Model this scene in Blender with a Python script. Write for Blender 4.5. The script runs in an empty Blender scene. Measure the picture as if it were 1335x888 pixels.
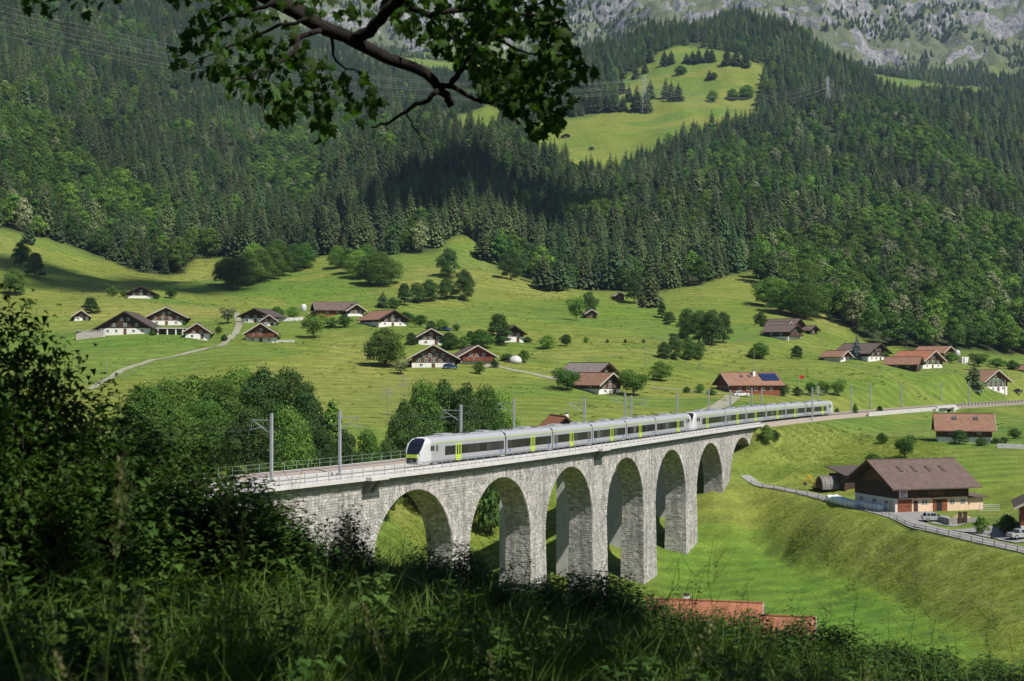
import bpy, bmesh, math, random
import numpy as np
from mathutils import Vector, Matrix, Euler

# ---------------------------------------------------------------- camera, sky, sun, exposure
scene = bpy.context.scene
COL = scene.collection
F, U0, YH = 1854.0, 667.5, 475.0            # focal length and horizon of the photograph, in its pixels (1335 x 888)
cam_d = bpy.data.cameras.new('camera'); cam = bpy.data.objects.new('camera', cam_d); COL.objects.link(cam)
cam.location = (0, 0, 0); cam.rotation_euler = (math.radians(90), 0, 0)
cam_d.sensor_width = 36.0; cam_d.lens = F / 1335.0 * 36.0
cam_d.shift_y = (YH - 444.0) / 1335.0
cam_d.clip_start = 0.05; cam_d.clip_end = 20000
cam_d.dof.use_dof = True; cam_d.dof.focus_distance = 230.0; cam_d.dof.aperture_fstop = 4.8
scene.camera = cam

SUN_EL, SUN_AZ = math.radians(52), math.atan2(0.70, -0.71)     # azimuth measured from +Y towards +X
SUN = Vector((math.cos(SUN_EL) * math.sin(SUN_AZ), math.cos(SUN_EL) * math.cos(SUN_AZ), math.sin(SUN_EL)))
world = bpy.data.worlds.new('World'); scene.world = world; world.use_nodes = True
wn = world.node_tree; bgn = wn.nodes['Background']
sky = wn.nodes.new('ShaderNodeTexSky'); sky.sky_type = 'NISHITA'; sky.sun_disc = False
sky.sun_elevation = SUN_EL; sky.sun_rotation = SUN_AZ; sky.altitude = 800
wn.links.new(sky.outputs['Color'], bgn.inputs['Color']); bgn.inputs['Strength'].default_value = 0.069
sl = bpy.data.lights.new('sun', 'SUN'); sl.energy = 5.0; sl.angle = math.radians(0.53); sl.color = (1.0, 0.945, 0.86)
so = bpy.data.objects.new('sun', sl); COL.objects.link(so)
so.rotation_euler = SUN.to_track_quat('Z', 'Y').to_euler(); so.location = SUN * 400
scene.view_settings.view_transform = 'Standard'; scene.view_settings.look = 'None'
scene.view_settings.exposure = 0.36; scene.view_settings.gamma = 1.0
scene.render.engine = 'CYCLES'
scene.cycles.max_bounces = 6; scene.cycles.diffuse_bounces = 2; scene.cycles.glossy_bounces = 2
scene.cycles.transmission_bounces = 3; scene.cycles.transparent_max_bounces = 4; scene.cycles.volume_bounces = 0
scene.cycles.caustics_reflective = False; scene.cycles.caustics_refractive = False
scene.cycles.use_denoising = True
scene.cycles.use_adaptive_sampling = True; scene.cycles.adaptive_threshold = 0.02

R = random.Random(7)
NP = np.random.RandomState(11)
rad = math.radians

# ---------------------------------------------------------------- helpers: objects, tags, mesh building
def link(o, parent=None):
    COL.objects.link(o)
    if parent is not None: o.parent = parent
    return o
def tag(o, label=None, cat=None, group=None, kind=None):
    if label: o['label'] = label
    if cat: o['category'] = cat
    if group: o['group'] = group
    if kind: o['kind'] = kind
    return o
def thing(name, label, cat, loc=(0, 0, 0), rz=0.0, group=None):
    o = bpy.data.objects.new(name, None); o.empty_display_size = 0.3
    o.location = loc; o.rotation_euler = (0, 0, rz)
    link(o); return tag(o, label, cat, group)
def copy_tree(o, parent=None):
    c = o.copy(); COL.objects.link(c); c.parent = parent
    for ch in list(o.children): copy_tree(ch, c)
    return c

class MB:
    """collects boxes, prisms, tubes; build() links them as one mesh"""
    def __init__(s): s.v = []; s.f = []; s.m = []; s.mi = 0
    def add(s, vs, fs):
        b = len(s.v); s.v.extend(tuple(map(float, p)) for p in vs)
        s.f.extend(tuple(b + i for i in f) for f in fs); s.m.extend([s.mi] * len(fs)); return s
    def box(s, x0, x1, y0, y1, z0, z1):
        return s.add([(x0,y0,z0),(x1,y0,z0),(x1,y1,z0),(x0,y1,z0),(x0,y0,z1),(x1,y0,z1),(x1,y1,z1),(x0,y1,z1)],
                     [(3,2,1,0),(4,5,6,7),(0,1,5,4),(1,2,6,5),(2,3,7,6),(3,0,4,7)])
    def hexa(s, p):       # 8 points: bottom loop then top loop
        return s.add(p, [(3,2,1,0),(4,5,6,7),(0,1,5,4),(1,2,6,5),(2,3,7,6),(3,0,4,7)])
    def prism(s, poly, axis, a, b):   # polygon in the two other axes, extruded along axis
        n = len(poly); vs = []
        for t in (a, b):
            for p in poly:
                vs.append({'x': (t, p[0], p[1]), 'y': (p[0], t, p[1]), 'z': (p[0], p[1], t)}[axis])
        fs = [tuple(range(n - 1, -1, -1)), tuple(range(n, 2 * n))]
        for i in range(n): j = (i + 1) % n; fs.append((i, j, n + j, n + i))
        return s.add(vs, fs)
    def tube(s, pts, r, n=6, cap=True):
        rs = r if isinstance(r, (list, tuple)) else [r] * len(pts)
        P = [Vector(p) for p in pts]; vs = []; fs = []
        up = Vector((0.13, 0.21, 1)).normalized()
        for i, p in enumerate(P):
            d = (P[min(i + 1, len(P) - 1)] - P[max(i - 1, 0)])
            if d.length < 1e-9: d = Vector((0, 0, 1))
            d.normalize(); a = d.cross(up)
            if a.length < 1e-3: a = d.cross(Vector((1, 0, 0)))
            a.normalize(); b = d.cross(a)
            for k in range(n):
                t = 2 * math.pi * k / n; vs.append(p + (a * math.cos(t) + b * math.sin(t)) * rs[i])
        for i in range(len(P) - 1):
            for k in range(n):
                k2 = (k + 1) % n; fs.append((i*n+k, i*n+k2, (i+1)*n+k2, (i+1)*n+k))
        if cap: fs.append(tuple(range(n - 1, -1, -1))); fs.append(tuple((len(P)-1)*n + k for k in range(n)))
        return s.add(vs, fs)
    def lathe(s, prof, c=(0,0,0), axis='z', n=12):
        vs = []; fs = []
        for r, t in prof:
            for k in range(n):
                a = 2 * math.pi * k / n; q = (r * math.cos(a), r * math.sin(a))
                p = {'z': (q[0], q[1], t), 'x': (t, q[0], q[1]), 'y': (q[0], t, q[1])}[axis]
                vs.append((p[0] + c[0], p[1] + c[1], p[2] + c[2]))
        for i in range(len(prof) - 1):
            for k in range(n):
                k2 = (k + 1) % n; fs.append((i*n+k, i*n+k2, (i+1)*n+k2, (i+1)*n+k))
        fs.append(tuple(range(n - 1, -1, -1))); fs.append(tuple((len(prof)-1)*n + k for k in range(n)))
        return s.add(vs, fs)
    def mesh(s, name, mats):
        me = bpy.data.meshes.new(name); me.from_pydata(s.v, [], s.f)
        for m in (mats if isinstance(mats, (list, tuple)) else [mats]): me.materials.append(m)
        if any(s.m): me.polygons.foreach_set('material_index', s.m)
        me.update(); return me
    def build(s, name, mats, parent=None, smooth=False):
        me = s.mesh(name, mats)
        if smooth: me.polygons.foreach_set('use_smooth', [True] * len(me.polygons))
        return link(bpy.data.objects.new(name, me), parent)
def arr_mesh(name, V, Fc, mats, smooth=False, attrs=None, midx=None):
    """mesh from numpy arrays; all faces with the same number of corners"""
    V = np.asarray(V, np.float32); Fc = np.asarray(Fc, np.int32); k = Fc.shape[1]
    me = bpy.data.meshes.new(name); me.vertices.add(len(V)); me.vertices.foreach_set('co', V.ravel())
    me.loops.add(Fc.size); me.loops.foreach_set('vertex_index', Fc.ravel())
    me.polygons.add(len(Fc)); me.polygons.foreach_set('loop_start', np.arange(0, Fc.size, k, dtype=np.int32))
    me.polygons.foreach_set('loop_total', np.full(len(Fc), k, np.int32))
    for m in (mats if isinstance(mats, (list, tuple)) else [mats]): me.materials.append(m)
    if midx is not None: me.polygons.foreach_set('material_index', np.asarray(midx, np.int32))
    if smooth: me.polygons.foreach_set('use_smooth', np.ones(len(Fc), bool))
    for nm, a in (attrs or {}).items():
        at = me.attributes.new(nm, 'FLOAT', 'POINT'); at.data.foreach_set('value', np.asarray(a, np.float32))
    me.update(calc_edges=True); return me

# ---------------------------------------------------------------- procedural materials
MATS = {}
class NT:
    def __init__(s, name):
        s.m = bpy.data.materials.new(name); s.m.use_nodes = True; s.t = s.m.node_tree; s.n = s.t.nodes; s.n.clear()
        s.out = s.n.new('ShaderNodeOutputMaterial'); MATS[name] = s.m
    def node(s, t, **kw):
        nd = s.n.new(t)
        for k, v in kw.items():
            if k in nd.inputs: s.set(nd.inputs[k], v)
            else: setattr(nd, k, v)
        return nd
    def set(s, inp, v):
        if hasattr(v, 'is_output'): s.t.links.new(v, inp)
        else:
            if isinstance(v, tuple) and len(v) == 3 and inp.type == 'RGBA': v = v + (1,)
            inp.default_value = v
    def noise(s, scale, detail=4, rough=0.55, vec=None, dist=0.0):
        nd = s.node('ShaderNodeTexNoise'); nd.inputs['Scale'].default_value = scale; nd.inputs['Detail'].default_value = detail
        nd.inputs['Roughness'].default_value = rough; nd.inputs['Distortion'].default_value = dist
        if vec is not None: s.t.links.new(vec, nd.inputs['Vector'])
        return nd.outputs['Fac']
    def ramp(s, fac, stops):
        nd = s.node('ShaderNodeValToRGB'); e = nd.color_ramp.elements
        while len(e) < len(stops): e.new(0.5)
        for el, (p, c) in zip(e, stops):
            el.position = p; el.color = (c if isinstance(c, tuple) else (c, c, c)) + ((1,) if not isinstance(c, tuple) or len(c) == 3 else ())
        s.set(nd.inputs['Fac'], fac); return nd.outputs['Color']
    def mix(s, fac, a, b, mode='MIX'):
        nd = s.node('ShaderNodeMix'); nd.data_type = 'RGBA'; nd.blend_type = mode
        s.set(nd.inputs['Factor'], fac); s.set(nd.inputs['A'], a) if False else None
        ins = [i for i in nd.inputs if i.type == 'RGBA']; s.set(ins[0], a); s.set(ins[1], b)
        return [o for o in nd.outputs if o.type == 'RGBA'][0]
    def math(s, op, a, b=0.0, clamp=False):
        nd = s.node('ShaderNodeMath'); nd.operation = op; nd.use_clamp = clamp; s.set(nd.inputs[0], a); s.set(nd.inputs[1], b); return nd.outputs[0]
    def coords(s, kind='Object', scale=None):
        c = s.node('ShaderNodeTexCoord').outputs[kind]
        if scale:
            mp = s.node('ShaderNodeMapping'); mp.inputs['Scale'].default_value = scale; s.t.links.new(c, mp.inputs['Vector']); return mp.outputs['Vector']
        return c
    def geo(s, o): return s.node('ShaderNodeNewGeometry').outputs[o]
    def attr(s, nm): nd = s.node('ShaderNodeAttribute'); nd.attribute_name = nm; return nd.outputs['Fac']
    def bump(s, h, strength=0.3, dist=0.05):
        nd = s.node('ShaderNodeBump'); nd.inputs['Strength'].default_value = strength; nd.inputs['Distance'].default_value = dist
        s.set(nd.inputs['Height'], h); return nd.outputs['Normal']
    def principled(s, color, rough=0.8, metal=0.0, normal=None, spec=0.3, **kw):
        p = s.node('ShaderNodeBsdfPrincipled'); s.set(p.inputs['Base Color'], color); s.set(p.inputs['Roughness'], rough)
        s.set(p.inputs['Metallic'], metal); s.set(p.inputs['Specular IOR Level'], spec)
        if normal is not None: s.t.links.new(normal, p.inputs['Normal'])
        s.t.links.new(p.outputs[0], s.out.inputs['Surface']); return p
def pmat(name, c1, c2=None, scale=2.0, rough=0.8, metal=0.0, spec=0.3, bump=0.0, island=0.0, kind='Object', stretch=None, objrand=0.0):
    t = NT(name); c2 = c2 or tuple(x * 0.72 for x in c1)
    vec = t.coords(kind, stretch)
    f = t.noise(scale, 6, 0.62, vec)
    col = t.ramp(f, [(0.32, c2), (0.68, c1)])
    if island:
        r = t.geo('Random Per Island'); g = t.math('MULTIPLY_ADD', r, 2 * island); t.n[-1].inputs[2].default_value = 1 - island
        col = t.mix(1.0, col, g, 'MULTIPLY')
    if objrand:
        r = t.node('ShaderNodeObjectInfo').outputs['Random']; g = t.math('MULTIPLY_ADD', r, 2 * objrand); t.n[-1].inputs[2].default_value = 1 - objrand
        col = t.mix(1.0, col, g, 'MULTIPLY')
    nrm = t.bump(f, bump, 0.05) if bump else None
    t.principled(col, rough, metal, nrm, spec); return t.m

# ---------------------------------------------------------------- the railway's line on plan
TH0, TK, TK2 = .5209, -.00195, 1.0237e-5
def heading(s):
    s = np.asarray(s, float)
    a = TH0 + TK * s + TK2 * s * s
    a = np.where(s > 205, (TH0 + TK * 205 + TK2 * 205 ** 2) + (s - 205) * .0008, a)
    return np.where(s < -10, TH0 - TK * 10 + TK2 * 100 - (s + 10) * .0016, a)
_S = np.arange(-160, 620, 1.0); _A = heading(_S); _i0 = 160
_cx = np.concatenate([[0], np.cumsum((np.sin(_A[1:]) + np.sin(_A[:-1])) / 2)])
_cy = np.concatenate([[0], np.cumsum((np.cos(_A[1:]) + np.cos(_A[:-1])) / 2)])
_TX = _cx - _cx[_i0] - 12.69; _TY = _cy - _cy[_i0] + 180.86
RAIL_Z = -13.1
def track(s, off=0.0, z=RAIL_Z):
    """point at arc length s, off metres to the camera's side of the centre line"""
    x = float(np.interp(s, _S, _TX)); y = float(np.interp(s, _S, _TY)); a = float(heading(s))
    return Vector((x + off * math.cos(a), y - off * math.sin(a), z))

# ---------------------------------------------------------------- terrain height field
# control points: (photo column, distance, height) near by and (photo column, distance, photo row) far away
CZ = []
def cz(col, *pairs):
    for d, z in pairs: CZ.append((col, d, YH - z * F / d))
def cr(col, *pairs):
    for d, r in pairs: CZ.append((col, d, r))
for c in (-700, -350, 0, 220, 450, 667, 900, 1120, 1335, 1650, 2000):
    cz(c, (18, -4.5 - .0008 * (c - 667)), (40, -15 - .001 * (c - 667)), (75, -30 if c > 300 else -20))
for c in (-700, -350, -100, 100): cz(c, (105, -16), (125, -15.5), (160, -15), (200, -16), (250, -14), (300, -11.5), (350, -9), (400, -4.5))
cz(230, (110, -22), (140, -21), (170, -17), (210, -18), (250, -16), (300, -12.5), (350, -9), (400, -4.5))
cz(330, (110, -27), (135, -24), (155, -20), (170, -19), (210, -20), (250, -17), (300, -12.5), (350, -8), (400, -3))
for c in (450,): cz(c, (110, -37), (140, -36), (170, -33), (200, -30), (225, -27), (250, -21), (275, -14.5), (300, -12), (350, -8.5))
for c in (545,): cz(c, (110, -39), (140, -40), (190, -39.5), (215, -37), (250, -29), (275, -20), (300, -13), (350, -9), (390, -5.5))
for c in (620, 700): cz(c, (110, -39.5), (150, -40.5), (200, -40), (245, -36), (270, -29), (300, -20), (330, -13.6), (350, -10.5), (375, -7))
for c in (780,): cz(c, (150, -41), (200, -41), (235, -39), (265, -33), (295, -24), (325, -15), (350, -11.5), (390, -6.5))
for c in (860,): cz(c, (110, -40), (150, -41), (200, -41), (250, -38), (275, -34), (300, -28), (330, -17), (350, -12.5), (390, -7.5))
cz(930, (200, -40.5), (240, -39), (270, -36.5), (280, -32), (292, -26), (303, -22), (330, -15.5), (355, -11.5), (400, -6.5))
cz(990, (200, -39.5), (240, -38), (265, -36.4), (280, -31.5), (296, -24.9), (306, -18), (312, -14.3), (322, -13.7), (340, -13.6), (375, -10.5), (410, -6.8))
ROAD_C = [960, 1060, 1120, 1200, 1300, 1400, 1480]; ROAD_Y = [299, 281, 266, 238, 217, 200, 190]; ROAD_Z = [-24.6, -25.8, -26.8, -27.2, -27.6, -27.9, -28]
BANK_C = [960, 1000, 1060, 1120, 1200, 1300, 1400, 1480]; BANK_Y = [280, 269, 252, 234, 207, 180, 165, 158]
for c in (1000, 1060, 1120, 1200, 1300, 1400, 1480):
    y_ = float(np.interp(c, ROAD_C, ROAD_Y)); z_ = float(np.interp(c, ROAD_C, ROAD_Z)); cz(c, (y_, z_), (y_ + 7, z_ + .1), (float(np.interp(c, BANK_C, BANK_Y)), -36.4))
cz(1060, (200, -38.5), (310, -22), (335, -17.5), (355, -14.2), (366, -13.7), (395, -11.5), (420, -8))
cz(1120, (150, -40), (200, -38), (300, -22.8), (340, -18), (375, -14.4), (390, -13.8), (420, -10))
cz(1200, (150, -39.5), (180, -37.5), (262, -26.6), (280, -24.4), (300, -22), (325, -18.6), (370, -16.8), (415, -14.4), (433, -13.8), (450, -11.5))
cz(1300, (140, -38.5), (245, -26.2), (270, -23.5), (300, -20.3), (330, -18.2), (380, -17), (450, -14.6), (490, -13.6), (510, -11))
cz(1400, (130, -37), (240, -26), (320, -19), (400, -16.5), (480, -14.5), (540, -13.5))
cz(1650, (150, -34), (200, -27), (300, -20), (400, -16), (500, -14), (600, -10)); cz(2000, (150, -30), (200, -27), (300, -19), (450, -14), (600, -8))
for c in (-700, -350, -140): cr(c, (480, 448), (560, 412), (640, 375), (720, 330), (800, 300), (900, 268), (1100, 190), (1400, 90), (1700, 0), (2100, -90), (2800, -180), (3800, -250), (6000, -300))
cr(0, (480, 446), (560, 412), (640, 375), (720, 332), (790, 303), (900, 272), (1100, 200), (1400, 110), (1700, 30), (2000, -40), (2600, -120), (3600, -150), (6000, -200))
cr(75, (480, 444), (560, 410), (640, 383), (720, 350), (790, 322), (900, 290), (1100, 220), (1400, 130), (1750, 45), (2150, -30), (2700, -90), (4000, -140))
cr(150, (480, 441), (560, 408), (620, 389), (700, 368), (780, 345), (850, 328), (950, 298), (1150, 235), (1450, 150), (1850, 60), (2250, -5), (2800, -60), (3600, -80), (6000, -150))
cr(230, (480, 440), (560, 408), (640, 386), (720, 364), (800, 345), (900, 320), (1150, 248), (1500, 160), (1900, 85), (2400, 20), (3000, -30), (4000, -60))
cr(300, (480, 440), (560, 408), (650, 386), (740, 358), (830, 336), (950, 305), (1150, 255), (1500, 175), (1900, 105), (2400, 45), (3000, 10), (3800, -50), (6000, -150))
cr(385, (420, 478), (480, 445), (560, 412), (640, 390), (720, 366), (800, 341), (900, 308), (1050, 284), (1200, 284), (1400, 246), (1700, 178), (2100, 112), (2600, 70), (3200, 50), (3700, 20), (4300, -60))
cr(500, (420, 480), (460, 458), (520, 427), (600, 396), (680, 373), (750, 351), (800, 337), (900, 300), (1050, 250), (1200, 214), (1350, 204), (1500, 214), (1800, 182), (2200, 132), (2700, 95), (3200, 75), (3700, 35), (4300, -60), (6000, -150))
cr(600, (400, 493), (440, 471), (520, 432), (600, 402), (680, 372), (760, 338), (820, 310), (950, 274), (1100, 234), (1250, 208), (1400, 192), (1650, 170), (1800, 148), (2000, 130), (2250, 140), (2800, 105), (3200, 85), (3700, 40), (4300, -60))
cr(720, (400, 499), (450, 469), (520, 439), (600, 412), (680, 386), (750, 369), (810, 358), (950, 306), (1150, 256), (1300, 236), (1450, 212), (1600, 180), (1700, 163), (1850, 136), (2000, 114), (2200, 90), (2500, 122), (3000, 95), (3300, 85), (3700, 30), (4300, -70), (6000, -160))
cr(840, (410, 496), (470, 463), (540, 436), (620, 411), (700, 390), (760, 376), (820, 362), (950, 312), (1150, 256), (1350, 215), (1480, 192), (1600, 169), (1740, 148), (1850, 126), (2000, 98), (2150, 72), (2300, 46), (2400, 38), (2700, 95), (3200, 62), (3700, 10), (4300, -90))
cr(950, (430, 494), (480, 468), (550, 440), (630, 412), (700, 386), (770, 357), (900, 314), (1150, 254), (1350, 210), (1500, 178), (1650, 158), (1800, 126), (1950, 98), (2100, 77), (2250, 50), (2400, 27), (2450, 25), (2800, 90), (3300, 60), (3700, 5), (4300, -100), (6000, -180))
cr(1050, (445, 489), (520, 460), (580, 443), (630, 428), (680, 408), (740, 390), (900, 338), (1200, 262), (1500, 200), (1800, 140), (2100, 90), (2350, 60), (2700, 105), (3200, 80), (3500, 50), (3800, -10), (4300, -100))
cr(1150, (465, 490), (540, 471), (600, 459), (650, 446), (800, 394), (1000, 326), (1300, 250), (1600, 192), (1900, 148), (2150, 122), (2500, 140), (3000, 108), (3300, 95), (3500, 82), (3750, 35), (4300, -90), (6000, -180))
cr(1250, (490, 496), (540, 478), (600, 464), (650, 456), (750, 414), (1000, 336), (1300, 265), (1600, 212), (1900, 168), (2150, 142), (2250, 135), (2600, 142), (3100, 108), (3350, 92), (3550, 78), (3800, 25), (4300, -90))
cr(1335, (560, 492), (620, 474), (680, 462), (780, 418), (1000, 346), (1300, 282), (1600, 228), (1900, 186), (2200, 158), (2350, 150), (2700, 135), (3100, 110), (3350, 96), (3600, 75), (3850, 20), (4300, -80), (6000, -180))
for c in (1500, 1750, 2000): cr(c, (680, 470), (780, 430), (1000, 365), (1300, 300), (1600, 250), (1900, 200), (2300, 165), (2700, 140), (3300, 105), (3600, 70), (4300, -80), (6000, -180))
cr(667, (6000, -160))
_C = np.array(CZ, float); SC, SL = 1 / 110.0, 7.0
_P = np.stack([_C[:, 0] * SC, np.log(_C[:, 1]) * SL], 1)
_D = np.sqrt(((_P[:, None] - _P[None]) ** 2).sum(-1)); _n = len(_P)
_M = np.zeros((_n + 3, _n + 3)); _M[:_n, :_n] = -_D - 0.02 * np.eye(_n)
_M[:_n, _n] = 1; _M[:_n, _n + 1:] = _P; _M[_n:, :_n] = _M[:_n, _n:].T
_W = np.linalg.solve(_M, np.concatenate([_C[:, 2], [0, 0, 0]]))
GC = np.concatenate([np.arange(-700, -60, 20), np.arange(-60, 1400, 5.0), np.arange(1400, 2001, 20)])
GL = np.concatenate([np.log(np.arange(17, 200, 3.0)), np.log(np.linspace(200, 520, 190)), np.log(520) + np.arange(1, 211) / 210 * math.log(3250 / 520), np.log(np.arange(3260, 4300, 8.0)), np.log([4310, 4400, 4500])])
def _rbf(c, l):
    p = np.stack([c.ravel() * SC, l.ravel() * SL], 1); out = np.empty(len(p))
    for i in range(0, len(p), 8000):
        q = p[i:i + 8000]; d = np.sqrt(((q[:, None] - _P[None]) ** 2).sum(-1))
        out[i:i + 8000] = -d @ _W[:_n] + _W[_n] + q @ _W[_n + 1:]
    return out.reshape(c.shape)
def vnoise(x, y, seed=0):
    xi = np.floor(x).astype(np.int64); yi = np.floor(y).astype(np.int64); fx = x - xi; fy = y - yi
    fx = fx * fx * (3 - 2 * fx); fy = fy * fy * (3 - 2 * fy)
    def h(a, b):
        n = (a * 374761393 + b * 668265263 + seed * 1442695041) & 0x7fffffff
        n = ((n ^ (n >> 13)) * 1274126177) & 0x7fffffff
        return ((n ^ (n >> 16)) & 0xffff) / 65535.0
    return (h(xi, yi) * (1 - fx) + h(xi + 1, yi) * fx) * (1 - fy) + (h(xi, yi + 1) * (1 - fx) + h(xi + 1, yi + 1) * fx) * fy
def fbm(x, y, oct=4, seed=0):
    s = 0; a = 0.5
    for o in range(oct): s = s + a * (vnoise(x, y, seed + o) - 0.5); x = x * 2.03; y = y * 2.03; a *= 0.5
    return s
_gc, _gl = np.meshgrid(GC, GL)
GY = np.exp(_gl); GX = (_gc - U0) / F * GY
_row = np.maximum(_rbf(_gc, _gl), -75)
GZ = (YH - _row) / F * GY
_far = np.clip((GY - 550) / 400, 0, 1); _cliff = np.clip((GY - 3300) / 250, 0, 1)
GZ += (fbm(GX / 34, GY / 26, 4, 19) * 4.5 + fbm(GX / 11, GY / 9, 3, 29) * .9) * np.clip((GY - 345) / 90, 0, 1) * np.clip((1050 - GY) / 250, 0, 1)
GZ += fbm(GX / 70 + 3.3, GY / 70, 3, 13) * 9 * np.clip((GY - 400) / 120, 0, 1) * np.clip((1000 - GY) / 300, 0, 1)
GZ += fbm(GX / 45, GY / 45, 4, 3) * (1.0 + 9 * _far) * np.clip((GY - 300) / 120, 0.15, 1)
_lz = GZ + fbm(GX / 300, GY / 300, 3, 71) * 260
_st = _lz / 85.0; _st = (np.floor(_st) + np.clip((_st - np.floor(_st)) * 2.6 - .8, 0, 1)) * 85.0      # ledges and steep steps of the limestone wall
GZ = np.where(_cliff > 0, GZ + _cliff * ((_st - _lz) * .8 + fbm(GX / 120, GY / 200, 6, 9) * 150 - np.abs(fbm(GX / 60, GY / 150, 5, 5)) * 150 + fbm(GX / 22, GY / 22, 4, 15) * 26), GZ)
_up = np.exp(-(((_gc - 800) / 170) ** 2 + ((GY - 1800) / 420) ** 2))
GZ += (fbm(GX / 150 + 9, GY / 330, 4, 83) * 85 + (.14 - np.abs(fbm(GX / 90, GY / 260, 3, 87))) * 60) * np.clip((GY - 900) / 350, 0, 1) * np.clip((3300 - GY) / 400, 0, 1) * (1 - .85 * _up)
# the lane's shelf and the even bank below it
_yr = np.interp(_gc, ROAD_C, ROAD_Y); _zr = np.interp(_gc, ROAD_C, ROAD_Z); _yb = np.interp(_gc, BANK_C, BANK_Y)
_t = np.clip((GY - _yb) / (_yr - _yb), 0, 1); _pf = _t * 0.75 + 0.25 * _t * _t * (3 - 2 * _t)
_zb = np.where(GY >= _yr, _zr, -36.4 + (_zr + 36.4) * _pf) + fbm(GX / 14, GY / 14, 4, 77) * 1.6 * np.clip((_t * (1 - _t)) * 4, 0, 1)
_wb = np.clip((GY - (_yb - 12)) / 12, 0, 1) * np.clip((_yr + 15 - GY) / 8, 0, 1) * np.clip((_gc - 955) / 55, 0, 1)
GZ = GZ * (1 - _wb) + _zb * _wb
# the barn's level yard
_wy = np.clip((21 - np.hypot((GX - 74.5) * .85, (GY - 259))) / 8, 0, 1); GZ = GZ * (1 - _wy) + (-26.9) * _wy
# level the railway bed beyond the viaduct's ends
_dist = np.full(GX.shape, 1e9); _sar = np.zeros(GX.shape)
for s_ in range(-158, 618, 3):
    p = track(s_); d = np.hypot(GX - p.x, GY - p.y); m = d < _dist; _dist[m] = d[m]; _sar[m] = s_
_off = None
_on = (((_sar > 149) | (_sar < -75)) & (_dist < 40))
_w = np.where(_on, np.clip(1 - (_dist - 6.0) / 8.0, 0, 1), 0)
GZ = GZ * (1 - _w) + (RAIL_Z - 1.0) * _w
_q = track(296, 9); _wq = np.clip((10 - np.hypot(GX - _q.x, GY - _q.y)) / 5, 0, 1); GZ = GZ * (1 - _wq) + np.minimum(GZ, -17.9) * _wq      # hollow before the underpass
def ground(x, y):
    c = U0 + F * x / y; l = math.log(y)
    i = int(np.clip(np.searchsorted(GL, l) - 1, 0, len(GL) - 2)); j = int(np.clip(np.searchsorted(GC, c) - 1, 0, len(GC) - 2))
    t = min(max((y - GY[i, 0]) / (GY[i + 1, 0] - GY[i, 0]), 0), 1); u = min(max((c - GC[j]) / (GC[j + 1] - GC[j]), 0), 1)
    return float((GZ[i, j] * (1 - u) + GZ[i, j + 1] * u) * (1 - t) + (GZ[i + 1, j] * (1 - u) + GZ[i + 1, j + 1] * u) * t)
_gzr = YH - GZ / GY * F
def spot(col, row, ymin=130):
    """the ground point that the photograph shows at (col, row)"""
    j = int(np.clip(np.searchsorted(GC, col) - 1, 0, len(GC) - 2)); u = (col - GC[j]) / (GC[j + 1] - GC[j])
    r = _gzr[:, j] * (1 - u) + _gzr[:, j + 1] * u; Y = GY[:, 0]
    for i in range(1, len(Y)):
        if Y[i] > ymin and r[i] <= row:
            t = min(max((r[i - 1] - row) / max(r[i - 1] - r[i], 1e-6), 0), 1); y = Y[i - 1] + (Y[i] - Y[i - 1]) * t
            x = (col - U0) / F * y; return Vector((x, y, ground(x, y)))
    y = 2000.0; x = (col - U0) / F * y; return Vector((x, y, ground(x, y)))
def proj(p): return U0 + F * p[0] / p[1], YH - F * p[2] / p[1]
def inpoly(c, r, poly):
    c = np.asarray(c, float); r = np.asarray(r, float); ins = np.zeros(c.shape, bool); n = len(poly)
    for i in range(n):
        x1, y1 = poly[i]; x2, y2 = poly[(i + 1) % n]
        if y1 == y2: continue
        k = ((y1 > r) != (y2 > r)) & (c < (x2 - x1) * (r - y1) / (y2 - y1) + x1); ins ^= k
    return ins
# ---------------------------------------------------------------- land cover
EDGE_C = [-700, 0, 60, 130, 180, 215, 240, 252, 285, 300, 400, 430, 520, 560, 585, 600, 625, 645, 700, 760, 800, 850, 900, 955, 985, 1000, 1050, 1085, 1105, 1130, 1200, 1335, 2000]
EDGE_R = [300, 298, 308, 338, 352, 362, 358, 338, 338, 336, 336, 330, 332, 330, 312, 308, 312, 345, 372, 380, 382, 380, 374, 358, 352, 392, 408, 408, 430, 446, 455, 462, 466]
UPMEADOW = [(676, 176), (700, 160), (757, 150), (806, 142), (800, 118), (812, 102), (835, 88), (862, 66), (890, 58), (935, 64), (965, 72), (985, 84), (1005, 92), (992, 110), (985, 130), (985, 166), (900, 180), (850, 203), (800, 228), (770, 240), (740, 244), (705, 226)]
LOWSTRIP = [(548, 190), (575, 165), (600, 150), (640, 136), (668, 146), (640, 178), (600, 200)]
def forest_mask(x, y, z):
    """1 where forest grows"""
    c = U0 + F * x / y; r = YH - F * z / y
    m = (r < np.interp(c, EDGE_C, EDGE_R) + fbm(x / 30, y / 30, 3, 21) * 10) & (y > 560)
    m &= ~(inpoly(c + fbm(x / 40, y / 40, 3, 4) * 14, r + fbm(x / 40, y / 40, 3, 5) * 8, UPMEADOW) & (y > 1250) & (y < 2300)) & ~(inpoly(c, r, LOWSTRIP) & (y > 1250) & (y < 2300))
    pat = fbm(x / 260, y / 260, 4, 31)
    m &= ~((y > 2450) & (pat < -0.06) & (y < 3300))
    m &= ~((y > 2900) & (c > 1140) & (pat < 0.03) & (y < 3420))
    rock = fbm(x / 230, z / 130, 5, 41)
    m &= ~((y >= 3300) & (rock < -0.02 + .06 * (fbm(x / 40, y / 40, 2, 43) < .02)))
    m &= ~((c > 640) & (c < 676) & (r > 168) & (r < 182) & (y < 2000) & False)
    return m
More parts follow.
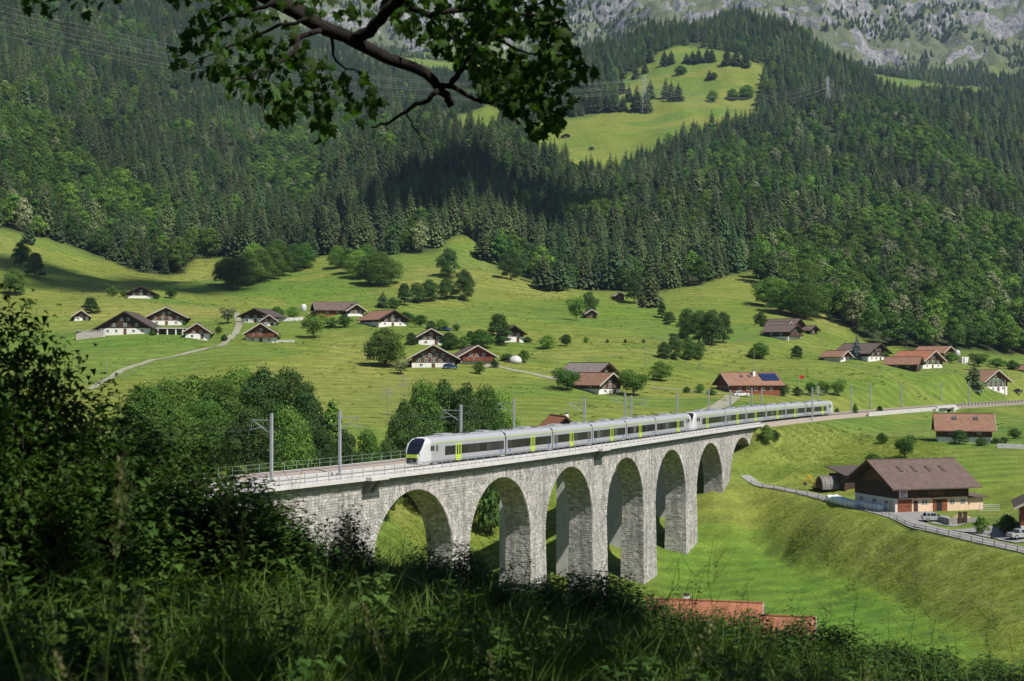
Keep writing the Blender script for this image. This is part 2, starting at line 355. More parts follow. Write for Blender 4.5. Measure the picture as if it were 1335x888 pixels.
_fm = forest_mask(GX, GY, GZ).astype(float)
def _blur(a):
    b = np.pad(a, 1, mode='edge'); return (b[:-2, 1:-1] + b[2:, 1:-1] + b[1:-1, :-2] + b[1:-1, 2:] + 2 * b[1:-1, 1:-1]) / 6
_fs = _blur(_blur(_fm)) * np.clip((3600 - GY) / 300, 0.0, 1)
_rk = np.clip((GY - 3250) / 250, 0, 1)
# straw-dry and lush patches, mown strips: [photo polygon, value]
_dry = np.zeros(GX.shape); _pc = U0 + F * GX / GY; _pr = YH - F * GZ / GY
for poly, v in [([(95, 402), (182, 398), (300, 402), (300, 410), (235, 418), (180, 416), (95, 424)], 0.75), ([(245, 352), (290, 352), (288, 368), (240, 366)], 0.55), ([(985, 395), (1090, 400), (1110, 440), (1075, 425), (1020, 412)], 0.55),
                ([(790, 428), (850, 426), (850, 432), (780, 434)], 0.7), ([(1000, 560), (1080, 566), (1240, 552), (1230, 570), (1120, 600), (1000, 596)], 0.5), ([(1000, 690), (1060, 655), (1335, 725), (1335, 850), (1220, 790), (1090, 745)], 0.35),
                ([(600, 320), (680, 350), (760, 385), (700, 390), (620, 370)], 0.45), ([(0, 300), (40, 300), (30, 340), (0, 360)], 0.5), ([(500, 640), (610, 640), (610, 690), (500, 690)], 0.45), ([(430, 430), (500, 440), (500, 480), (420, 470)], 0.3),
                ([(330, 470), (500, 480), (620, 500), (600, 540), (330, 540)], 0.35), ([(650, 460), (880, 455), (960, 450), (960, 462), (700, 470)], 0.35), ([(540, 345), (620, 350), (600, 400), (520, 395)], 0.35)]:
    _dry = np.maximum(_dry, v * inpoly(_pc + fbm(GX / 20, GY / 20, 3, 8) * 12, _pr + fbm(GX / 20, GY / 20, 3, 6) * 8, poly))
_lush = np.zeros(GX.shape)
for poly, v in [([(860, 690), (960, 690), (1050, 730), (1200, 790), (1300, 850), (1300, 888), (860, 888)], 1.0), ([(200, 372), (480, 360), (470, 395), (300, 400), (180, 396)], 0.8), ([(620, 470), (760, 500), (760, 545), (620, 545)], 0.5), ([(780, 390), (850, 395), (870, 440), (800, 425), (700, 420)], 0.7), ([(100, 440), (300, 445), (130, 500)], 0.6), ([(1040, 465), (1335, 500), (1335, 520), (1040, 520)], 0.5), ([(1190, 590), (1335, 600), (1335, 640), (1260, 640)], .6)]:
    _lush = np.maximum(_lush, v * inpoly(_pc + fbm(GX / 20, GY / 20, 3, 18) * 12, _pr + fbm(GX / 20, GY / 20, 3, 16) * 8, poly))
for _ in range(14): _dry = _blur(_dry); _lush = _blur(_lush)

t = NT('land')
pos = t.geo('Position')
n1 = t.noise(0.03, 6, 0.6, pos); n2 = t.noise(0.25, 5, 0.65, pos); n3 = t.noise(1.3, 6, 0.7, pos)
mpg = t.node('ShaderNodeMapping'); mpg.inputs['Scale'].default_value = (0.035, 0.16, 0.2); mpg.inputs['Rotation'].default_value = (0, 0, 0.1); t.t.links.new(pos, mpg.inputs['Vector'])
stripe = t.noise(1.0, 4, 0.6, mpg.outputs[0], 0.6)
grass = t.ramp(n1, [(0.3, (0.08, 0.138, 0.02)), (0.5, (0.122, 0.178, 0.027)), (0.72, (0.168, 0.2, 0.04))])
grass = t.mix(t.math('MULTIPLY', t.ramp(stripe, [(0.42, 0.0), (0.62, 1.0)]), 0.45), grass, (0.185, 0.21, 0.035))
grass = t.mix(t.attr('dry'), grass, t.ramp(n2, [(0.35, (0.2, 0.2, 0.045)), (0.7, (0.31, 0.275, 0.1))]))
grass = t.mix(t.math('MULTIPLY', t.attr('lush'), t.ramp(n1, [(0.3, 0.35), (0.6, 0.8)])), grass, t.ramp(n2, [(0.3, (0.06, 0.15, 0.014)), (0.7, (0.1, 0.205, 0.022))]))
vo = t.node('ShaderNodeTexVoronoi'); vo.inputs['Scale'].default_value = 1.0; mpv = t.node('ShaderNodeMapping'); mpv.inputs['Scale'].default_value = (0.011, 0.02, 0.0); mpv.inputs['Rotation'].default_value = (0, 0, .35)
ds = t.node('ShaderNodeVectorMath'); ds.operation = 'MULTIPLY_ADD'; nv_ = t.node('ShaderNodeTexNoise'); nv_.inputs['Scale'].default_value = .02; t.t.links.new(pos, nv_.inputs['Vector']); t.t.links.new(nv_.outputs['Color'], ds.inputs[0]); ds.inputs[1].default_value = (40, 40, 0); t.t.links.new(pos, ds.inputs[2])
t.t.links.new(ds.outputs[0], mpv.inputs['Vector']); t.t.links.new(mpv.outputs[0], vo.inputs['Vector'])
fld = t.node('ShaderNodeSeparateColor'); t.t.links.new(vo.outputs['Color'], fld.inputs[0])
grass = t.mix(t.ramp(fld.outputs[0], [(.45, 0.0), (.75, .45)]), grass, (0.205, 0.212, 0.045)); grass = t.mix(t.ramp(fld.outputs[1], [(.5, 0.0), (.8, .5)]), grass, (0.085, 0.165, 0.028))
wv = t.node('ShaderNodeTexWave'); wv.inputs['Scale'].default_value = .05; wv.inputs['Distortion'].default_value = 7; wv.inputs['Detail'].default_value = 3; wv.inputs['Detail Scale'].default_value = .6; wv.bands_direction = 'Y'; t.t.links.new(pos, wv.inputs['Vector'])
grass = t.mix(1.0, grass, t.ramp(wv.outputs['Fac'], [(0, .88), (1, 1.1)]), 'MULTIPLY')
n4 = t.noise(4.5, 4, .75, pos); grass = t.mix(1.0, grass, t.ramp(n4, [(.3, .7), (.7, 1.25)]), 'MULTIPLY')
grass = t.mix(1.0, grass, t.ramp(n2, [(0.25, 0.72), (0.7, 1.12)]), 'MULTIPLY')
grass = t.mix(1.0, grass, t.ramp(n3, [(0.25, 0.58), (0.5, 1.0), (0.75, 1.3)]), 'MULTIPLY')
floor = t.ramp(n2, [(0.3, (0.018, 0.026, 0.01)), (0.7, (0.045, 0.06, 0.02))])
base = t.mix(t.attr('forest'), grass, floor)
# limestone wall: ledges of grass where it lies flatter
nz = t.node('ShaderNodeSeparateXYZ'); t.t.links.new(t.geo('Normal'), nz.inputs[0])
mp2 = t.node('ShaderNodeMapping'); mp2.inputs['Scale'].default_value = (0.012, 0.012, 0.03); t.t.links.new(pos, mp2.inputs['Vector'])
rn = t.noise(1.0, 9, 0.68, mp2.outputs[0], 0.8); mp3 = t.node('ShaderNodeMapping'); mp3.inputs['Scale'].default_value = (0.05, 0.02, 0.008); t.t.links.new(pos, mp3.inputs['Vector'])
rs = t.noise(1.0, 8, 0.7, mp3.outputs[0], 0.4)
n5 = t.noise(.09, 8, .72, pos, .5); n6 = t.noise(.022, 7, .7, pos, .8)
rock = t.ramp(t.math('ADD', t.math('MULTIPLY', n5, .6), t.math('MULTIPLY', n6, .4)), [(0.38, (0.045, 0.05, 0.06)), (0.46, (0.15, 0.157, 0.17)), (0.54, (0.28, 0.28, 0.285)), (0.64, (0.45, 0.41, 0.36))])
rock = t.mix(1.0, rock, t.ramp(rs, [(0.3, 0.5), (0.6, 1.1)]), 'MULTIPLY')
alp = t.ramp(t.math('ADD', nz.outputs['Z'], t.math('MULTIPLY', n6, .9)), [(0.985, 0.0), (1.1, .85)])
rock = t.mix(alp, rock, t.ramp(n1, [(0.3, (0.06, 0.085, 0.03)), (0.7, (0.12, 0.14, 0.055))]))
base = t.mix(t.attr('rock'), base, rock)
hgt = t.math('ADD', t.math('MULTIPLY', n3, 0.5), n2); hgt = t.math('ADD', hgt, t.math('MULTIPLY', t.math('MULTIPLY', n5, t.attr('rock')), 26.0))
t.principled(base, 0.9, 0, t.bump(hgt, 0.55, 0.5), 0.15)

_nr, _nc = GZ.shape; _ix = np.arange(_nr * _nc).reshape(_nr, _nc)
_Fc = np.stack([_ix[:-1, :-1], _ix[:-1, 1:], _ix[1:, 1:], _ix[1:, :-1]], -1).reshape(-1, 4)
terr = link(bpy.data.objects.new('terrain', arr_mesh('terrain', np.stack([GX, GY, GZ], -1).reshape(-1, 3), _Fc, MATS['land'], True,
        {'forest': _fs.ravel(), 'rock': _rk.ravel(), 'dry': _dry.ravel(), 'lush': _lush.ravel()})))
tag(terr, 'green valley meadows and wooded slopes rising to a grey limestone wall', kind='structure')

# ---------------------------------------------------------------- roads and farm tracks, draped on the land
pmat('asphalt', (0.27, 0.26, 0.25), (0.2, 0.195, 0.19), 1.5, 0.9, kind='Object')
pmat('gravel_track', (0.3, 0.29, 0.22), (0.19, 0.195, 0.125), 0.8, 0.95)
def drape(pts, width, name, mat, lift=0.07, label=None):
    P = [Vector(p) for p in pts]; Q = []
    for a, b in zip(P[:-1], P[1:]):
        n = max(2, int((b - a).length / 1.5))
        for i in range(n): Q.append(a.lerp(b, i / n))
    Q.append(P[-1])
    for _ in range(6): Q = [Q[0]] + [(Q[i - 1] + Q[i] * 2 + Q[i + 1]) / 4 for i in range(1, len(Q) - 1)] + [Q[-1]]
    mb = MB(); vs = []; nl = 4
    for i, p in enumerate(Q):
        d = Q[min(i + 1, len(Q) - 1)] - Q[max(i - 1, 0)]; d.z = 0; d.normalize(); nrm = Vector((-d.y, d.x, 0))
        w = width * (1 + 0.1 * math.sin(i * 1.7) * R.random())
        for k in range(nl + 1):
            q = p + nrm * w * (k / nl - 0.5); vs.append((q.x, q.y, ground(q.x, q.y) + lift))
    fs = [(i*(nl+1)+k, i*(nl+1)+k+1, (i+1)*(nl+1)+k+1, (i+1)*(nl+1)+k) for i in range(len(Q)-1) for k in range(nl)]
    o = mb.add(vs, fs).build(name, MATS[mat]); tag(o, label, kind='structure'); return o, Q
def px(*pp): return [spot(c, r) for c, r in pp]
ROAD = [Vector(((c - U0) / F * y, y, z)) for c, y, z in [(c, float(np.interp(c, ROAD_C, ROAD_Y)) + 1.7, 0) for c in range(972, 1481, 15)]]
_, ROADQ = drape(ROAD, 3.0, 'road', 'asphalt', 0.12, 'narrow grey asphalt lane running past the barn above the grassy bank')
drape(px((1165, 661), (1195, 672), (1225, 679), (1262, 682)), 7.0, 'farmyard_paving', 'asphalt', 0.09, 'grey paved yard in front of the brown barn')
drape(px((1262, 690), (1300, 698), (1345, 706)), 6.0, 'yard_paving', 'asphalt', 0.15, 'grey paved forecourt where the silver car is parked')
drape(px((118, 508), (135, 497), (160, 482), (195, 470), (240, 461), (275, 454), (295, 446), (303, 437), (312, 425), (308, 408)), 2.3, 'farm_track', 'gravel_track', 0.12, 'pale farm track winding up to the hamlet')
drape(px((648, 478), (665, 482), (690, 487), (715, 491), (735, 496)), 2.2, 'footpath', 'gravel_track', 0.1, 'thin pale path leaving the twin chalets')
drape(px((848, 505), (880, 508), (915, 512), (940, 514)), 1.6, 'footpath', 'gravel_track', 0.1, 'thin pale path across the meadow to the red house')
drape(px((955, 516), (950, 523), (938, 530), (915, 538)), 4.2, 'driveway', 'gravel_track', 0.1, 'pale driveway curving down from the red house with solar panels')
drape(px((628, 478), (640, 476), (650, 478)), 5.0, 'forecourt', 'gravel_track', 0.1, 'pale gravel forecourt beside the twin chalets')
# ---------------------------------------------------------------- trees
def leafmat(name, c1, c2, objr=0.3, isl=0.35, trans=0.3, hue=(0.1, 0.1, 0.02)):
    t = NT(name); r = t.node('ShaderNodeObjectInfo').outputs['Random']; i = t.geo('Random Per Island')
    col = t.mix(r, c1, c2)
    k = t.math('MULTIPLY_ADD', i, 2 * isl); t.n[-1].inputs[2].default_value = 1 - isl
    col = t.mix(1.0, col, k, 'MULTIPLY')
    loc = t.node('ShaderNodeObjectInfo').outputs['Location']; col = t.mix(1.0, col, t.ramp(t.noise(.0065, 4, .65, loc), [(.36, .66), (.64, 1.28)]), 'MULTIPLY')
    r2 = t.math('FRACT', t.math('MULTIPLY', r, 7.31)); k2 = t.math('MULTIPLY_ADD', r2, 2 * objr); t.n[-1].inputs[2].default_value = 1 - objr
    col = t.mix(1.0, col, k2, 'MULTIPLY')
    d = t.node('ShaderNodeBsdfPrincipled'); t.set(d.inputs['Base Color'], col); d.inputs['Roughness'].default_value = 0.65; d.inputs['Specular IOR Level'].default_value = 0.25
    tr = t.node('ShaderNodeBsdfTranslucent'); t.set(tr.inputs['Color'], t.mix(1.0, col, (1.25, 1.35, 0.5), 'MULTIPLY'))
    mx = t.node('ShaderNodeMixShader'); mx.inputs[0].default_value = trans
    t.t.links.new(d.outputs[0], mx.inputs[1]); t.t.links.new(tr.outputs[0], mx.inputs[2]); t.t.links.new(mx.outputs[0], t.out.inputs['Surface']); return t.m
leafmat('spruce_needles', (0.032, 0.076, 0.024), (0.076, 0.1, 0.034), 0.36, 0.22, 0.12)
leafmat('broad_leaves', (0.05, 0.125, 0.018), (0.13, 0.22, 0.036), 0.35, 0.4, 0.3)
leafmat('dark_leaves', (0.038, 0.088, 0.018), (0.065, 0.125, 0.026), 0.25, 0.4, 0.25)
leafmat('pale_leaves', (0.16, 0.19, 0.085), (0.24, 0.27, 0.15), 0.2, 0.4, 0.25)
leafmat('blue_needles', (0.1, 0.15, 0.14), (0.12, 0.17, 0.16), 0.1, 0.35, 0.1)
leafmat('maple_leaves', (0.034, 0.085, 0.01), (0.05, 0.105, 0.014), 0.0, 0.5, 0.4)
pmat('bark', (0.09, 0.07, 0.055), (0.045, 0.035, 0.028), 6.0, 0.95, bump=0.6)

def spruce_mesh(seed, h, levels=24, per=8, slim=0.19):
    r = random.Random(seed); V = []; Fc = []
    R0 = h * slim * r.uniform(0.9, 1.15); z0 = h * r.uniform(0.04, 0.1)
    for L in range(levels):
        f = (L + r.uniform(-.3, .3)) / levels; f = min(max(f, 0), 0.985); z = z0 + (h - z0) * f
        rr = R0 * ((1 - f) ** 0.8) * (1 - 0.35 * max(0, 0.12 - f) / 0.12) * r.uniform(0.86, 1.08)
        a0 = r.random() * 7
        for k in range(per if f < 0.75 else max(4, per - 3)):
            a = a0 + 2 * math.pi * (k + r.uniform(-.3, .3)) / per; q = rr * r.uniform(0.6, 1.12) + 0.15
            ca, sa = math.cos(a), math.sin(a); w = q * 0.2 + 0.1; dr = q * r.uniform(0.25, 0.6)
            b = len(V)
            def P(rad_, side, dz): V.append((ca * rad_ - sa * side, sa * rad_ + ca * side, z + dz))
            P(q * 0.08, 0, q * 0.1); P(q * 0.5, w, -dr * 0.42); P(q * 0.5, -w, -dr * 0.42); P(q, 0, -dr * 0.85); P(q * 0.62, 0, -dr * 0.12)
            P(q * 0.78, w * 0.9, -dr * 1.0); P(q * 0.78, -w * 0.9, -dr * 1.0)
            Fc += [(b, b + 1, b + 4), (b, b + 4, b + 2), (b + 4, b + 5, b + 3), (b + 4, b + 3, b + 6)]
    b = len(V); V += [(0.12, 0, h - .7), (-0.1, 0.1, h - .7), (0, -0.12, h - .7), (0, 0, h + 0.3)]; Fc += [(b, b+1, b+3), (b+1, b+2, b+3), (b+2, b, b+3)]
    return np.array(V), np.array(Fc)
def crown_mesh(seed, h, w, n, leaf, base=0.22, lobes=11, shape='round'):
    r = np.random.RandomState(seed); zc0 = h * base; hh = h - zc0
    L = []
    for i in range(lobes):
        f = (i + r.uniform(0.2, 0.8)) / lobes
        prof = {'round': math.sin(math.pi * min(f * 0.82 + 0.16, 1)) ** 0.7, 'cone': (1 - f) ** 0.7 * 0.95 + 0.08, 'flat': 0.6 + 0.5 * f, 'tall': math.sin(math.pi * min(f * .75 + .22, 1)) ** .6}[shape]
        a = i * 2.4 + r.uniform(-.5, .5); lr = w * 0.5 * r.uniform(0.3, 0.62) * (0.6 + 0.4 * prof)
        rad_ = max(w * 0.5 * prof - lr * 0.75, 0) * r.uniform(0.6, 1.1)
        L.append((rad_ * math.cos(a), rad_ * math.sin(a), zc0 + hh * (0.12 + 0.78 * f), lr, lr * r.uniform(0.65, 0.95)))
    L.append((0, 0, zc0 + hh * 0.5, w * 0.3, hh * 0.4))
    L = np.array(L); wt = L[:, 3] ** 2; pick = r.choice(len(L), n, p=wt / wt.sum())
    d = r.normal(size=(n, 3)); d /= np.linalg.norm(d, axis=1)[:, None]; d[:, 2] = np.where(d[:, 2] < -0.35, -d[:, 2] * .6, d[:, 2])
    rr = 1 - np.abs(r.normal(0, 0.2, n)) + (r.rand(n) < 0.18) * r.uniform(0, .34, n)
    S = np.stack([L[pick, 3], L[pick, 3], L[pick, 4]], 1); C = L[pick, :3] + d * S * rr[:, None]
    nrm = d + r.normal(0, 0.55, (n, 3)); nrm /= np.linalg.norm(nrm, axis=1)[:, None]
    ref = np.where(np.abs(nrm[:, 2:3]) > 0.9, [[1, 0, 0]], [[0, 0, 1]]); ux = np.cross(nrm, ref); ux /= np.linalg.norm(ux, axis=1)[:, None]; uy = np.cross(nrm, ux)
    th = r.uniform(0, 6.28, n)[:, None]; ax = ux * np.cos(th) + uy * np.sin(th); ay = uy * np.cos(th) - ux * np.sin(th)
    sz = leaf * r.uniform(0.6, 1.35, n)[:, None]; fold = nrm * sz * r.uniform(-.35, .1, n)[:, None]
    q = np.stack([C + ax * sz, C + ay * sz * 0.62 + fold, C - ax * sz * 0.8, C - ay * sz * 0.62 + fold * .6], 1)
    V = q.reshape(-1, 3); ii = np.arange(n)[:, None] * 4; Fc = np.concatenate([ii + [0, 1, 2], ii + [0, 2, 3]], 1).reshape(-1, 3)
    return V, Fc, L
def trunk_mb(h, r0, L=None, top=0.6, seed=0):
    mb = MB(); r = random.Random(seed)
    pts = [(r.uniform(-.02, .02) * h * f, r.uniform(-.02, .02) * h * f, h * top * f - (0.9 if f == 0 else 0)) for f in (0, .12, .35, .7, 1)]
    mb.tube(pts, [r0 * 1.35, r0, r0 * 0.8, r0 * .5, r0 * .2], 7)
    if L is not None:
        for l in L[:-1][::2]:
            z = max(0.15 * h, l[2] - 0.3 * h * r.uniform(.5, 1)); mb.tube([(0, 0, z), (l[0] * .5, l[1] * .5, (z + l[2]) * .5), tuple(l[:3])], [r0 * .4, r0 * .25, r0 * .08], 5)
    return mb
class Kind: pass
KINDS = {}
def make_kind(key, h, crownV, crownF, leafm, trunk):
    k = Kind(); k.h = h; k.crown = arr_mesh('crown', crownV, crownF, MATS[leafm]); k.trunk = trunk.mesh('trunk', MATS['bark'])
    # one joined mesh for the woods that read as a mass
    nv = len(crownV); TV = np.array(trunk.v); TF = []
    for f in trunk.f:
        for i in range(1, len(f) - 1): TF.append((f[0] + nv, f[i] + nv, f[i + 1] + nv))
    k.w = float(np.percentile(np.hypot(crownV[:, 0], crownV[:, 1]), 94) * 2)
    k.joint = arr_mesh('tree', np.concatenate([crownV, TV]), np.concatenate([crownF, np.array(TF)]), [MATS[leafm], MATS['bark']], midx=[0] * len(crownF) + [1] * len(TF))
    KINDS[key] = k; return k
for i, (h, sl, lv) in enumerate([(24, .23, 20), (21, .27, 18), (27, .21, 22), (16, .3, 16), (22, .25, 19)]):
    V, Fc = spruce_mesh(50 + i, h, int(lv * 1.5), 9, sl); make_kind('spruce%d' % i, h, V, Fc, 'spruce_needles', trunk_mb(h, .28, None, .93, i))
V, Fc = spruce_mesh(77, 14, 30, 10, .2); make_kind('bluespruce', 14, V, Fc, 'blue_needles', trunk_mb(14, .2, None, .93))
for i, (h, w, sh, lf) in enumerate([(15, 11, 'round', 'broad_leaves'), (18, 11, 'tall', 'broad_leaves'), (13, 12, 'round', 'dark_leaves'), (16, 10, 'tall', 'pale_leaves'), (17, 12, 'round', 'broad_leaves')]):
    V, Fc, L = crown_mesh(80 + i, h, w, 2000, 0.48, 0.1, 13, sh); make_kind('wood%d' % i, h, V, Fc, lf, trunk_mb(h, .25, None, .5, i))
for i, (h, w, n, lf, sh, lm, bs) in enumerate([(11, 11, 9000, .24, 'round', 'broad_leaves', .04), (8, 9.5, 2800, .31, 'flat', 'broad_leaves', .2), (12, 9, 7000, .24, 'cone', 'dark_leaves', .0), (14, 11, 9000, .25, 'tall', 'dark_leaves', .0),
        (7, 7.5, 2300, .28, 'round', 'broad_leaves', .12), (16, 14, 17000, .21, 'tall', 'broad_leaves', -.02), (15, 14, 17000, .21, 'round', 'dark_leaves', -.04), (6, 5, 700, .28, 'flat', 'pale_leaves', .2), (5, 6, 1400, .28, 'round', 'dark_leaves', .02), (14, 6, 3200, .33, 'cone', 'broad_leaves', .05)]):
    V, Fc, L = crown_mesh(120 + i, h, w, n, lf, bs, 13, sh); make_kind(['lone', 'orchard', 'cone', 'tall', 'small', 'bigtall', 'bigdark', 'bare', 'bush', 'poplar'][i], h, V, Fc, lm, trunk_mb(h, .13 + h * .014, L, .6, i))

def tree_thing(name, kind, loc, h, w=None, label=None, group=None, cat='tree', rz=None):
    k = KINDS[kind]; o = thing(name, label, cat, loc, R.uniform(0, 6.28) if rz is None else rz, group)
    sz = h / k.h; sx = (w / k.w) if w else sz * R.uniform(.92, 1.08); o.scale = (sx, sx, sz)
    link(bpy.data.objects.new('trunk', k.trunk), o); link(bpy.data.objects.new('crown', k.crown), o); return o

# the woods: jittered points on the slopes
pts = []
yv = 560.0
while yv < 4250:
    d = float(np.interp(yv, [560, 900, 1500, 2400, 3300, 4250], [7.2, 8.2, 9.2, 10.5, 12, 13])); half = 0.40 * yv
    xs = np.arange(-half - 20, half + 20, d); ys = np.full(xs.shape, yv) + NP.uniform(-.5, .5, xs.shape) * d; xs = xs + NP.uniform(-.5, .5, xs.shape) * d
    pts.append(np.stack([xs, ys], 1)); yv += d
pts = np.concatenate(pts)
def ground_v(x, y):
    c = U0 + F * x / y; l = np.log(y)
    i = np.clip(np.searchsorted(GL, l) - 1, 0, len(GL) - 2); j = np.clip(np.searchsorted(GC, c) - 1, 0, len(GC) - 2)
    t_ = np.clip((y - GY[i, 0]) / (GY[i + 1, 0] - GY[i, 0]), 0, 1); u = np.clip((c - GC[j]) / (GC[j + 1] - GC[j]), 0, 1)
    return (GZ[i, j] * (1 - u) + GZ[i, j + 1] * u) * (1 - t_) + (GZ[i + 1, j] * (1 - u) + GZ[i + 1, j + 1] * u) * t_
pz = ground_v(pts[:, 0], pts[:, 1]); ok = forest_mask(pts[:, 0], pts[:, 1], pz)
ok &= fbm(pts[:, 0] / 26, pts[:, 1] / 26, 3, 57) > -.19
pts = pts[ok]; pz = pz[ok]; px_, py_ = pts[:, 0], pts[:, 1]
pc = U0 + F * px_ / py_; pr = YH - F * pz / py_
# the share of broadleaved trees: left foot, gullies, most of the right-hand hillside
bl = 0.27 + fbm(px_ / 110, py_ / 110, 5, 55) * 1.5
bl += 0.75 * inpoly(pc, pr, [(0, 120), (90, 190), (200, 270), (280, 330), (250, 370), (0, 320)]) + 0.9 * inpoly(pc, pr, [(325, 240), (345, 150), (380, 120), (420, 190), (425, 270), (380, 300)])
bl += 0.6 * inpoly(pc, pr, [(990, 420), (985, 345), (1060, 330), (1140, 300), (1335, 330), (1335, 480), (1100, 470)]) + 0.45 * inpoly(pc, pr, [(900, 300), (930, 200), (1060, 150), (1180, 160), (1335, 260), (1335, 340), (1060, 330)])
bl += 0.5 * inpoly(pc, pr, [(1120, 130), (1180, 140), (1260, 220), (1335, 260), (1335, 290), (1200, 230)])
bl = np.where(py_ > 2300, bl * .4, bl)
isb = NP.rand(len(bl)) < bl
kid = np.where(isb, NP.choice([0, 0, 1, 1, 2, 2, 2, 4, 4, 4, 1, 0, 3], len(bl)), NP.choice([0, 1, 2, 3, 4], len(bl)))
kh = np.where(isb, np.array([15, 18, 13, 16, 17.])[kid], np.array([24, 21, 27, 16, 22.])[kid])
sc = (0.55 + .7 * NP.rand(len(bl)) ** .8) * np.where(py_ > 3000, .8, 1.0); hpx = kh * sc * F / py_
# which of them show: nearest first, into a small coverage buffer
cov = np.zeros((444, 668), bool); vis = np.zeros(len(bl)); order = np.argsort(py_)
for i in order:
    c0, r0 = pc[i] / 2, pr[i] / 2; hh_ = hpx[i] / 2; wd = hh_ * (.17 if not isb[i] else .32)
    a, b, c_, d_ = int(c0 - wd), int(c0 + wd) + 1, int(r0 - hh_), int(r0)
    a = max(a, 0); b = min(b, 668); c_ = max(c_, 0); d_ = min(d_, 444)
    if b <= a or d_ <= c_: continue
    sub = cov[c_:d_, a:b]; vis[i] = sub.size - sub.sum(); cov[c_:d_, a:b] = True
keep = (vis > 0) | (NP.rand(len(bl)) < 0.35)
big = np.zeros(len(bl), bool)
for flag in (True, False):
    idx = np.where(isb == flag)[0]; idx = idx[np.argsort(-vis[idx])][:150]; big[idx] = True
for i in np.where(big)[0]:
    nm, lb, g = (('broadleaf_tree', 'leafy green broadleaf tree standing in the front rows of the mountain forest', 'broadleaf trees in front rows of the forest') if isb[i] else
                 ('spruce_tree', 'dark pointed spruce standing in the front rows of the mountain forest', 'spruces in front rows of the forest'))
    k = ('wood%d' if isb[i] else 'spruce%d') % kid[i]
    tree_thing(nm, k, (px_[i], py_[i], pz[i] - .3), KINDS[k].h * sc[i], None, lb, g)
def scatter(name, protos, P, idx, scl, label, maxtilt=0.0, cat=None):
    """one object whose points carry copies of the prototypes"""
    pcol = bpy.data.collections.new(name + '_kinds')
    for n_, me in enumerate(protos): pcol.objects.link(bpy.data.objects.new('%s_%02d' % (name, n_), me))
    me = bpy.data.meshes.new(name); me.vertices.add(len(P)); me.vertices.foreach_set('co', np.asarray(P, np.float32).ravel())
    a = me.attributes.new('kid', 'INT', 'POINT'); a.data.foreach_set('value', np.asarray(idx, np.int32))
    a = me.attributes.new('scl', 'FLOAT', 'POINT'); a.data.foreach_set('value', np.asarray(scl, np.float32))
    a = me.attributes.new('rot', 'FLOAT_VECTOR', 'POINT'); rv = np.zeros((len(P), 3), np.float32); rv[:, 2] = NP.uniform(0, 6.28, len(P)); rv[:, :2] = NP.normal(0, maxtilt, (len(P), 2)) if maxtilt else 0
    a.data.foreach_set('vector', rv.ravel())
    o = link(bpy.data.objects.new(name, me)); g = bpy.data.node_groups.new(name, 'GeometryNodeTree')
    g.interface.new_socket('Geometry', in_out='INPUT', socket_type='NodeSocketGeometry'); g.interface.new_socket('Geometry', in_out='OUTPUT', socket_type='NodeSocketGeometry')
    N = g.nodes; gi = N.new('NodeGroupInput'); go = N.new('NodeGroupOutput'); ip = N.new('GeometryNodeInstanceOnPoints'); ci = N.new('GeometryNodeCollectionInfo')
    ci.inputs['Collection'].default_value = pcol; ci.inputs['Separate Children'].default_value = True; ci.inputs['Reset Children'].default_value = True
    def na(nm, ty): nd = N.new('GeometryNodeInputNamedAttribute'); nd.data_type = ty; nd.inputs['Name'].default_value = nm; return nd.outputs['Attribute']
    L = g.links; L.new(gi.outputs[0], ip.inputs['Points']); L.new(ci.outputs[0], ip.inputs['Instance']); ip.inputs['Pick Instance'].default_value = True
    L.new(na('kid', 'INT'), ip.inputs['Instance Index']); L.new(na('scl', 'FLOAT'), ip.inputs['Scale']); L.new(na('rot', 'FLOAT_VECTOR'), ip.inputs['Rotation']); L.new(ip.outputs[0], go.inputs[0])
    md = o.modifiers.new('scatter', 'NODES'); md.node_group = g
    tag(o, label, cat, kind='stuff'); return o
for flag, nm, kk, lb in ((False, 'spruce_forest', ['spruce%d' % i for i in range(5)], 'dark spruce forest covering the mountain slopes'), (True, 'broadleaf_forest', ['wood%d' % i for i in range(5)], 'brighter broadleaf woods mixed into the slopes')):
    m = keep & ~big & (isb == flag)
    scatter(nm, [KINDS[k].joint for k in kk], np.stack([px_[m], py_[m], pz[m] - .3], 1), kid[m], sc[m], lb)
print('forest', len(bl), keep.sum())
# ---------------------------------------------------------------- the masonry viaduct
t = NT('stone'); v = t.coords('Object'); f = t.noise(1.2, 6, .62, v); col = t.ramp(f, [(.32, (0.36, 0.345, 0.335)), (.68, (0.52, 0.5, 0.485))])
k = t.math('MULTIPLY_ADD', t.geo('Random Per Island'), .46); t.n[-1].inputs[2].default_value = .77; col = t.mix(1.0, col, k, 'MULTIPLY')
sv = t.coords('Object', (1.1, 1.1, .09)); col = t.mix(1.0, col, t.ramp(t.noise(1.0, 5, .65, sv), [(.34, .66), (.55, 1.04)]), 'MULTIPLY')       # rain streaks
big = t.noise(.12, 4, .6, v); col = t.mix(1.0, col, t.ramp(big, [(.35, (0.82, 0.82, 0.8)), (.65, (1.06, 1.03, 0.99))]), 'MULTIPLY')
t.principled(col, .9, 0, t.bump(f, .5, .05), .25)
pmat('mortar', (0.3, 0.285, 0.27), (0.2, 0.19, 0.18), 1.5, 0.95)
pmat('concrete', (0.55, 0.54, 0.52), (0.42, 0.41, 0.4), 0.7, 0.85, bump=0.1)
pmat('pale_concrete', (0.58, 0.57, 0.55), (0.47, 0.46, 0.44), 0.5, 0.85)
pmat('shade_dark_stone', (0.2, 0.195, 0.19), (0.13, 0.125, 0.12), 1.0, 0.9)  # stone darkened so the shade below the deck is in its colour
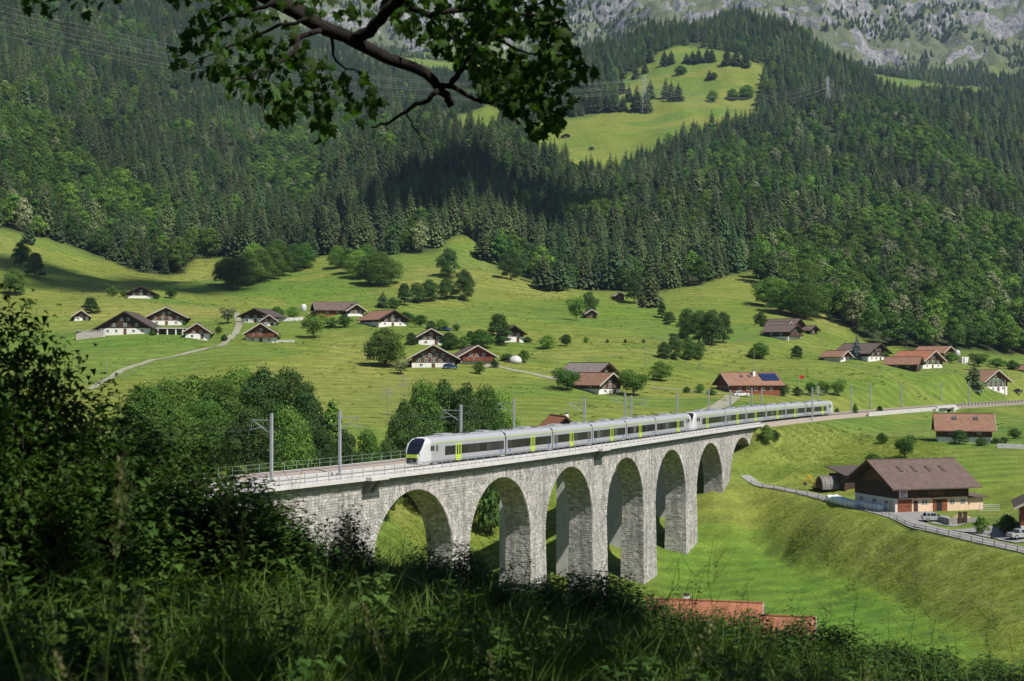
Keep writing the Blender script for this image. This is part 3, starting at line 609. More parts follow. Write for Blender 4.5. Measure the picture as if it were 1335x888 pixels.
pmat('ballast', (0.36, 0.3, 0.25), (0.2, 0.165, 0.14), 5.0, 0.95, bump=0.8)
pmat('grey_ballast', (0.34, 0.32, 0.3), (0.2, 0.19, 0.18), 5.0, 0.95, bump=0.8)
pmat('rail_steel', (0.3, 0.22, 0.17), (0.2, 0.14, 0.1), 2.0, 0.5, 0.6)
pmat('galvanised', (0.5, 0.52, 0.54), (0.4, 0.42, 0.44), 1.0, 0.5, 0.5)
pmat('green_rail', (0.25, 0.32, 0.25), (0.2, 0.25, 0.2), 1.0, 0.6, 0.3)
pmat('dark_wire', (0.12, 0.12, 0.12), None, 1, 0.6, 0.4)
ARC = [-2.3, 19.7, 42.4, 66.1, 90.1, 114.7, 137.8]; AR = 8.8; CROWN = -15.7; SPR = CROWN - AR; TOP = -14.15; WF = 2.0
PIER = [(ARC[i] + ARC[i + 1]) / 2 for i in range(6)]
def half_open(c, s): d = abs(s - c); return SPR + math.sqrt(max(AR * AR - d * d, 0)) if d < AR else None
def batt(z): return max(0.0, SPR - z) * 0.018
via = thing('viaduct', 'curved grey stone railway viaduct with seven tall round arches', 'viaduct', track(54.5, 0, ground(*track(54.5)[:2])))
inv = Matrix.Translation(-via.location)
def vpart(mb, name, mat, parent=via, **kw):
    loc = Vector((0, 0, 0)) if parent is not via else via.location
    o = mb.build(name, MATS[mat] if isinstance(mat, str) else [MATS[m] for m in mat], parent, **kw)
    mb.v = mb.v; me = o.data
    me.transform(Matrix.Translation(-via.location)); return o
def tp(s, off=0.0, z=RAIL_Z): return track(s, off, z)
# solid cores: abutments, piers, spandrels
def core_pier(i, p, s0, s1, zb):
    mb = MB(); n = 6
    for k in range(n):
        za = zb + (SPR - zb) * k / n; zc = zb + (SPR - zb) * (k + 1) / n
        q = []
        for z in (za, zc):
            b = batt(z); q += [tp(s0 - b + .06, WF + b - .07, z), tp(s1 + b - .06, WF + b - .07, z), tp(s1 + b - .06, -WF - b, z), tp(s0 - b + .06, -WF - b, z)]
        mb.hexa(q)
    return mb
rs = random.Random(5)
def block(mb, pts, nrm, proud):
    """pts: four corners of a facing stone on the wall, nrm: outward"""
    c = (pts[0] + pts[1] + pts[2] + pts[3]) / 4; g = 0.022; o = []
    for p in pts:
        d = (c - p); o.append(p + d.normalized() * min(g * 1.6, d.length * .2))
    fr = [p + (c - p) * rs.uniform(0.03, 0.09) + nrm * (proud + rs.uniform(-.015, .015)) for p in o]; bk = [p - nrm * 0.02 for p in o]
    mb.add(bk + fr, [(4, 5, 6, 7), (0, 1, 5, 4), (1, 2, 6, 5), (2, 3, 7, 6), (3, 0, 4, 7)])
def course(mb, s0, s1, za, zc, fo, nrmf, flip=False):
    s = s0
    while s < s1 - 0.05:
        l = rs.uniform(0.35, 0.95); e = min(s + l, s1)
        if s1 - e < 0.3: e = s1
        block(mb, [fo(s, za), fo(e, za), fo(e, zc), fo(s, zc)], nrmf((s + e) / 2), rs.uniform(0.02, 0.085)); s = e
def out_n(s): a = float(heading(s)); return Vector((math.cos(a), -math.sin(a), 0))
def fwd(s): a = float(heading(s)); return Vector((math.sin(a), math.cos(a), 0))
for i, p in enumerate(PIER):
    s0 = ARC[i] + AR; s1 = ARC[i + 1] - AR; g = [ground(*tp(s, o, 0)[:2]) for s in (s0 - .5, s1 + .5) for o in (-2.5, 2.5)]; zb = min(g) - 1.0
    po = vpart(core_pier(i, p, s0, s1, zb), 'pier', 'mortar')
    mb = MB(); z = zb + .2
    while z < SPR:
        h = min(rs.uniform(.3, .42), max(SPR - z, .1)); zc = z + h
        if SPR - zc < .25: zc = SPR
        b = batt((z + zc) / 2)
        course(mb, s0 - b, s1 + b, z, zc, lambda s, zz: tp(s, WF + batt(zz) - .06, zz), out_n)
        for sg, se in ((-1, s0), (1, s1)):     # side faces
            nf = fwd(se) * sg
            course(mb, -WF - b, WF + b - .02, z, zc, (lambda o, zz, se=se, sg=sg: tp(se + sg * (batt(zz) - .06), o, zz)), lambda o, nf=nf: nf)
        z = zc
    o = vpart(mb, 'stone_facing', 'stone', po); tag(o, kind='stuff')
def spandrel(i, c, sa, sb):
    """the bay over one opening, from pier centre to pier centre"""
    mb = MB(); N = 28; xs = sorted(set([sa, sb] + [c + AR * math.cos(math.pi * k / N) for k in range(N + 1)]))
    def low(s): h = half_open(c, s); return h if h is not None else SPR
    fr = []
    for a, b in zip(xs[:-1], xs[1:]):
        m = (a + b) / 2; la, lb = (low(a), low(b)) if abs(m - c) < AR else (SPR, SPR)
        if TOP - la < .01 and TOP - lb < .01: continue
        mb.hexa([tp(a, WF - .07, la), tp(b, WF - .07, lb), tp(b, -WF, lb), tp(a, -WF, la), tp(a, WF - .07, TOP), tp(b, WF - .07, TOP), tp(b, -WF, TOP), tp(a, -WF, TOP)])
    so_ = vpart(mb, 'arch', 'mortar')
    mb = MB(); z = SPR; RO = AR + 0.85
    while z < TOP - .02:
        zc = z + rs.uniform(.3, .42)
        if TOP - zc < .3: zc = TOP
        zm = (z + zc) / 2; dz = zm - SPR
        if dz < RO: hw = math.sqrt(RO * RO - dz * dz); segs = [(sa, c - hw), (c + hw, sb)]
        else: segs = [(sa, sb)]
        for a, b in segs:
            if b - a > .15: course(mb, a, b, z, zc, lambda s, zz: tp(s, WF - .06, zz), out_n)
        z = zc
    # voussoirs
    nv = 60
    for k in range(nv):
        a0, a1 = math.pi * k / nv, math.pi * (k + 1) / nv; ro = RO - .02 + rs.uniform(-.06, .1)
        P = [(AR * math.cos(a0), AR * math.sin(a0)), (AR * math.cos(a1), AR * math.sin(a1)), (ro * math.cos(a1), ro * math.sin(a1)), (ro * math.cos(a0), ro * math.sin(a0))]
        q = [tp(c + x, WF - .06, SPR + zz) for x, zz in P]
        block(mb, [q[0], q[3], q[2], q[1]], out_n(c), rs.uniform(.07, .12))
    # soffit
    nc_ = 76
    for k in range(nc_):
        a0, a1 = math.pi * k / nc_, math.pi * (k + 1) / nc_; am = (a0 + a1) / 2
        nf = (fwd(c) * -math.cos(am) + Vector((0, 0, -math.sin(am))))
        course(mb, -WF, WF - .03, a0, a1, lambda o, a: tp(c + (AR + .03) * math.cos(a), o, SPR + (AR + .03) * math.sin(a)), lambda o, nf=nf: nf)
    o = vpart(mb, 'stone_facing', 'stone', so_); tag(o, kind='stuff')
ends = [-11.1] + PIER + [146.6]
for i, c in enumerate(ARC): spandrel(i, c, ends[i], ends[i + 1])
for nm, sa, sb in (('abutment', -78.0, -11.1), ('abutment', 146.6, 156.0)):
    mb = MB(); st = np.linspace(sa, sb, 12)
    for a, b in zip(st[:-1], st[1:]):
        zb = min(ground(*tp(s, o, 0)[:2]) for s in (a, b) for o in (-2, 2)) - 2.0
        mb.hexa([tp(a, WF - .07, zb), tp(b, WF - .07, zb), tp(b, -WF, zb), tp(a, -WF, zb), tp(a, WF - .07, TOP), tp(b, WF - .07, TOP), tp(b, -WF, TOP), tp(a, -WF, TOP)])
    po = vpart(mb, nm, 'mortar'); mb = MB(); z = -38.0
    if sa < 0: sa = -40.0
    while z < TOP:
        zc = min(z + rs.uniform(.3, .42), TOP)
        if TOP - zc < .25: zc = TOP
        n = 8
        a = sa
        for k in range(n):
            u, v = sa + (sb - sa) * k / n, sa + (sb - sa) * (k + 1) / n
            if ground(*tp((u + v) / 2, WF + .2, 0)[:2]) - 2.5 < z: course(mb, u, v, z, zc, lambda s, zz: tp(s, WF - .06, zz), out_n)
        if sa < 0:
            nf = fwd(sb); course(mb, -WF, WF, z, min(zc, SPR), lambda o, zz: tp(sb - .06, o, zz), lambda o: nf) if z < SPR else None
        z = zc
    o = vpart(mb, 'stone_facing', 'stone', po); tag(o, kind='stuff')
# deck
def ribbon(mb, s0, s1, prof, step=2.0):
    """closed cross-section (off, z) swept along the line"""
    n = max(1, int((s1 - s0) / step)); k = len(prof); vs = []; fs = []
    for i in range(n + 1):
        s = s0 + (s1 - s0) * i / n
        for o, z in prof: vs.append(tp(s, o, z))
    for i in range(n):
        for j in range(k): j2 = (j + 1) % k; fs.append((i*k+j, i*k+j2, (i+1)*k+j2, (i+1)*k+j))
    fs.append(tuple(range(k - 1, -1, -1))); fs.append(tuple(n*k + j for j in range(k))); return mb.add(vs, fs)
SV0, SV1 = -95.0, 152.0
vpart(ribbon(MB(), SV0, SV1, [(2.42, -14.3), (2.42, -13.78), (-2.4, -13.78), (-2.4, -14.3)]), 'cornice', 'shade_dark_stone')  # dark strip paints the shadow band under the slab overhang
vpart(ribbon(MB(), SV0, SV1, [(2.85, -13.76), (2.85, -13.36), (1.75, -13.36), (1.75, -13.42), (-2.8, -13.42), (-2.8, -13.76)]), 'deck_slab', 'pale_concrete')
vpart(ribbon(MB(), SV0, SV1, [(1.95, -13.34), (1.95, -12.86), (1.78, -12.86), (1.78, -13.34)]), 'ballast_kerb', 'concrete')
for sb_ in (-12.0, 53.0):
    mb = MB(); mb.hexa([tp(sb_ - 1.7, 2.86, -13.74), tp(sb_ + 1.7, 2.86, -13.74), tp(sb_ + 1.7, 3.75, -13.74), tp(sb_ - 1.7, 3.75, -13.74), tp(sb_ - 1.7, 2.86, -13.3), tp(sb_ + 1.7, 2.86, -13.3), tp(sb_ + 1.7, 3.75, -13.3), tp(sb_ - 1.7, 3.75, -13.3)])
    rb = vpart(mb, 'refuge_platform', 'pale_concrete')
    mb = MB()
    for d in (-1.0, .4): mb.hexa([tp(sb_ + d, 2.1, -15.3), tp(sb_ + d + .6, 2.1, -15.3), tp(sb_ + d + .6, 2.2, -15.3), tp(sb_ + d, 2.2, -15.3), tp(sb_ + d, 2.1, -13.77), tp(sb_ + d + .6, 2.1, -13.77), tp(sb_ + d + .6, 3.6, -13.77), tp(sb_ + d, 3.6, -13.77)])
    vpart(mb, 'corbel', 'shade_dark_stone', rb)
# railing: posts and two thin rails
def railing(label, off, s0, s1, step, h, mat, z0, skip=None):
    t_ = thing('railing', label, 'railing', tp(s0, off, z0)); pm = MB(); pm.box(-.035, .035, -.035, .035, -.05, h); pme = pm.mesh('post', MATS[mat])
    n = int((s1 - s0) / step)
    for i in range(n + 1):
        s = s0 + (s1 - s0) * i / n; o = link(bpy.data.objects.new('post', pme), t_); p = tp(s, off, z0) - t_.location; o.location = p; o.rotation_euler = (0, 0, -float(heading(s)))
    for hh in (h * .52, h - .03):
        mb = MB(); mb.tube([tp(s0 + (s1 - s0) * i / n, off, z0 + hh) - t_.location for i in range(n + 1)], .022, 5); mb.build('handrail', MATS[mat], t_)
railing('thin grey steel railing along the stone viaduct walkway', 2.7, -75, 150, 2.1, 1.15, 'galvanised', -13.36)
railing('green steel railing on the far side of the second track', -12.6, -85, 60, 2.4, 1.15, 'green_rail', -13.4)

# ---------------------------------------------------------------- second bridge on slim concrete piers, behind the first
v2 = thing('concrete_viaduct', 'pale concrete railway bridge on slim piers behind the stone arches', 'bridge', tp(54, -9.2, ground(*tp(54, -9.2, 0)[:2])))
def v2part(mb, name, mat): o = mb.build(name, MATS[mat], v2); o.data.transform(Matrix.Translation(-v2.location)); return o
v2part(ribbon(MB(), -95, 150, [(-5.4, -13.9), (-5.4, -13.36), (-12.8, -13.36), (-12.8, -13.9)]), 'deck_slab', 'pale_concrete')
v2part(ribbon(MB(), -95, 150, [(-6.9, -15.4), (-6.6, -13.91), (-11.6, -13.91), (-11.3, -15.4)]), 'girder', 'concrete')
for p in [PIER[0] + 14, PIER[1] + 14.5, PIER[2] + 14, PIER[3] + 12.5, PIER[4] + 13]:
    mb = MB(); zb = min(ground(*tp(p, o, 0)[:2]) for o in (-7, -11.4)) - 1.5
    if zb > -17: continue
    mb.hexa([tp(p - 1.1, -7.1, zb), tp(p + 1.1, -7.1, zb), tp(p + 1.1, -11.2, zb), tp(p - 1.1, -11.2, zb), tp(p - .9, -7.1, -15.42), tp(p + .9, -7.1, -15.42), tp(p + .9, -11.2, -15.42), tp(p - .9, -11.2, -15.42)])
    v2part(mb, 'pier', 'concrete')
# ---------------------------------------------------------------- permanent way
for off, nm, s0, s1, bm, lb in ((0, 'railway_track', -150, 600, 'grey_ballast', 'ballasted railway track under the train'), (-9.2, 'railway_track', -150, 150, 'ballast', 'rusty ballasted second track behind the train')):
    tr = thing(nm, lb, 'track', tp(s0, off, RAIL_Z - .5)); tag(tr, kind='structure')
    def trp(mb, name, mat): o = mb.build(name, MATS[mat], tr); o.data.transform(Matrix.Translation(-tr.location)); return o
    trp(ribbon(MB(), s0, s1, [(off + 2.6 if off else off + 1.72, -13.41), (off + 1.65, -13.2), (off - 1.65, -13.2), (off - (2.6 if off else 1.72), -13.41)], 3), 'ballast_bed', bm)
    if off == 0: trp(ribbon(MB(), 150, 600, [(3.2, -14.2), (2.2, -13.22), (-7.0, -13.22), (-8.2, -14.2)], 3), 'embankment_ballast', 'ballast')
    for d in (-.75, .75): trp(ribbon(MB(), s0, s1, [(off + d + .05, -13.2), (off + d + .05, RAIL_Z), (off + d - .05, RAIL_Z), (off + d - .05, -13.2)], 3), 'rail', 'rail_steel')
    sm = MB(); sm.box(-1.25, 1.25, -.12, .12, -.1, .035); sme = sm.mesh('sleeper', MATS['concrete']); s = -60.0; n = 0
    while n < (110 if off else 100):
        o = link(bpy.data.objects.new('sleeper', sme), tr); o.location = tp(s, off, -13.2) - tr.location; o.rotation_euler = (0, 0, -float(heading(s))); s += .65; n += 1
# parapet wall and underpass on the right-hand embankment
pw = thing('retaining_wall', 'long pale concrete retaining wall beside the tracks with an underpass', 'wall', tp(232, 3.6, -15))
def pwp(mb, name, mat): o = mb.build(name, MATS[mat], pw); o.data.transform(Matrix.Translation(-pw.location)); return o
pwp(ribbon(MB(), 232, 300, [(3.7, -15.6), (3.7, -13.0), (3.3, -13.0), (3.3, -15.6)], 4), 'wall', 'concrete')
pwp(ribbon(MB(), 289, 306, [(4.6, -13.4), (4.6, -12.75), (3.72, -12.75), (3.72, -13.4)], 4), 'bridge_beam', 'pale_concrete')
pwp(ribbon(MB(), 287, 289.5, [(4.7, -18.5), (4.7, -13.42), (3.72, -13.42), (3.72, -18.5)], 4), 'bridge_abutment', 'concrete')
pwp(ribbon(MB(), 303.5, 308, [(4.7, -18.5), (4.7, -13.42), (3.72, -13.42), (3.72, -18.5)], 4), 'bridge_abutment', 'pale_concrete')
pwp(ribbon(MB(), 289.6, 303.4, [(3.71, -18.5), (3.71, -15.62), (3.6, -15.62), (3.6, -18.5)], 4), 'underpass_dark_panel', 'dark_wire')  # solid dark panel stands in for the shade inside the underpass
tf = thing('trackside_fence', 'low dark post fence along the railway embankment beyond the underpass', 'fence', tp(306, 3.4, -13.6))
pm = MB(); pm.box(-.07, .07, -.07, .07, 0, 1.15); pme = pm.mesh('post', MATS['dark_wire'])
for i in range(75):
    s = 308 + i * 3.2; o = link(bpy.data.objects.new('post', pme), tf); o.location = tp(s, 3.4, -13.65) - tf.location
for hh in (.45, 1.0):
    mb = MB(); mb.tube([tp(308 + i * 3.2, 3.4, -13.65 + hh) - tf.location for i in range(75)], .05, 4); mb.build('wire', MATS['dark_wire'], tf)

# ---------------------------------------------------------------- catenary masts
def s_at(col, off):
    ss = np.arange(-80, 500, 1.0); cc = [proj(tp(s, off, 0))[0] for s in ss]; return float(np.interp(col, cc, ss))
MAST = MB(); MAST.box(-.15, .15, -.13, .13, -.9, 7.7); MASTM = MAST.mesh('pole', MATS['galvanised'])
def arm_mesh(sg, reach):
    mb = MB(); mb.tube([(0, 0, 6.9), (sg * reach, 0, 6.9)], .045, 5); mb.tube([(0, 0, 5.3), (sg * reach * .96, 0, 6.85)], .045, 5); mb.tube([(sg * reach * .5, 0, 6.1), (sg * reach * 1.12, 0, 5.75)], .035, 5); mb.tube([(sg * reach, 0, 6.9), (sg * reach * 1.05, 0, 5.7)], .02, 4)
    return mb.mesh('cantilever_arm', MATS['galvanised'])
ARML, ARMR = arm_mesh(-1, 3.0), arm_mesh(1, 3.0); FOOT = MB(); FOOT.box(-.35, .35, -.35, .35, -.9, .05); FOOTM = FOOT.mesh('foundation', MATS['concrete'])
def mast(col, off, arm, label, s=None):
    s = s_at(col, off) if s is None else s
    p = tp(s, off, RAIL_Z - .25); m_ = thing('catenary_mast', label, 'mast', p, -float(heading(s)), 'catenary masts along the railway')
    link(bpy.data.objects.new('pole', MASTM), m_); link(bpy.data.objects.new('foundation', FOOTM), m_)
    if arm: link(bpy.data.objects.new('cantilever_arm', ARML if arm < 0 else ARMR), m_)
    return m_
ORD = ['first', 'second', 'third', 'fourth', 'fifth', 'sixth', 'seventh', 'eighth', 'ninth', 'tenth', 'eleventh', 'twelfth', 'thirteenth']
for (c, a, lb) in [(354, -1, 'grey catenary mast among the leaves where the railing begins'), (443, 1, 'grey catenary mast standing ahead of the train front'), (601, -1, 'grey catenary mast behind the leading coach of the front train'),
                (762, -1, 'grey mast with a green box beside the tiled roof behind the train'), (823, 1, 'grey catenary mast behind the fifth coach of the front train'), (883, 0, 'bare grey mast behind the join of the two trains'),
                (952, 0, 'grey mast above the second coach of the rear train'), (993, 0, 'grey mast above the middle of the rear train'), (1059, 1, 'grey mast in front of the last coach of the rear train'),
                (1110, 0, 'grey mast just beyond the tail of the rear train'), (1175, 0, 'tall grey mast where the pale retaining wall begins'), (1263, 0, 'grey mast above the brown-roofed chalet by the underpass')]:
    m_ = mast(c, -3.9 if c != 1059 else 2.9, a, lb)
    if c == 762:
        mb = MB(); mb.box(-.45, .45, -.3, .3, 2.6, 3.7); mb.build('signal_box', pmat('green_enamel', (0.02, 0.2, 0.15), None, 1, .5), m_)
for i, (c, off) in enumerate([(670, -13.4), (815, -13.4), (924, -13.4), (980, -8.6), (1066, -8.6), (1135, -8.6), (1227, -8.6), (1310, -8.6)]):
    mast(c, off, -1 if i < 2 else 0, 'grey mast of the rear row beyond the second track, %s counting from the train front' % ORD[i])
for off, lb in ((0.0, 'thin overhead contact wire above the train'), (-9.2, 'thin overhead contact wire above the second track')):
    w = MB(); w.tube([tp(s, off, RAIL_Z + 5.4) for s in range(-140, 560, 10)], .009, 4); w.tube([tp(s, off, RAIL_Z + 6.5 - .7 * (1 - abs(((s / 50) % 1) * 2 - 1) ** 2)) for s in range(-140, 560, 10)], .008, 4)
    tag(w.build('contact_wire', MATS['dark_wire']), lb, 'wire')

# ---------------------------------------------------------------- the two coupled trains
pmat('train_silver', (0.4, 0.413, 0.435), (0.35, 0.362, 0.385), 0.6, 0.35, 0.15, 0.5)
pmat('train_white', (0.56, 0.565, 0.575), (0.5, 0.505, 0.515), 0.6, 0.3, 0.0, 0.5)
pmat('train_roof', (0.42, 0.435, 0.46), (0.32, 0.33, 0.35), 0.8, 0.5, 0.2, 0.4)
pmat('lime', (0.45, 0.6, 0.06), (0.4, 0.54, 0.05), 1, 0.4, 0, 0.5)
t = NT('train_glass'); t.principled(t.ramp(t.node('ShaderNodeObjectInfo').outputs['Random'], [(.0, (0.008, 0.01, 0.012)), (.6, (0.02, 0.022, 0.025)), (.85, (0.05, 0.05, 0.05)), (1.0, (0.12, 0.12, 0.12))]), .12, 0, None, .35)
pmat('navy_glass', (0.006, 0.009, 0.018), (0.01, 0.014, 0.024), 1, 0.1, 0, 0.4)
pmat('black_rubber', (0.02, 0.02, 0.022), None, 1, 0.8)
pmat('underframe', (0.1, 0.1, 0.105), (0.06, 0.06, 0.06), 2, 0.7)
pmat('logo_blue', (0.06, 0.12, 0.5), (0.06, 0.12, 0.5), 1, 0.6)
pmat('orange_line', (0.75, 0.42, 0.03), None, 1, 0.5)
HW = 1.41
SEC = [(-HW + .1, .42), (-HW, .75), (-HW, 2.95), (-HW + .08, 3.22), (-HW + .34, 3.52), (-.6, 3.72), (.6, 3.72), (HW - .34, 3.52), (HW - .08, 3.22), (HW, 2.95), (HW, .75), (HW - .1, .42)]
def sweep_x(mb, secs):
    k = len(secs[0][1]); vs = []; fs = []
    for x, sec in secs: vs += [(x, y, z) for y, z in sec]
    for i in range(len(secs) - 1):
        for j in range(k): j2 = (j + 1) % k; fs.append((i*k+j2, i*k+j, (i+1)*k+j, (i+1)*k+j2))
    fs.append(tuple(range(k))); fs.append(tuple((len(secs)-1)*k + j for j in range(k - 1, -1, -1))); return mb.add(vs, fs)
def bx(name, mat, *b): return (name, MB().box(*b).mesh(name, MATS[mat]))
EL, ML = 22.0, 15.3
_meshc = {}
def boxmesh(name, mat, sx, sy, sz):
    key = (name, mat, round(sx, 3), round(sy, 3), round(sz, 3))
    if key not in _meshc: _meshc[key] = MB().box(-sx/2, sx/2, -sy/2, sy/2, -sz/2, sz/2).mesh(name, MATS[mat])
    return _meshc[key]
def sub(name, mat, parent, c, size): o = link(bpy.data.objects.new(name, boxmesh(name, mat, *size)), parent); o.location = c; return o
_fontc = {}
def lettering(txt, size, mat, parent, loc, rot):
    me = _fontc.get((txt, size, mat))
    if me is None:
        cu = bpy.data.curves.new('lettering', 'FONT'); cu.body = txt; cu.size = size; cu.extrude = .004; cu.align_x = 'CENTER'; cu.align_y = 'CENTER'; cu.resolution_u = 2
        tmp = bpy.data.objects.new('tmp', cu); COL.objects.link(tmp); dg = bpy.context.evaluated_depsgraph_get(); dg.update()
        me = bpy.data.meshes.new_from_object(tmp.evaluated_get(dg)); me.name = 'lettering'; me.materials.clear(); me.materials.append(MATS[mat]); bpy.data.objects.remove(tmp); _fontc[(txt, size, mat)] = me
    o = link(bpy.data.objects.new('lettering', me), parent); o.location = loc; o.rotation_euler = rot; return o
def car_body(L, cab):
    mb = MB()
    if not cab: sweep_x(mb, [(-L/2 + .2, SEC), (L/2 - .2, SEC)]); return mb.mesh('coach', MATS['train_silver'])
    # cab at -L/2 (nose); sections shrink towards the nose
    def sec(top, w, low):
        o = []
        for y, z in SEC:
            zz = low if z < .6 else min(z, top - (0 if abs(y) < HW - .3 else .06 if abs(y) < HW - .05 else .12)) if z > 2 else z
            o.append((y * w, zz))
        return o
    x0 = -L / 2
    secs = [(x0, sec(1.55, .62, .5)), (x0 + .18, sec(1.75, .78, .35)), (x0 + .56, sec(2.35, .92, .32)), (x0 + 1.05, sec(3.0, .98, .36)), (x0 + 1.62, sec(3.5, 1.0, .4)), (x0 + 2.3, sec(3.72, 1, .42)), (L/2 - .2, SEC)]
    mb.mi = 0; sweep_x(mb, secs[:-1]); mb2 = MB(); mb2.v = mb.v; mb2.f = mb.f; mb2.m = [0] * len(mb.f)
    mb2.mi = 1; sweep_x(mb2, [secs[-2], secs[-1]]); return mb2.mesh('coach', [MATS['train_white'], MATS['train_silver']])
BODY_M, BODY_E = car_body(ML, False), car_body(EL, True)
wheel_m = MB(); wheel_m.lathe([(.1, -.07), (.42, -.07), (.44, .02), (.46, .06), (.1, .07)], axis='y', n=14); WHEEL = wheel_m.mesh('wheel', MATS['underframe'])
BELL = MB(); BELL.box(-.42, .42, -1.2, 1.2, .5, 3.45); BELLM = BELL.mesh('gangway_bellows', MATS['black_rubber'])
BOGF = MB(); BOGF.box(-1.6, 1.6, -1.15, -1.0, .4, .75); BOGF.box(-1.6, 1.6, 1.0, 1.15, .4, .75); BOGF.box(-.25, .25, -1.1, 1.1, .4, .7); BOGM = BOGF.mesh('bogie_frame', MATS['underframe'])
WIND = MB()
def windscreen():
    # follows the nose between the cab sections
    mb = MB(); pts = [(.0, 1.66, .72), (.14, 1.82, .9), (.52, 2.4, 1.04), (1.0, 3.03, 1.06), (1.5, 3.42, .98), (1.75, 3.58, .86)]
    vs = []; fs = []
    for x, z, w in pts:
        for k in range(5): y = -w + 2 * w * k / 4; vs.append((x - .03 + .05 * abs(k - 2) / 2, y, z + .035 - .05 * (abs(k - 2) / 2) ** 2))
    for i in range(len(pts) - 1):
        for k in range(4): fs.append((i*5+k, (i+1)*5+k, (i+1)*5+k+1, i*5+k+1))
    b = len(vs); vs2 = [(x + .04, y, z - .06) for x, y, z in vs]; n = len(pts)
    fs2 = [tuple(b + j for j in reversed(f)) for f in fs]; ring = [k for k in range(5)] + [i*5+4 for i in range(1, n)] + [(n-1)*5+k for k in (3, 2, 1, 0)] + [i*5 for i in range(n-2, 0, -1)]
    fs3 = [(ring[(j+1) % len(ring)], ring[j], b + ring[j], b + ring[(j+1) % len(ring)]) for j in range(len(ring))]
    return mb.add(vs + vs2, fs + fs2 + fs3).mesh('windscreen', MATS['navy_glass'])
WSM = windscreen()
def dress(car, L, cab, idx, near_text):
    """windows, doors, stripe, roof gear, bogies of one coach"""
    x0 = -L/2 + (3.6 if cab else .55); x1 = L/2 - .55
    door = -1.9 if cab else (.9 if idx % 2 else -.6)
    for sy in (-1, 1):
        y = sy * (HW + .012)
        sub('door', 'lime', car, (door, sy * (HW + .015), 1.55), (1.35, .05, 2.2))
        for dx in (-.3, .3): sub('door_window', 'train_glass', car, (door + dx, sy * (HW + .045), 1.85), (.34, .02, 1.25))
        w0 = x0 + (2.1 if cab else 0); spans = [(w0, door - .78), (door + .78, x1)]
        for a, b in spans:
            if b - a < .8: continue
            n = max(1, round((b - a) / 1.6)); sub('window_band', 'black_rubber', car, ((a + b) / 2, y, 1.86), (b - a, .03, 1.16))
            for k in range(n):
                c = a + (b - a) * (k + .5) / n; sub('window', 'train_glass', car, (c, sy * (HW + .03), 1.87), ((b - a) / n - .12, .022, 1.04))
        sub('stripe', 'orange_line' if idx == 3 and sy < 0 and False else 'lime', car, ((x0 - .6 + x1 + .4) / 2, sy * (HW - .012), 2.99), (x1 - x0 + 1.0, .05, .075))
    sub('roof', 'train_roof', car, ((x0 + .6 + x1) / 2, 0, 3.735), (x1 - x0 - .4, 1.5, .08))
    for k, fx in enumerate((.22, .55, .8)):
        if (idx + k) % 2 == 0: sub('roof_unit', 'train_roof', car, (x0 + (x1 - x0) * fx, 0, 3.88), (2.6 - .5 * k, 1.3, .24))
        else: sub('roof_unit', 'underframe', car, (x0 + (x1 - x0) * fx, .1, 3.83), (1.1, .9, .14))
    sub('underfloor', 'underframe', car, ((x0 + x1) / 2, 0, .42), (x1 - x0 - 2.4, 2.3, .3))
    if near_text:
        for tx in ((x1 - .8,) if cab else (x0 + .7, x1 - .8)): lettering('bls', .62, 'logo_blue', car, (tx, -HW - .02, 1.02), (rad(90), 0, 0))
    def bogie(x):
        b = link(bpy.data.objects.new('bogie_frame', BOGM), car); b.location = (x, 0, 0)
        for dx in (-1.15, 1.15):
            for yy in (-.82, .82): w = link(bpy.data.objects.new('wheel', WHEEL), car); w.location = (x + dx, yy, .46)
    if cab: bogie(-L/2 + 4.6)
    bogie(L/2 + .2)
    if cab:
        ws = link(bpy.data.objects.new('windscreen', WSM), car); ws.location = (-L/2, 0, 0)
        sub('nose_band', 'lime', car, (-L/2 + .05, 0, 1.4), (.5, 1.66, .42)); sub('coupler_recess', 'black_rubber', car, (-L/2 + .03, 0, .82), (.5, 1.3, .62)); sub('coupler', 'underframe', car, (-L/2 - .32, 0, .8), (.5, .4, .35))
        for yy in (-.98, .98): sub('headlight', 'train_glass', car, (-L/2 + .3, yy * .98, 1.62), (.42, .16, .2))
        for sy in (-1, 1):
            sub('cab_window', 'train_glass', car, (-L/2 + 2.6, sy * (HW + .004), 2.32), (.95, .03, .62)); sub('cab_door_window', 'train_glass', car, (-L/2 + 3.7, sy * (HW + .012), 2.3), (.55, .03, .8))
def trainset(s0, label):
    tr = thing('train', label, 'train', tp(s0 + 52.6, 0, RAIL_Z)); cars = [(EL, 'a')] + [(ML, 'm')] * 4 + [(EL, 'b')]; s = s0; inv_ = Matrix.Translation(-tr.location)
    for i, (L, k) in enumerate(cars):
        a, b = tp(s + .0, 0), tp(s + L, 0); mid = (a + b) / 2; d = (b - a); ang = math.atan2(d.y, d.x)
        c = link(bpy.data.objects.new('coach', BODY_M if k == 'm' else BODY_E), tr); c.location = mid - tr.location; c.rotation_euler = (0, 0, ang + (math.pi if k == 'b' else 0))
        dress(c, L, k != 'm', i, k != 'b')
        if i < 5: g = link(bpy.data.objects.new('gangway_bellows', BELLM), c); g.location = (L/2 if k != 'b' else -L/2, 0, 0)
        s += L
    return tr
trainset(0.0, 'silver and lime six-coach train leading over the stone viaduct')
trainset(105.7, 'silver and lime six-coach train coupled behind, reaching the grass bank')
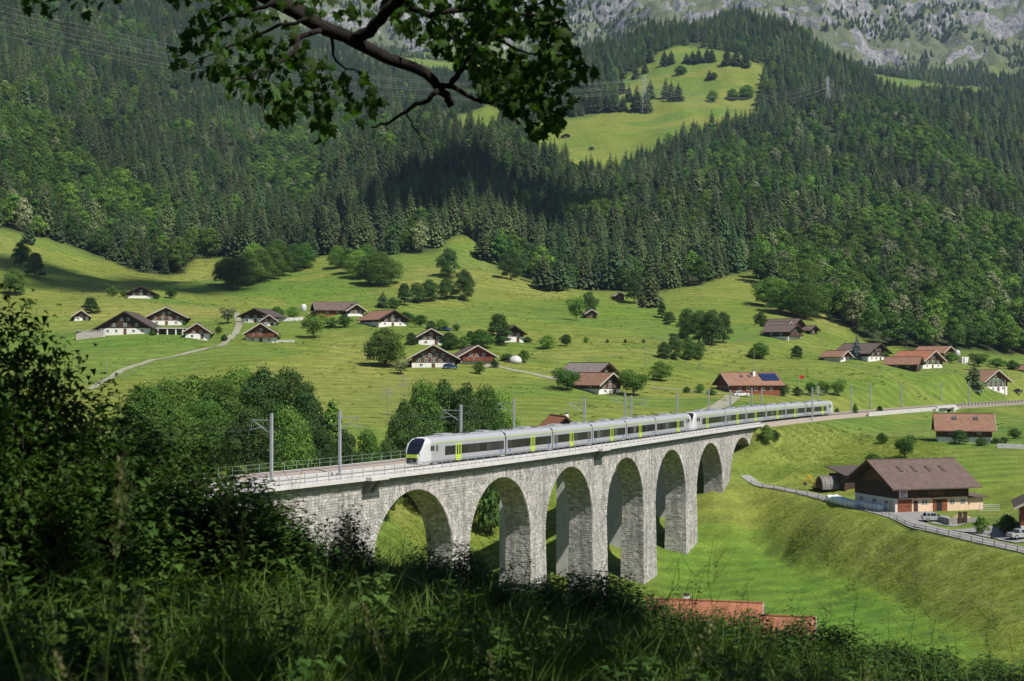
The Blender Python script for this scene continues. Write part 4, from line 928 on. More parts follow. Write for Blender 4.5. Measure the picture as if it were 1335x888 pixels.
# ---------------------------------------------------------------- chalets, barns and huts
def timber(name, c1, c2):
    t = NT(name); v = t.coords('Object'); w = t.node('ShaderNodeTexWave'); w.wave_type = 'BANDS'; w.bands_direction = 'Z'; w.inputs['Scale'].default_value = 1.6; w.inputs['Distortion'].default_value = 1.5; t.t.links.new(v, w.inputs['Vector'])
    n = t.noise(1.3, 5, .6, v); col = t.ramp(n, [(.3, c2), (.7, c1)]); col = t.mix(1.0, col, t.ramp(w.outputs['Fac'], [(0.0, .7), (.35, 1.05)]), 'MULTIPLY')
    t.principled(col, .85, 0, t.bump(w.outputs['Fac'], .5, .05), .2); return t.m
def tiles(name, c1, c2):
    t = NT(name); v = t.coords('Object'); n = t.noise(.9, 6, .65, v); n2 = t.noise(7.0, 3, .7, v)
    w = t.node('ShaderNodeTexWave'); w.wave_type = 'BANDS'; w.bands_direction = 'Y'; w.inputs['Scale'].default_value = 1.3; t.t.links.new(v, w.inputs['Vector'])
    col = t.ramp(n, [(.3, c2), (.7, c1)]); col = t.mix(1.0, col, t.ramp(n2, [(.3, .75), (.7, 1.2)]), 'MULTIPLY'); col = t.mix(1.0, col, t.ramp(w.outputs['Fac'], [(0, .8), (.4, 1.05)]), 'MULTIPLY')
    t.principled(col, .85, 0, t.bump(n2, .4, .05), .2); return t.m
timber('dark_timber', (0.085, 0.052, 0.036), (0.045, 0.028, 0.02)); timber('brown_timber', (0.16, 0.085, 0.05), (0.09, 0.047, 0.028)); timber('red_timber', (0.26, 0.085, 0.045), (0.17, 0.055, 0.03))
tiles('brown_tiles', (0.15, 0.108, 0.092), (0.095, 0.07, 0.06)); tiles('orange_tiles', (0.28, 0.155, 0.105), (0.18, 0.1, 0.07)); tiles('grey_tiles', (0.24, 0.2, 0.185), (0.16, 0.135, 0.125)); tiles('red_tiles', (0.38, 0.16, 0.088), (0.25, 0.1, 0.06)); tiles('dark_tiles', (0.1, 0.08, 0.07), (0.065, 0.05, 0.045))
pmat('whitewash', (0.8, 0.78, 0.74), (0.66, 0.64, 0.6), 1.2, .9); pmat('peach_render', (0.72, 0.52, 0.38), (0.6, 0.43, 0.31), 1.0, .9); pmat('shade_blue_render', (0.6, 0.62, 0.64), (0.5, 0.52, 0.54), 1.0, .9)  # the bluish one is white render with the blue of shade put in
pmat('window_glass', (0.05, 0.06, 0.07), (0.09, 0.1, 0.11), 1, .1, 0, .6); pmat('window_white', (0.75, 0.74, 0.7), None, 2, .7); pmat('shutter_green', (0.06, 0.2, 0.1), None, 2, .7); pmat('shutter_red', (0.35, 0.07, 0.04), None, 2, .7)
pmat('pale_board', (0.5, 0.45, 0.38), (0.38, 0.33, 0.28), 2, .8); pmat('solar_blue', (0.02, 0.035, 0.11), (0.015, 0.025, 0.08), 3, .15, .2, .7); pmat('sheet_metal', (0.5, 0.5, 0.49), (0.36, 0.35, 0.33), 1, .5, .4); pmat('turf', (0.12, 0.17, 0.04), (0.16, 0.17, 0.05), 1, .9)
pmat('brick_red', (0.42, 0.2, 0.12), (0.3, 0.14, 0.09), 3, .9)
_wm = {}
def win_mesh(kind, w, h, mat, d):
    k = (kind, w, h, mat)
    if k not in _wm:
        mb = MB()
        if kind == 'window': mb.box(-w/2, w/2, -d, .02, -h/2, h/2)
        elif kind == 'pane':
            for a in (-1, 1): mb.box(a * w * .24 - w * .19, a * w * .24 + w * .19, -d - .02, -d + .01, -h * .42, h * .42)
        elif kind == 'shutter': mb.box(-w/2, w/2, -d, 0, -h/2, h/2)
        _wm[k] = mb.mesh(kind, MATS[mat])
    return _wm[k]
def add_window(par, p, rz, w=1.1, h=1.15, shut=None):
    o = link(bpy.data.objects.new('window', win_mesh('window', w, h, 'window_white', .06)), par); o.location = p; o.rotation_euler = (0, 0, rz)
    link(bpy.data.objects.new('pane', win_mesh('pane', w, h, 'window_glass', .06)), o)
    if shut:
        for a in (-1, 1): s = link(bpy.data.objects.new('shutter', win_mesh('shutter', .5, h, shut, .05)), o); s.location = (a * (w / 2 + .3), 0, 0)
    return o
def chalet(name, label, loc, rz, W, L, he, hr, hb=1.5, roof='brown_tiles', wall='brown_timber', base='whitewash', ov=1.1, ovf=1.4, floors=2, wins=4, shut=None, balcony=False, chimney=None, cat='house', group=None, sidewins=2, door=True, bare=False, down=2.5):
    t = thing(name, label, cat, loc, rz, group); hw, hl = W / 2, L / 2; sl = (hr - he) / hw
    if hb > .1: MB().box(-hw, hw, -hl, hl, -down, hb).build('ground_floor', MATS[base], t)
    else: hb = -down
    g = .04
    MB().prism([(-hw - g, hb + .003), (hw + g, hb + .003), (hw + g, he), (0, hr), (-hw - g, he)], 'y', -hl - g, hl + g).build('timber_wall' if 'timber' in wall else 'wall', MATS[wall], t)
    # roof: two slopes, ridge cap, barge boards
    th = .22; e = hw + ov; ze = he - sl * ov
    rf = None
    mb = MB()
    for sx in (-1, 1): mb.prism([(sx * e, ze + .06), (0, hr + .06), (0, hr + .06 + th), (sx * e, ze + .06 + th)][::sx], 'y', -hl - ovf, hl + ovf)
    rf = mb.build('roof', MATS[roof], t)
    MB().box(-.18, .18, -hl - ovf, hl + ovf, hr + .2, hr + .36).build('ridge_cap', MATS[roof], rf)
    if not bare:
        for sy in (-1, 1):
            for sx in (-1, 1):
                y = sy * (hl + ovf + .03); MB().prism([(sx * (e + .02), ze - .12), (sx * .02, hr - .1), (sx * .02, hr + .3), (sx * (e + .02), ze + .3)][::sx], 'y', y - .04, y + .04).build('bargeboard', MATS['pale_board' if sy < 0 and wall != 'dark_timber' else 'dark_timber'], rf)
    fh = (he - max(hb, 0)) if he > hb else 2.0; yf = -hl - g - .01
    nfl = floors
    for fl in range(nfl):
        z = max(hb, 0) + (hr - max(hb, 0)) * (fl + .55) / (nfl + .75) if nfl > 1 else max(hb, 0) + (he - max(hb, 0)) * .55
        avail = hw * 1.7 if z < he - .3 else max(2 * (hr - z - .7) / max(sl, .1) - 1.2, 0)
        n = min(wins, int(avail / 1.75))
        for i in range(n): add_window(t, (avail * ((i + .5) / n - .5), yf, z), 0, 1.05, 1.1 if fl < nfl - 1 or nfl == 1 else .85, shut)
    if hb > 1.2:
        n = max(2, int(W / 3.2))
        for i in range(n):
            x = W * .84 * ((i + .5) / n - .5)
            if i == n // 2 and door: MB().box(x - .5, x + .5, -hl - .06, -hl + .02, 0, min(2.0, hb - .15)).build('door', MATS['brown_timber'], t)
            else: add_window(t, (x, -hl - .01, hb * .58), 0, .95, min(.9, hb * .5))
    for k in range(sidewins):
        for sx in (-1, 1): add_window(t, (sx * (hw + g + .01), L * ((k + .5) / sidewins - .5) * .8, (max(hb, 0) + he) / 2), sx * math.pi / 2, 1.0, min(1.0, max(.4, (he - max(hb, 0)) * .6)), shut)
    if balcony:
        zb = max(hb, 0) + .25; b = MB(); b.box(-hw * .92, hw * .92, -hl - 1.25, -hl - g - .02, zb - .12, zb).build('balcony', MATS[wall], t)
        b = MB(); n = int(W * .92 / .28)
        for i in range(n): x = -hw * .9 + hw * 1.8 * i / (n - 1); b.box(x - .09, x + .09, -hl - 1.25, -hl - 1.2, zb + .003, zb + .95)
        b.box(-hw * .93, hw * .93, -hl - 1.27, -hl - 1.17, zb + .955, zb + 1.05); b.build('balcony_rail', MATS['red_timber' if wall != 'dark_timber' else 'brown_timber'], t)
    if chimney is not None:
        x = hw * .3; zc = hr - sl * x; MB().box(x - .35, x + .35, chimney - .35, chimney + .35, zc - .2, hr + .75).build('chimney', MATS['whitewash'], rf); MB().box(x - .45, x + .45, chimney - .45, chimney + .45, hr + .755, hr + .85).build('chimney_cap', MATS['dark_timber'], rf)
    return t
HOUSE = {}
def house(key, name, label, col, row, Wpx, eave, ridge, L, rz, base=6, Y=None, **kw):
    p = spot(col, row) if Y is None else Vector(((col - U0) / F * Y, Y, ground((col - U0) / F * Y, Y)))
    m = p.y / F; W = Wpx * m / max(math.cos(rad(rz)), .55) if abs(rz) < 56 else Wpx * m
    he, hr, hb = eave * m, ridge * m, base * m; h = chalet(name, label, p, rad(rz), W, L, he, hr, hb, **kw)
    # the measured spot is the middle of the wall turned to the camera
    if abs(rz) < 56: f = Vector((math.sin(rad(rz)), -math.cos(rad(rz)), 0)); h.location = p - f * L * .5
    else: sg = 1 if rz < 0 else -1; h.location = p - Vector((math.cos(rad(rz)), math.sin(rad(rz)), 0)) * sg * W * .5
    HOUSE[key] = h; return h
G1 = 'farmhouses of the upper hamlet'; 
house('h1', 'farmhouse', 'widest dark timber farmhouse with whitewashed ground floor beside the slatted pen', 163, 436, 66, 10, 29, 18, 2, 8, wall='dark_timber', roof='dark_tiles', ov=3.6, floors=2, wins=3)
house('h2', 'farmhouse', 'brown timber farmhouse with white ground floor behind the turf-roofed carport', 217, 424, 44, 12, 23, 14, 8, 6, wall='brown_timber', roof='dark_tiles', ov=1.8, wins=4)
house('h4', 'cottage', 'small brown cottage with white base and garage door beside the carport', 257, 442, 30, 10, 20, 10, 8, 7, wall='red_timber', roof='dark_tiles', floors=2, wins=2)
house('h5', 'hut', 'tiny white and brown hut below the round dark tree', 106, 418, 17, 7, 13, 6, 15, 5, floors=1, wins=1, sidewins=0, roof='grey_tiles')
house('h6', 'chalet', 'dark chalet in the cloud shadow above the hamlet', 184, 389, 33, 7, 15, 12, 10, 3.5, wall='dark_timber', roof='dark_tiles', wins=3, floors=2)
house('h7', 'farmhouse', 'dark barn-like farmhouse at the head of the farm track', 333, 421, 40, 9, 18, 13, -14, 6, wall='dark_timber', roof='dark_tiles', floors=1, wins=3)
house('h7b', 'annex_house', 'small gabled annex with reddish boards against the barn-like farmhouse', 351, 425, 17, 8, 14, 7, 6, 5, wall='red_timber', roof='dark_tiles', floors=1, wins=2, sidewins=0)
house('h8', 'chalet', 'dark chalet with porch roof and white ground floor above the track bend', 340, 446, 38, 12, 24, 11, 5, 6, wall='brown_timber', roof='dark_tiles', floors=2, wins=3, balcony=True)
house('h9a', 'barn', 'long brown-roofed barn with roof side towards the valley, beside the silo', 440, 410, 30, 7, 16, 15, -72, 0, wall='red_timber', roof='brown_tiles', floors=1, wins=2, sidewins=3, cat='barn')
house('h9b', 'farmhouse', 'gabled brown farmhouse joined to the right of the long barn', 464, 412, 20, 8, 15, 10, 22, 3, wall='brown_timber', roof='brown_tiles', wins=3)
house('h9c', 'shed', 'small reddish gabled shed in front of the long brown-roofed barn', 417, 412, 22, 4, 9, 6, 6, 0, wall='red_timber', roof='brown_tiles', floors=1, wins=1, sidewins=0, cat='shed')
house('h10', 'farmhouse', 'farmhouse with pale orange roof and white corner behind the orchard trees', 512, 425, 34, 9, 20, 13, 36, 5, wall='dark_timber', roof='orange_tiles', floors=2, wins=3)
house('h11', 'chalet', 'chalet with tall white ground floor just above the twin chalets', 562, 450, 32, 12, 21, 11, 9, 7, wall='brown_timber', roof='brown_tiles', floors=2, wins=3)
house('h12', 'chalet', 'left and wider of the twin chalets, with a long white ground floor', 565, 479, 56, 14, 29, 14, 3, 6, wall='brown_timber', roof='brown_tiles', floors=3, wins=5, ov=1.6)
house('h13', 'chalet', 'right of the twin chalets, with reddish balconied front and grey roof', 622, 474, 42, 11, 23, 13, 12, 3, wall='red_timber', roof='brown_tiles', floors=3, wins=4, balcony=True, ov=1.6)
house('h14', 'chalet', 'narrow dark chalet with white base half hidden by the dense dark tree', 670, 446, 25, 12, 21, 10, 12, 7, wall='dark_timber', roof='grey_tiles', floors=2, wins=2)
house('h15', 'hut', 'small brown field hut beneath the pair of meadow trees', 771, 415, 13, 7, 11, 5, 10, 0, wall='brown_timber', roof='brown_tiles', floors=1, wins=1, sidewins=0, cat='hut')
house('h16', 'hut', 'little wooden hut right at the lower forest edge', 808, 391, 11, 6, 9, 5, 10, 0, wall='brown_timber', roof='grey_tiles', floors=1, wins=1, sidewins=0, cat='hut')
house('h17b', 'farmhouse', 'grey-brown roofed farmhouse directly behind the pale orange roof', 790, 505, 36, 15, 31, 13, 42, 8, wall='dark_timber', roof='grey_tiles', floors=2, wins=3)
house('h17a', 'farmhouse', 'farmhouse with pale orange roof and large windows between two orchard trees', 795, 513, 30, 13, 26, 11, 42, 6, wall='brown_timber', roof='orange_tiles', floors=2, wins=3)
h18 = house('h18', 'farmhouse', 'long red timber house with orange roof carrying blue solar panels', 985, 514, 38, 14, 27, 15.5, -70, 0, wall='red_timber', roof='orange_tiles', floors=1, wins=3, sidewins=5, chimney=1.0, ovf=1.2, ov=1.0)
house('h19a', 'barn', 'large brown-roofed barn below the bushy knoll', 1040, 432, 22, 6, 16, 14, 52, 0, wall='dark_timber', roof='brown_tiles', floors=1, wins=2, cat='barn')
house('h19c', 'shed', 'low shed with pale doors attached left of the large brown-roofed barn', 1013, 431, 15, 6, 11, 8, 58, 3, wall='brown_timber', roof='brown_tiles', floors=1, wins=2, sidewins=0, cat='shed')
house('h19b', 'chalet', 'chalet with red balcony and ivy in front of the large brown-roofed barn', 1036, 442, 22, 10, 18, 11, 48, 3, wall='dark_timber', roof='brown_tiles', floors=2, wins=2, balcony=True)
house('h19d', 'shed', 'small open shed right of the chalet with the red balcony', 1060, 436, 13, 6, 11, 6, 45, 0, wall='dark_timber', roof='brown_tiles', floors=1, wins=1, sidewins=0, cat='shed')
house('h20', 'garage', 'little white garage with brown roof left of the blue spruce', 1101, 471, 15, 7, 13, 6.5, 45, 6, wall='red_timber', roof='orange_tiles', floors=1, wins=0, sidewins=0, cat='garage')
house('h21', 'farmhouse', 'big dark-roofed farmhouse immediately right of the blue spruce', 1145, 470, 34, 10, 22, 15, 40, 5, wall='dark_timber', roof='brown_tiles', floors=2, wins=3)
house('h22', 'shed', 'low long shed with reddish roof between the two lower farmhouses', 1176, 481, 18, 8, 15, 10, 58, 0, wall='dark_timber', roof='orange_tiles', floors=1, wins=1, sidewins=2, cat='shed')
house('h24', 'barn', 'orange-roofed barn behind the red-roofed farmhouse near the forest', 1236, 468, 26, 8, 16, 12, 50, 0, wall='brown_timber', roof='orange_tiles', floors=1, wins=2, cat='barn')
house('h23', 'farmhouse', 'red-roofed farmhouse with white base and green windows near the forest', 1216, 480, 34, 10, 22, 13, 40, 5, wall='brown_timber', roof='red_tiles', floors=2, wins=3, shut='shutter_green')
house('h26', 'chalet', 'lone chalet with orange roof and green shutters behind the single spruce', 1298, 510, 40, 14, 27, 13, 35, 6, wall='brown_timber', roof='orange_tiles', floors=3, wins=4, shut='shutter_green', ov=1.5)
h28 = house('h28', 'chalet', 'chalet with broad red-brown roof just below the railway underpass', 1258, 577, 34, 20, 36, 12.0, 78, 7, wall='brown_timber', roof='orange_tiles', floors=2, wins=3, sidewins=3, ov=1.1, ovf=.9)
house('h30', 'house', 'brown house cut by the edge of the picture beside the parked car', 1368, 700, 66, 40, 58, 11, -18, 14, wall='red_timber', roof='dark_tiles', floors=2, wins=4)
h32 = house('h32', 'tiled_house', 'house with bright red tiled roof in the valley below the viaduct', 914, 880, 80, 60, 98, 12.5, 76, 30, Y=183, wall='whitewash', roof='red_tiles', floors=2, wins=3, sidewins=3, chimney=2.5, down=4, cat='house')
house('h32b', 'tiled_house', 'lower red tiled wing beside the bright red roof in the valley', 1026, 885, 56, 44, 76, 4.2, 76, 30, Y=180, wall='whitewash', roof='red_tiles', floors=1, wins=2, sidewins=2, down=4)
house('h33', 'chalet', 'chalet of which only the red tiled gable rises behind the train', 736, 560, 46, 22, 44, 10, 14, 10, Y=308, wall='dark_timber', roof='red_tiles', floors=2, wins=3, chimney=-2.5)
house('h34', 'hut', 'tiny dark alpine hut alone on the high meadow', 738, 180, 9, 3.4, 5.4, 6, 8, 0, wall='dark_timber', roof='dark_tiles', floors=1, wins=1, sidewins=0, cat='hut')
house('h35', 'hut', 'pale little building at the top of the left meadow by the forest', 62, 304, 12, 4, 6.5, 6, 5, 3, wall='whitewash', roof='grey_tiles', floors=1, wins=1, sidewins=0, cat='hut')
house('h36', 'tiled_house', 'red tiled roof glimpsed through the weeds near the lower corner', 1322, 888, 60, 70, 110, 9, 70, 40, Y=124, wall='whitewash', roof='red_tiles', floors=1, wins=2, sidewins=1, down=5)
house('h37', 'hut', 'pale roofed hut at the right picture edge near the forest', 1340, 486, 14, 5, 10, 7, 35, 3, wall='brown_timber', roof='orange_tiles', floors=1, wins=1, sidewins=0, cat='hut')
# solar panels and skylights lie in the roof they belong to
def on_slope(t, name, mat, side, along, down_, w, h, W, L, he, hr, up=.31):
    """flat box on the roof slope; side=+1 right slope, down_ from ridge, in metres along the slope"""
    hw = W / 2; a = math.atan2(hr - he, hw); x = side * math.cos(a) * down_; z = hr + .06 - math.sin(a) * down_
    o = MB().box(-h / 2, h / 2, -w / 2, w / 2, 0, .09).build(name, MATS[mat], t); o.location = (x + side * math.sin(a) * .24, along, z + math.cos(a) * .24); o.rotation_euler = (0, side * a, 0); return o
def roof_of(h): return [c for c in h.children if c.name.startswith('roof')][0]
m_ = HOUSE['h18'].location.y / F; dims18 = (38 * m_, 15.5, 14 * m_, 27 * m_)
for i in range(4):
    for j in range(2): on_slope(roof_of(h18), 'solar_panel', 'solar_blue', 1, 3.3 + i * 1.42, 1.5 + j * 1.75, 1.36, 1.68, *dims18)
for y in (-3.2, -.6): on_slope(roof_of(h18), 'skylight', 'window_glass', 1, y, 1.9, .8, 1.0, *dims18)
m_ = HOUSE['h28'].location.y / F
for y in (-2.6, 2.2): on_slope(roof_of(h28), 'skylight', 'window_glass', -1, y, 1.6, 1.0, .9, 34 * m_, 12.0, 20 * m_, 36 * m_)

# ---------------------------------------------------------------- the big barn beside the lane
bp = spot(1167, 672) + Vector((1.2, 4.4, 0)); bp.z = -26.9; BRZ = rad(-72); BW, BL, BHE, BHR, BHB = 13.5, 15.5, 5.2, 8.9, 2.55
barn = thing('barn', 'large barn with broad brown roof, dark gable and peach-coloured ground floor', 'barn', (0, 0, 0), BRZ)
ex, ey = Vector((math.cos(BRZ), math.sin(BRZ), 0)), Vector((-math.sin(BRZ), math.cos(BRZ), 0))
barn.location = bp - ex * BW / 2 + ey * BL / 2
hw, hl = BW / 2, BL / 2
MB().box(hw - .3, hw, -hl + .3, hl, -2, BHB).build('ground_floor', MATS['peach_render'], barn); MB().box(-hw, hw, -hl, -hl + .3, -2, BHB).build('ground_floor', MATS['shade_blue_render'], barn)  # gable base is white wall, its shaded blue put into the colour
MB().box(-hw, hw - .3, hl - .3, hl, -2, BHB).build('ground_floor', MATS['shade_blue_render'], barn); MB().box(-hw, -hw + .3, -hl + .3, hl - .3, -2, BHB).build('ground_floor', MATS['shade_blue_render'], barn)
MB().prism([(-hw - .06, BHB + .004), (hw + .06, BHB + .004), (hw + .06, BHE), (0, BHR), (-hw - .06, BHE)], 'y', -hl - .06, hl + .06).build('timber_wall', MATS['dark_timber'], barn)
MB().prism([(-hw * .62, BHE + .15), (hw * .62, BHE + .15), (0, BHR - .25)], 'y', -hl - .1, -hl - .065).build('gable_boarding', MATS['brown_timber'], barn)
hw_b, hl_b = hw, hl; sl = (BHR - BHE) / hw; ov, ovf = 1.9, 1.7; e = hw + ov; ze = BHE - sl * ov; mb = MB()
for sx in (-1, 1): mb.prism([(sx * e, ze + .06), (0, BHR + .06), (0, BHR + .3), (sx * e, ze + .3)][::sx], 'y', -hl - ovf, hl + ovf)
brf = mb.build('roof', MATS['brown_tiles'], barn); MB().box(-.2, .2, -hl - ovf, hl + ovf, BHR + .2, BHR + .4).build('ridge_cap', MATS['brown_tiles'], brf)
for sx in (-1, 1): MB().prism([(sx * (e + .02), ze - .15), (sx * .02, BHR - .12), (sx * .02, BHR + .34), (sx * (e + .02), ze + .34)][::sx], 'y', -hl - ovf - .08, -hl - ovf - .003).build('bargeboard', MATS['brown_timber'], brf)
for y in (-4.4, -1.4, 1.6, 4.6): on_slope(brf, 'skylight', 'dark_tiles', 1, y, 3.3, .65, 1.9, BW, BL, BHE, BHR)
# the long front: big door, small windows, stable door, poster, wall studs, hay opening
def fr(name, mat, y0, y1, z0, z1, d=.05, par=None): return MB().box(hw + .003, hw + d, y0, y1, z0, z1).build(name, MATS[mat], par or barn)
d_ = fr('barn_door', 'red_timber', -7.2, -4.3, 0, 2.35, .09)
for k in range(2): MB().box(hw + .092, hw + .13, -7.1 + k * 1.45, -5.8 + k * 1.45, 1.1, 1.25).build('door_brace', MATS['brown_timber'], d_)
fr('stable_door', 'dark_timber', -3.9, -3.0, .1, 2.1); add_window(barn, (hw + .01, -1.6, 1.75), math.pi / 2, 1.3, .75)
fr('doorway_dark_panel', 'black_rubber', .9, 2.0, 0, 2.2); fr('sliding_door', 'red_timber', 2.05, 3.2, 0, 2.25, .1); fr('sliding_door', 'red_timber', .2, .88, 0, 2.25, .1)  # black panel between the sliding doors stands in for the shade inside
for y in (4.3, 6.6): add_window(barn, (hw + .01, y, 1.7), math.pi / 2, 1.0, .85)
for y in (-7.4, -3.6, .1, 3.9, 7.6): MB().box(hw + .065, hw + .2, y - .1, y + .1, BHB - .1, BHE - .3).build('wall_stud', MATS['brown_timber'], barn)
MB().box(hw + .065, hw + .09, -.8, 2.6, BHB + .35, BHE - .35).build('hay_door', MATS['brown_timber'], barn)
po_ = MB().box(hw + .25, hw + .31, -7.1, -5.4, 2.75, 4.75).build('poster', MATS['window_white'], barn)
MB().box(hw + .312, hw + .33, -6.9, -5.6, 3.35, 4.5).build('picture', pmat('poster_print', (0.05, 0.18, 0.5), (0.55, 0.25, 0.1), 2.2, .5), po_)
for k in range(3): MB().box(hw + .312, hw + .33, -6.85, -5.8 - .2 * k, 2.88 + k * .14, 2.96 + k * .14).build('caption_line', MATS['dark_tiles'], po_)
for x in (-4.5, 0, 4.0): add_window(barn, (x, -hl - .01, 1.7), 0, 1.2, .7)
MB().box(4.9, 6.4, -hl - .09, -hl - .003, 0, 2.1).build('gable_door', MATS['pale_board'], barn)
ax = thing('lean_to', 'small pale lean-to at the far end of the barn', 'shed', barn.matrix_basis @ Vector((4.2, hl + 1.9, 0)), BRZ)
MB().box(-2.2, 2.2, -1.6, 1.6, -1, 2.5).build('wall', MATS['peach_render'], ax); MB().prism([(-2.9, 2.55), (2.9, 2.3), (2.9, 2.5), (-2.9, 2.75)], 'y', -1.7, 2.3).build('roof', MATS['brown_tiles'], ax)
# shelters behind the barn
p = spot(1109, 633); sh = thing('shelter', 'dark open shelter with sloping roof behind the barn gable', 'shed', p, rad(-72))
MB().box(-3, 3, -3.2, 3.2, -1, 2.4).build('wall', MATS['dark_timber'], sh); MB().prism([(-3.8, 3.6), (3.8, 2.3), (3.8, 2.5), (-3.8, 3.8)], 'y', -3.8, 3.8).build('roof', MATS['dark_tiles'], sh)
p = spot(1086, 637); q = thing('storage_tunnel', 'half-round grey corrugated storage tunnel beside the yellow digger', 'shed', p, rad(-80))
mb = MB(); n = 14; prof = [(2.1 * math.cos(math.pi * k / n), 2.6 * math.sin(math.pi * k / n)) for k in range(n + 1)]; mb.prism(prof + [(-2.0, 0), (-2.0 * .9, .0)] if False else prof, 'y', -3.0, 3.0); mb.build('tunnel_shell', pmat('weathered_sheet', (0.2, 0.19, 0.17), (0.12, 0.115, 0.105), 1, .7, .1), q)
for y in (-2.4, -1.2, 0, 1.2, 2.4): mb = MB(); mb.tube([(2.14 * math.cos(math.pi * k / n), y, 2.65 * math.sin(math.pi * k / n)) for k in range(n + 1)], .05, 5); mb.build('hoop', MATS['weathered_sheet'], q)
MB().box(-1.3, 1.3, -3.06, -3.003, 0, 2.0).build('door', MATS['dark_timber'], q)
# carport with turf roof, slatted pen, container, silo
p = spot(222, 437); q = thing('carport', 'low open carport with flat turf roof between two farmhouses', 'carport', p, rad(4)); m = p.y / F
MB().box(-18 * m, 18 * m, 0, 6, 2.2, 2.5).build('roof_slab', MATS['pale_concrete'], q); MB().box(-18 * m, 18 * m, .1, 6, 2.504, 2.75).build('turf_roof', MATS['turf'], q); MB().box(-17.5 * m, 17.5 * m, 5.6, 5.95, -1, 2.2).build('rear_wall', MATS['concrete'], q)
for x in (-16, -4, 7, 16): MB().box(x * m - .2, x * m + .2, .2, .6, -1, 2.2).build('post', MATS['whitewash'], q)
p = spot(118, 441); q = thing('slatted_pen', 'grey slatted timber pen left of the widest farmhouse', 'fence', p, 0); m = p.y / F
for i in range(12): MB().box((-18 + i * 3.1) * m - .12, (-18 + i * 3.1) * m + .12, -.1, .1, -1, 2.6).build('slat', MATS['pale_board'], q)
MB().box(-19 * m, 19 * m, .12, .25, -1, 2.3).build('backing', MATS['concrete'], q); MB().box(-19 * m, 19 * m, -.12, .3, 2.604, 2.75).build('top_rail', MATS['pale_board'], q)
p = spot(1256, 474); q = thing('container', 'white box container at the end of the forest-edge farm', 'container', p, rad(20)); MB().box(-1.6, 1.6, -1.3, 1.3, -.4, 2.6).build('box', MATS['whitewash'], q); MB().box(-1.3, -.2, -1.33, -1.303, .1, 2.3).build('door', MATS['sheet_metal'], q)
p = spot(1248, 470); q = thing('milk_silo', 'pale upright silo tank beside the orange-roofed barn', 'silo', p, 0); MB().lathe([(1.3, 0), (1.3, 3.6), (.9, 4.2), (.2, 4.5)], n=14).build('tank', MATS['sheet_metal'], q, True); MB().lathe([(.22, 4.45), (.22, 4.8)], n=8).build('cap', MATS['sheet_metal'], q)
p = spot(396, 406); q = thing('silo', 'short white silo standing left of the long barn', 'silo', p, 0); MB().lathe([(1.1, -.5), (1.1, 2.2), (.8, 2.7), (.2, 2.9)], n=14).build('tank', MATS['shade_blue_render'], q, True); MB().lathe([(.2, 2.88), (.2, 3.2)], n=8).build('cap', MATS['sheet_metal'], q)
# ---------------------------------------------------------------- trees of the meadows, one by one: column, row of the foot, height and width in photo pixels
def tree_px(kind, col, row, h, w, label, name='broadleaf_tree', group='trees standing in the meadows', Y=None, sink=.3):
    p = spot(col, row) if Y is None else Vector(((col - U0) / F * Y, Y, ground((col - U0) / F * Y, Y)))
    m = p.y / F; p = Vector((p.x, p.y, p.z - sink)); return tree_thing(name, kind, p, h * m, w * m, label, group)
T = tree_px
T('lone', 502, 479, 53, 56, 'big round dark green tree left of the twin chalets')
T('cone', 650, 448, 43, 33, 'dense dark dome-shaped tree beside the narrow white-based chalet')
T('orchard', 409, 441, 28, 33, 'broad round tree standing alone below the long barn')
T('orchard', 739, 509, 26, 36, 'spreading orchard tree left of the pale orange roof'); T('orchard', 826, 516, 30, 41, 'widest orchard tree right of the pale orange roof'); T('lone', 861, 496, 27, 29, 'single round tree on the open slope right of the orange-roofed farmhouse')
T('small', 714, 455, 19, 23, 'low wide fruit tree in the middle of the meadow'); T('small', 738, 451, 16, 17, 'second fruit tree in the meadow row'); T('small', 764, 447, 9, 8, 'third and smaller fruit tree in the meadow row')
for c, lb in ((792, 'first tiny sapling of the meadow row'), (815, 'middle tiny sapling of the meadow row'), (839, 'last tiny sapling of the meadow row')): T('bush', c, 447, 6, 5, lb)
T('orchard', 751, 418, 27, 24, 'forked pale tree left of the small field hut'); T('tall', 768, 411, 32, 22, 'taller darker tree right behind the small field hut')
T('poplar', 863, 415, 24, 13, 'slim young tree at the upper meadow hedge'); T('cone', 873, 424, 20, 18, 'bushy young tree at the lower meadow hedge')
for c, r, h, w, lb in ((896, 442, 40, 30, 'pale leftmost'), (912, 448, 45, 30, 'second'), (928, 450, 48, 30, 'tallest'), (943, 447, 42, 24, 'last')): T('tall' if w < 31 and c > 900 else 'bigtall', c, r, h, w, '%s tree of the large grove in the middle meadow' % lb)
for c, r, h, w, lb in ((866, 468, 24, 18, 'leftmost'), (880, 469, 34, 22, 'second'), (897, 469, 30, 22, 'third'), (912, 469, 26, 17, 'rightmost')): T('tall', c, r, h, w, '%s tree of the small grove below the large one' % lb)
T('lone', 990, 468, 23, 28, 'round dark tree on the slope above the red timber house'); T('tall', 1039, 468, 19, 16, 'small upright tree on the slope below the farm with red balcony'); T('lone', 992, 426, 21, 17, 'dark tree left of the low shed below the bushy knoll')
T('bluespruce', 1117, 469, 34, 14, 'blue spruce between the white garage and the dark-roofed farmhouse', 'spruce_tree'); T('small', 1152, 468, 15, 15, 'pale small tree in front of the dark-roofed farmhouse')
T('spruce1', 1270, 508, 42, 21, 'single dark spruce in front of the lone chalet', 'spruce_tree')
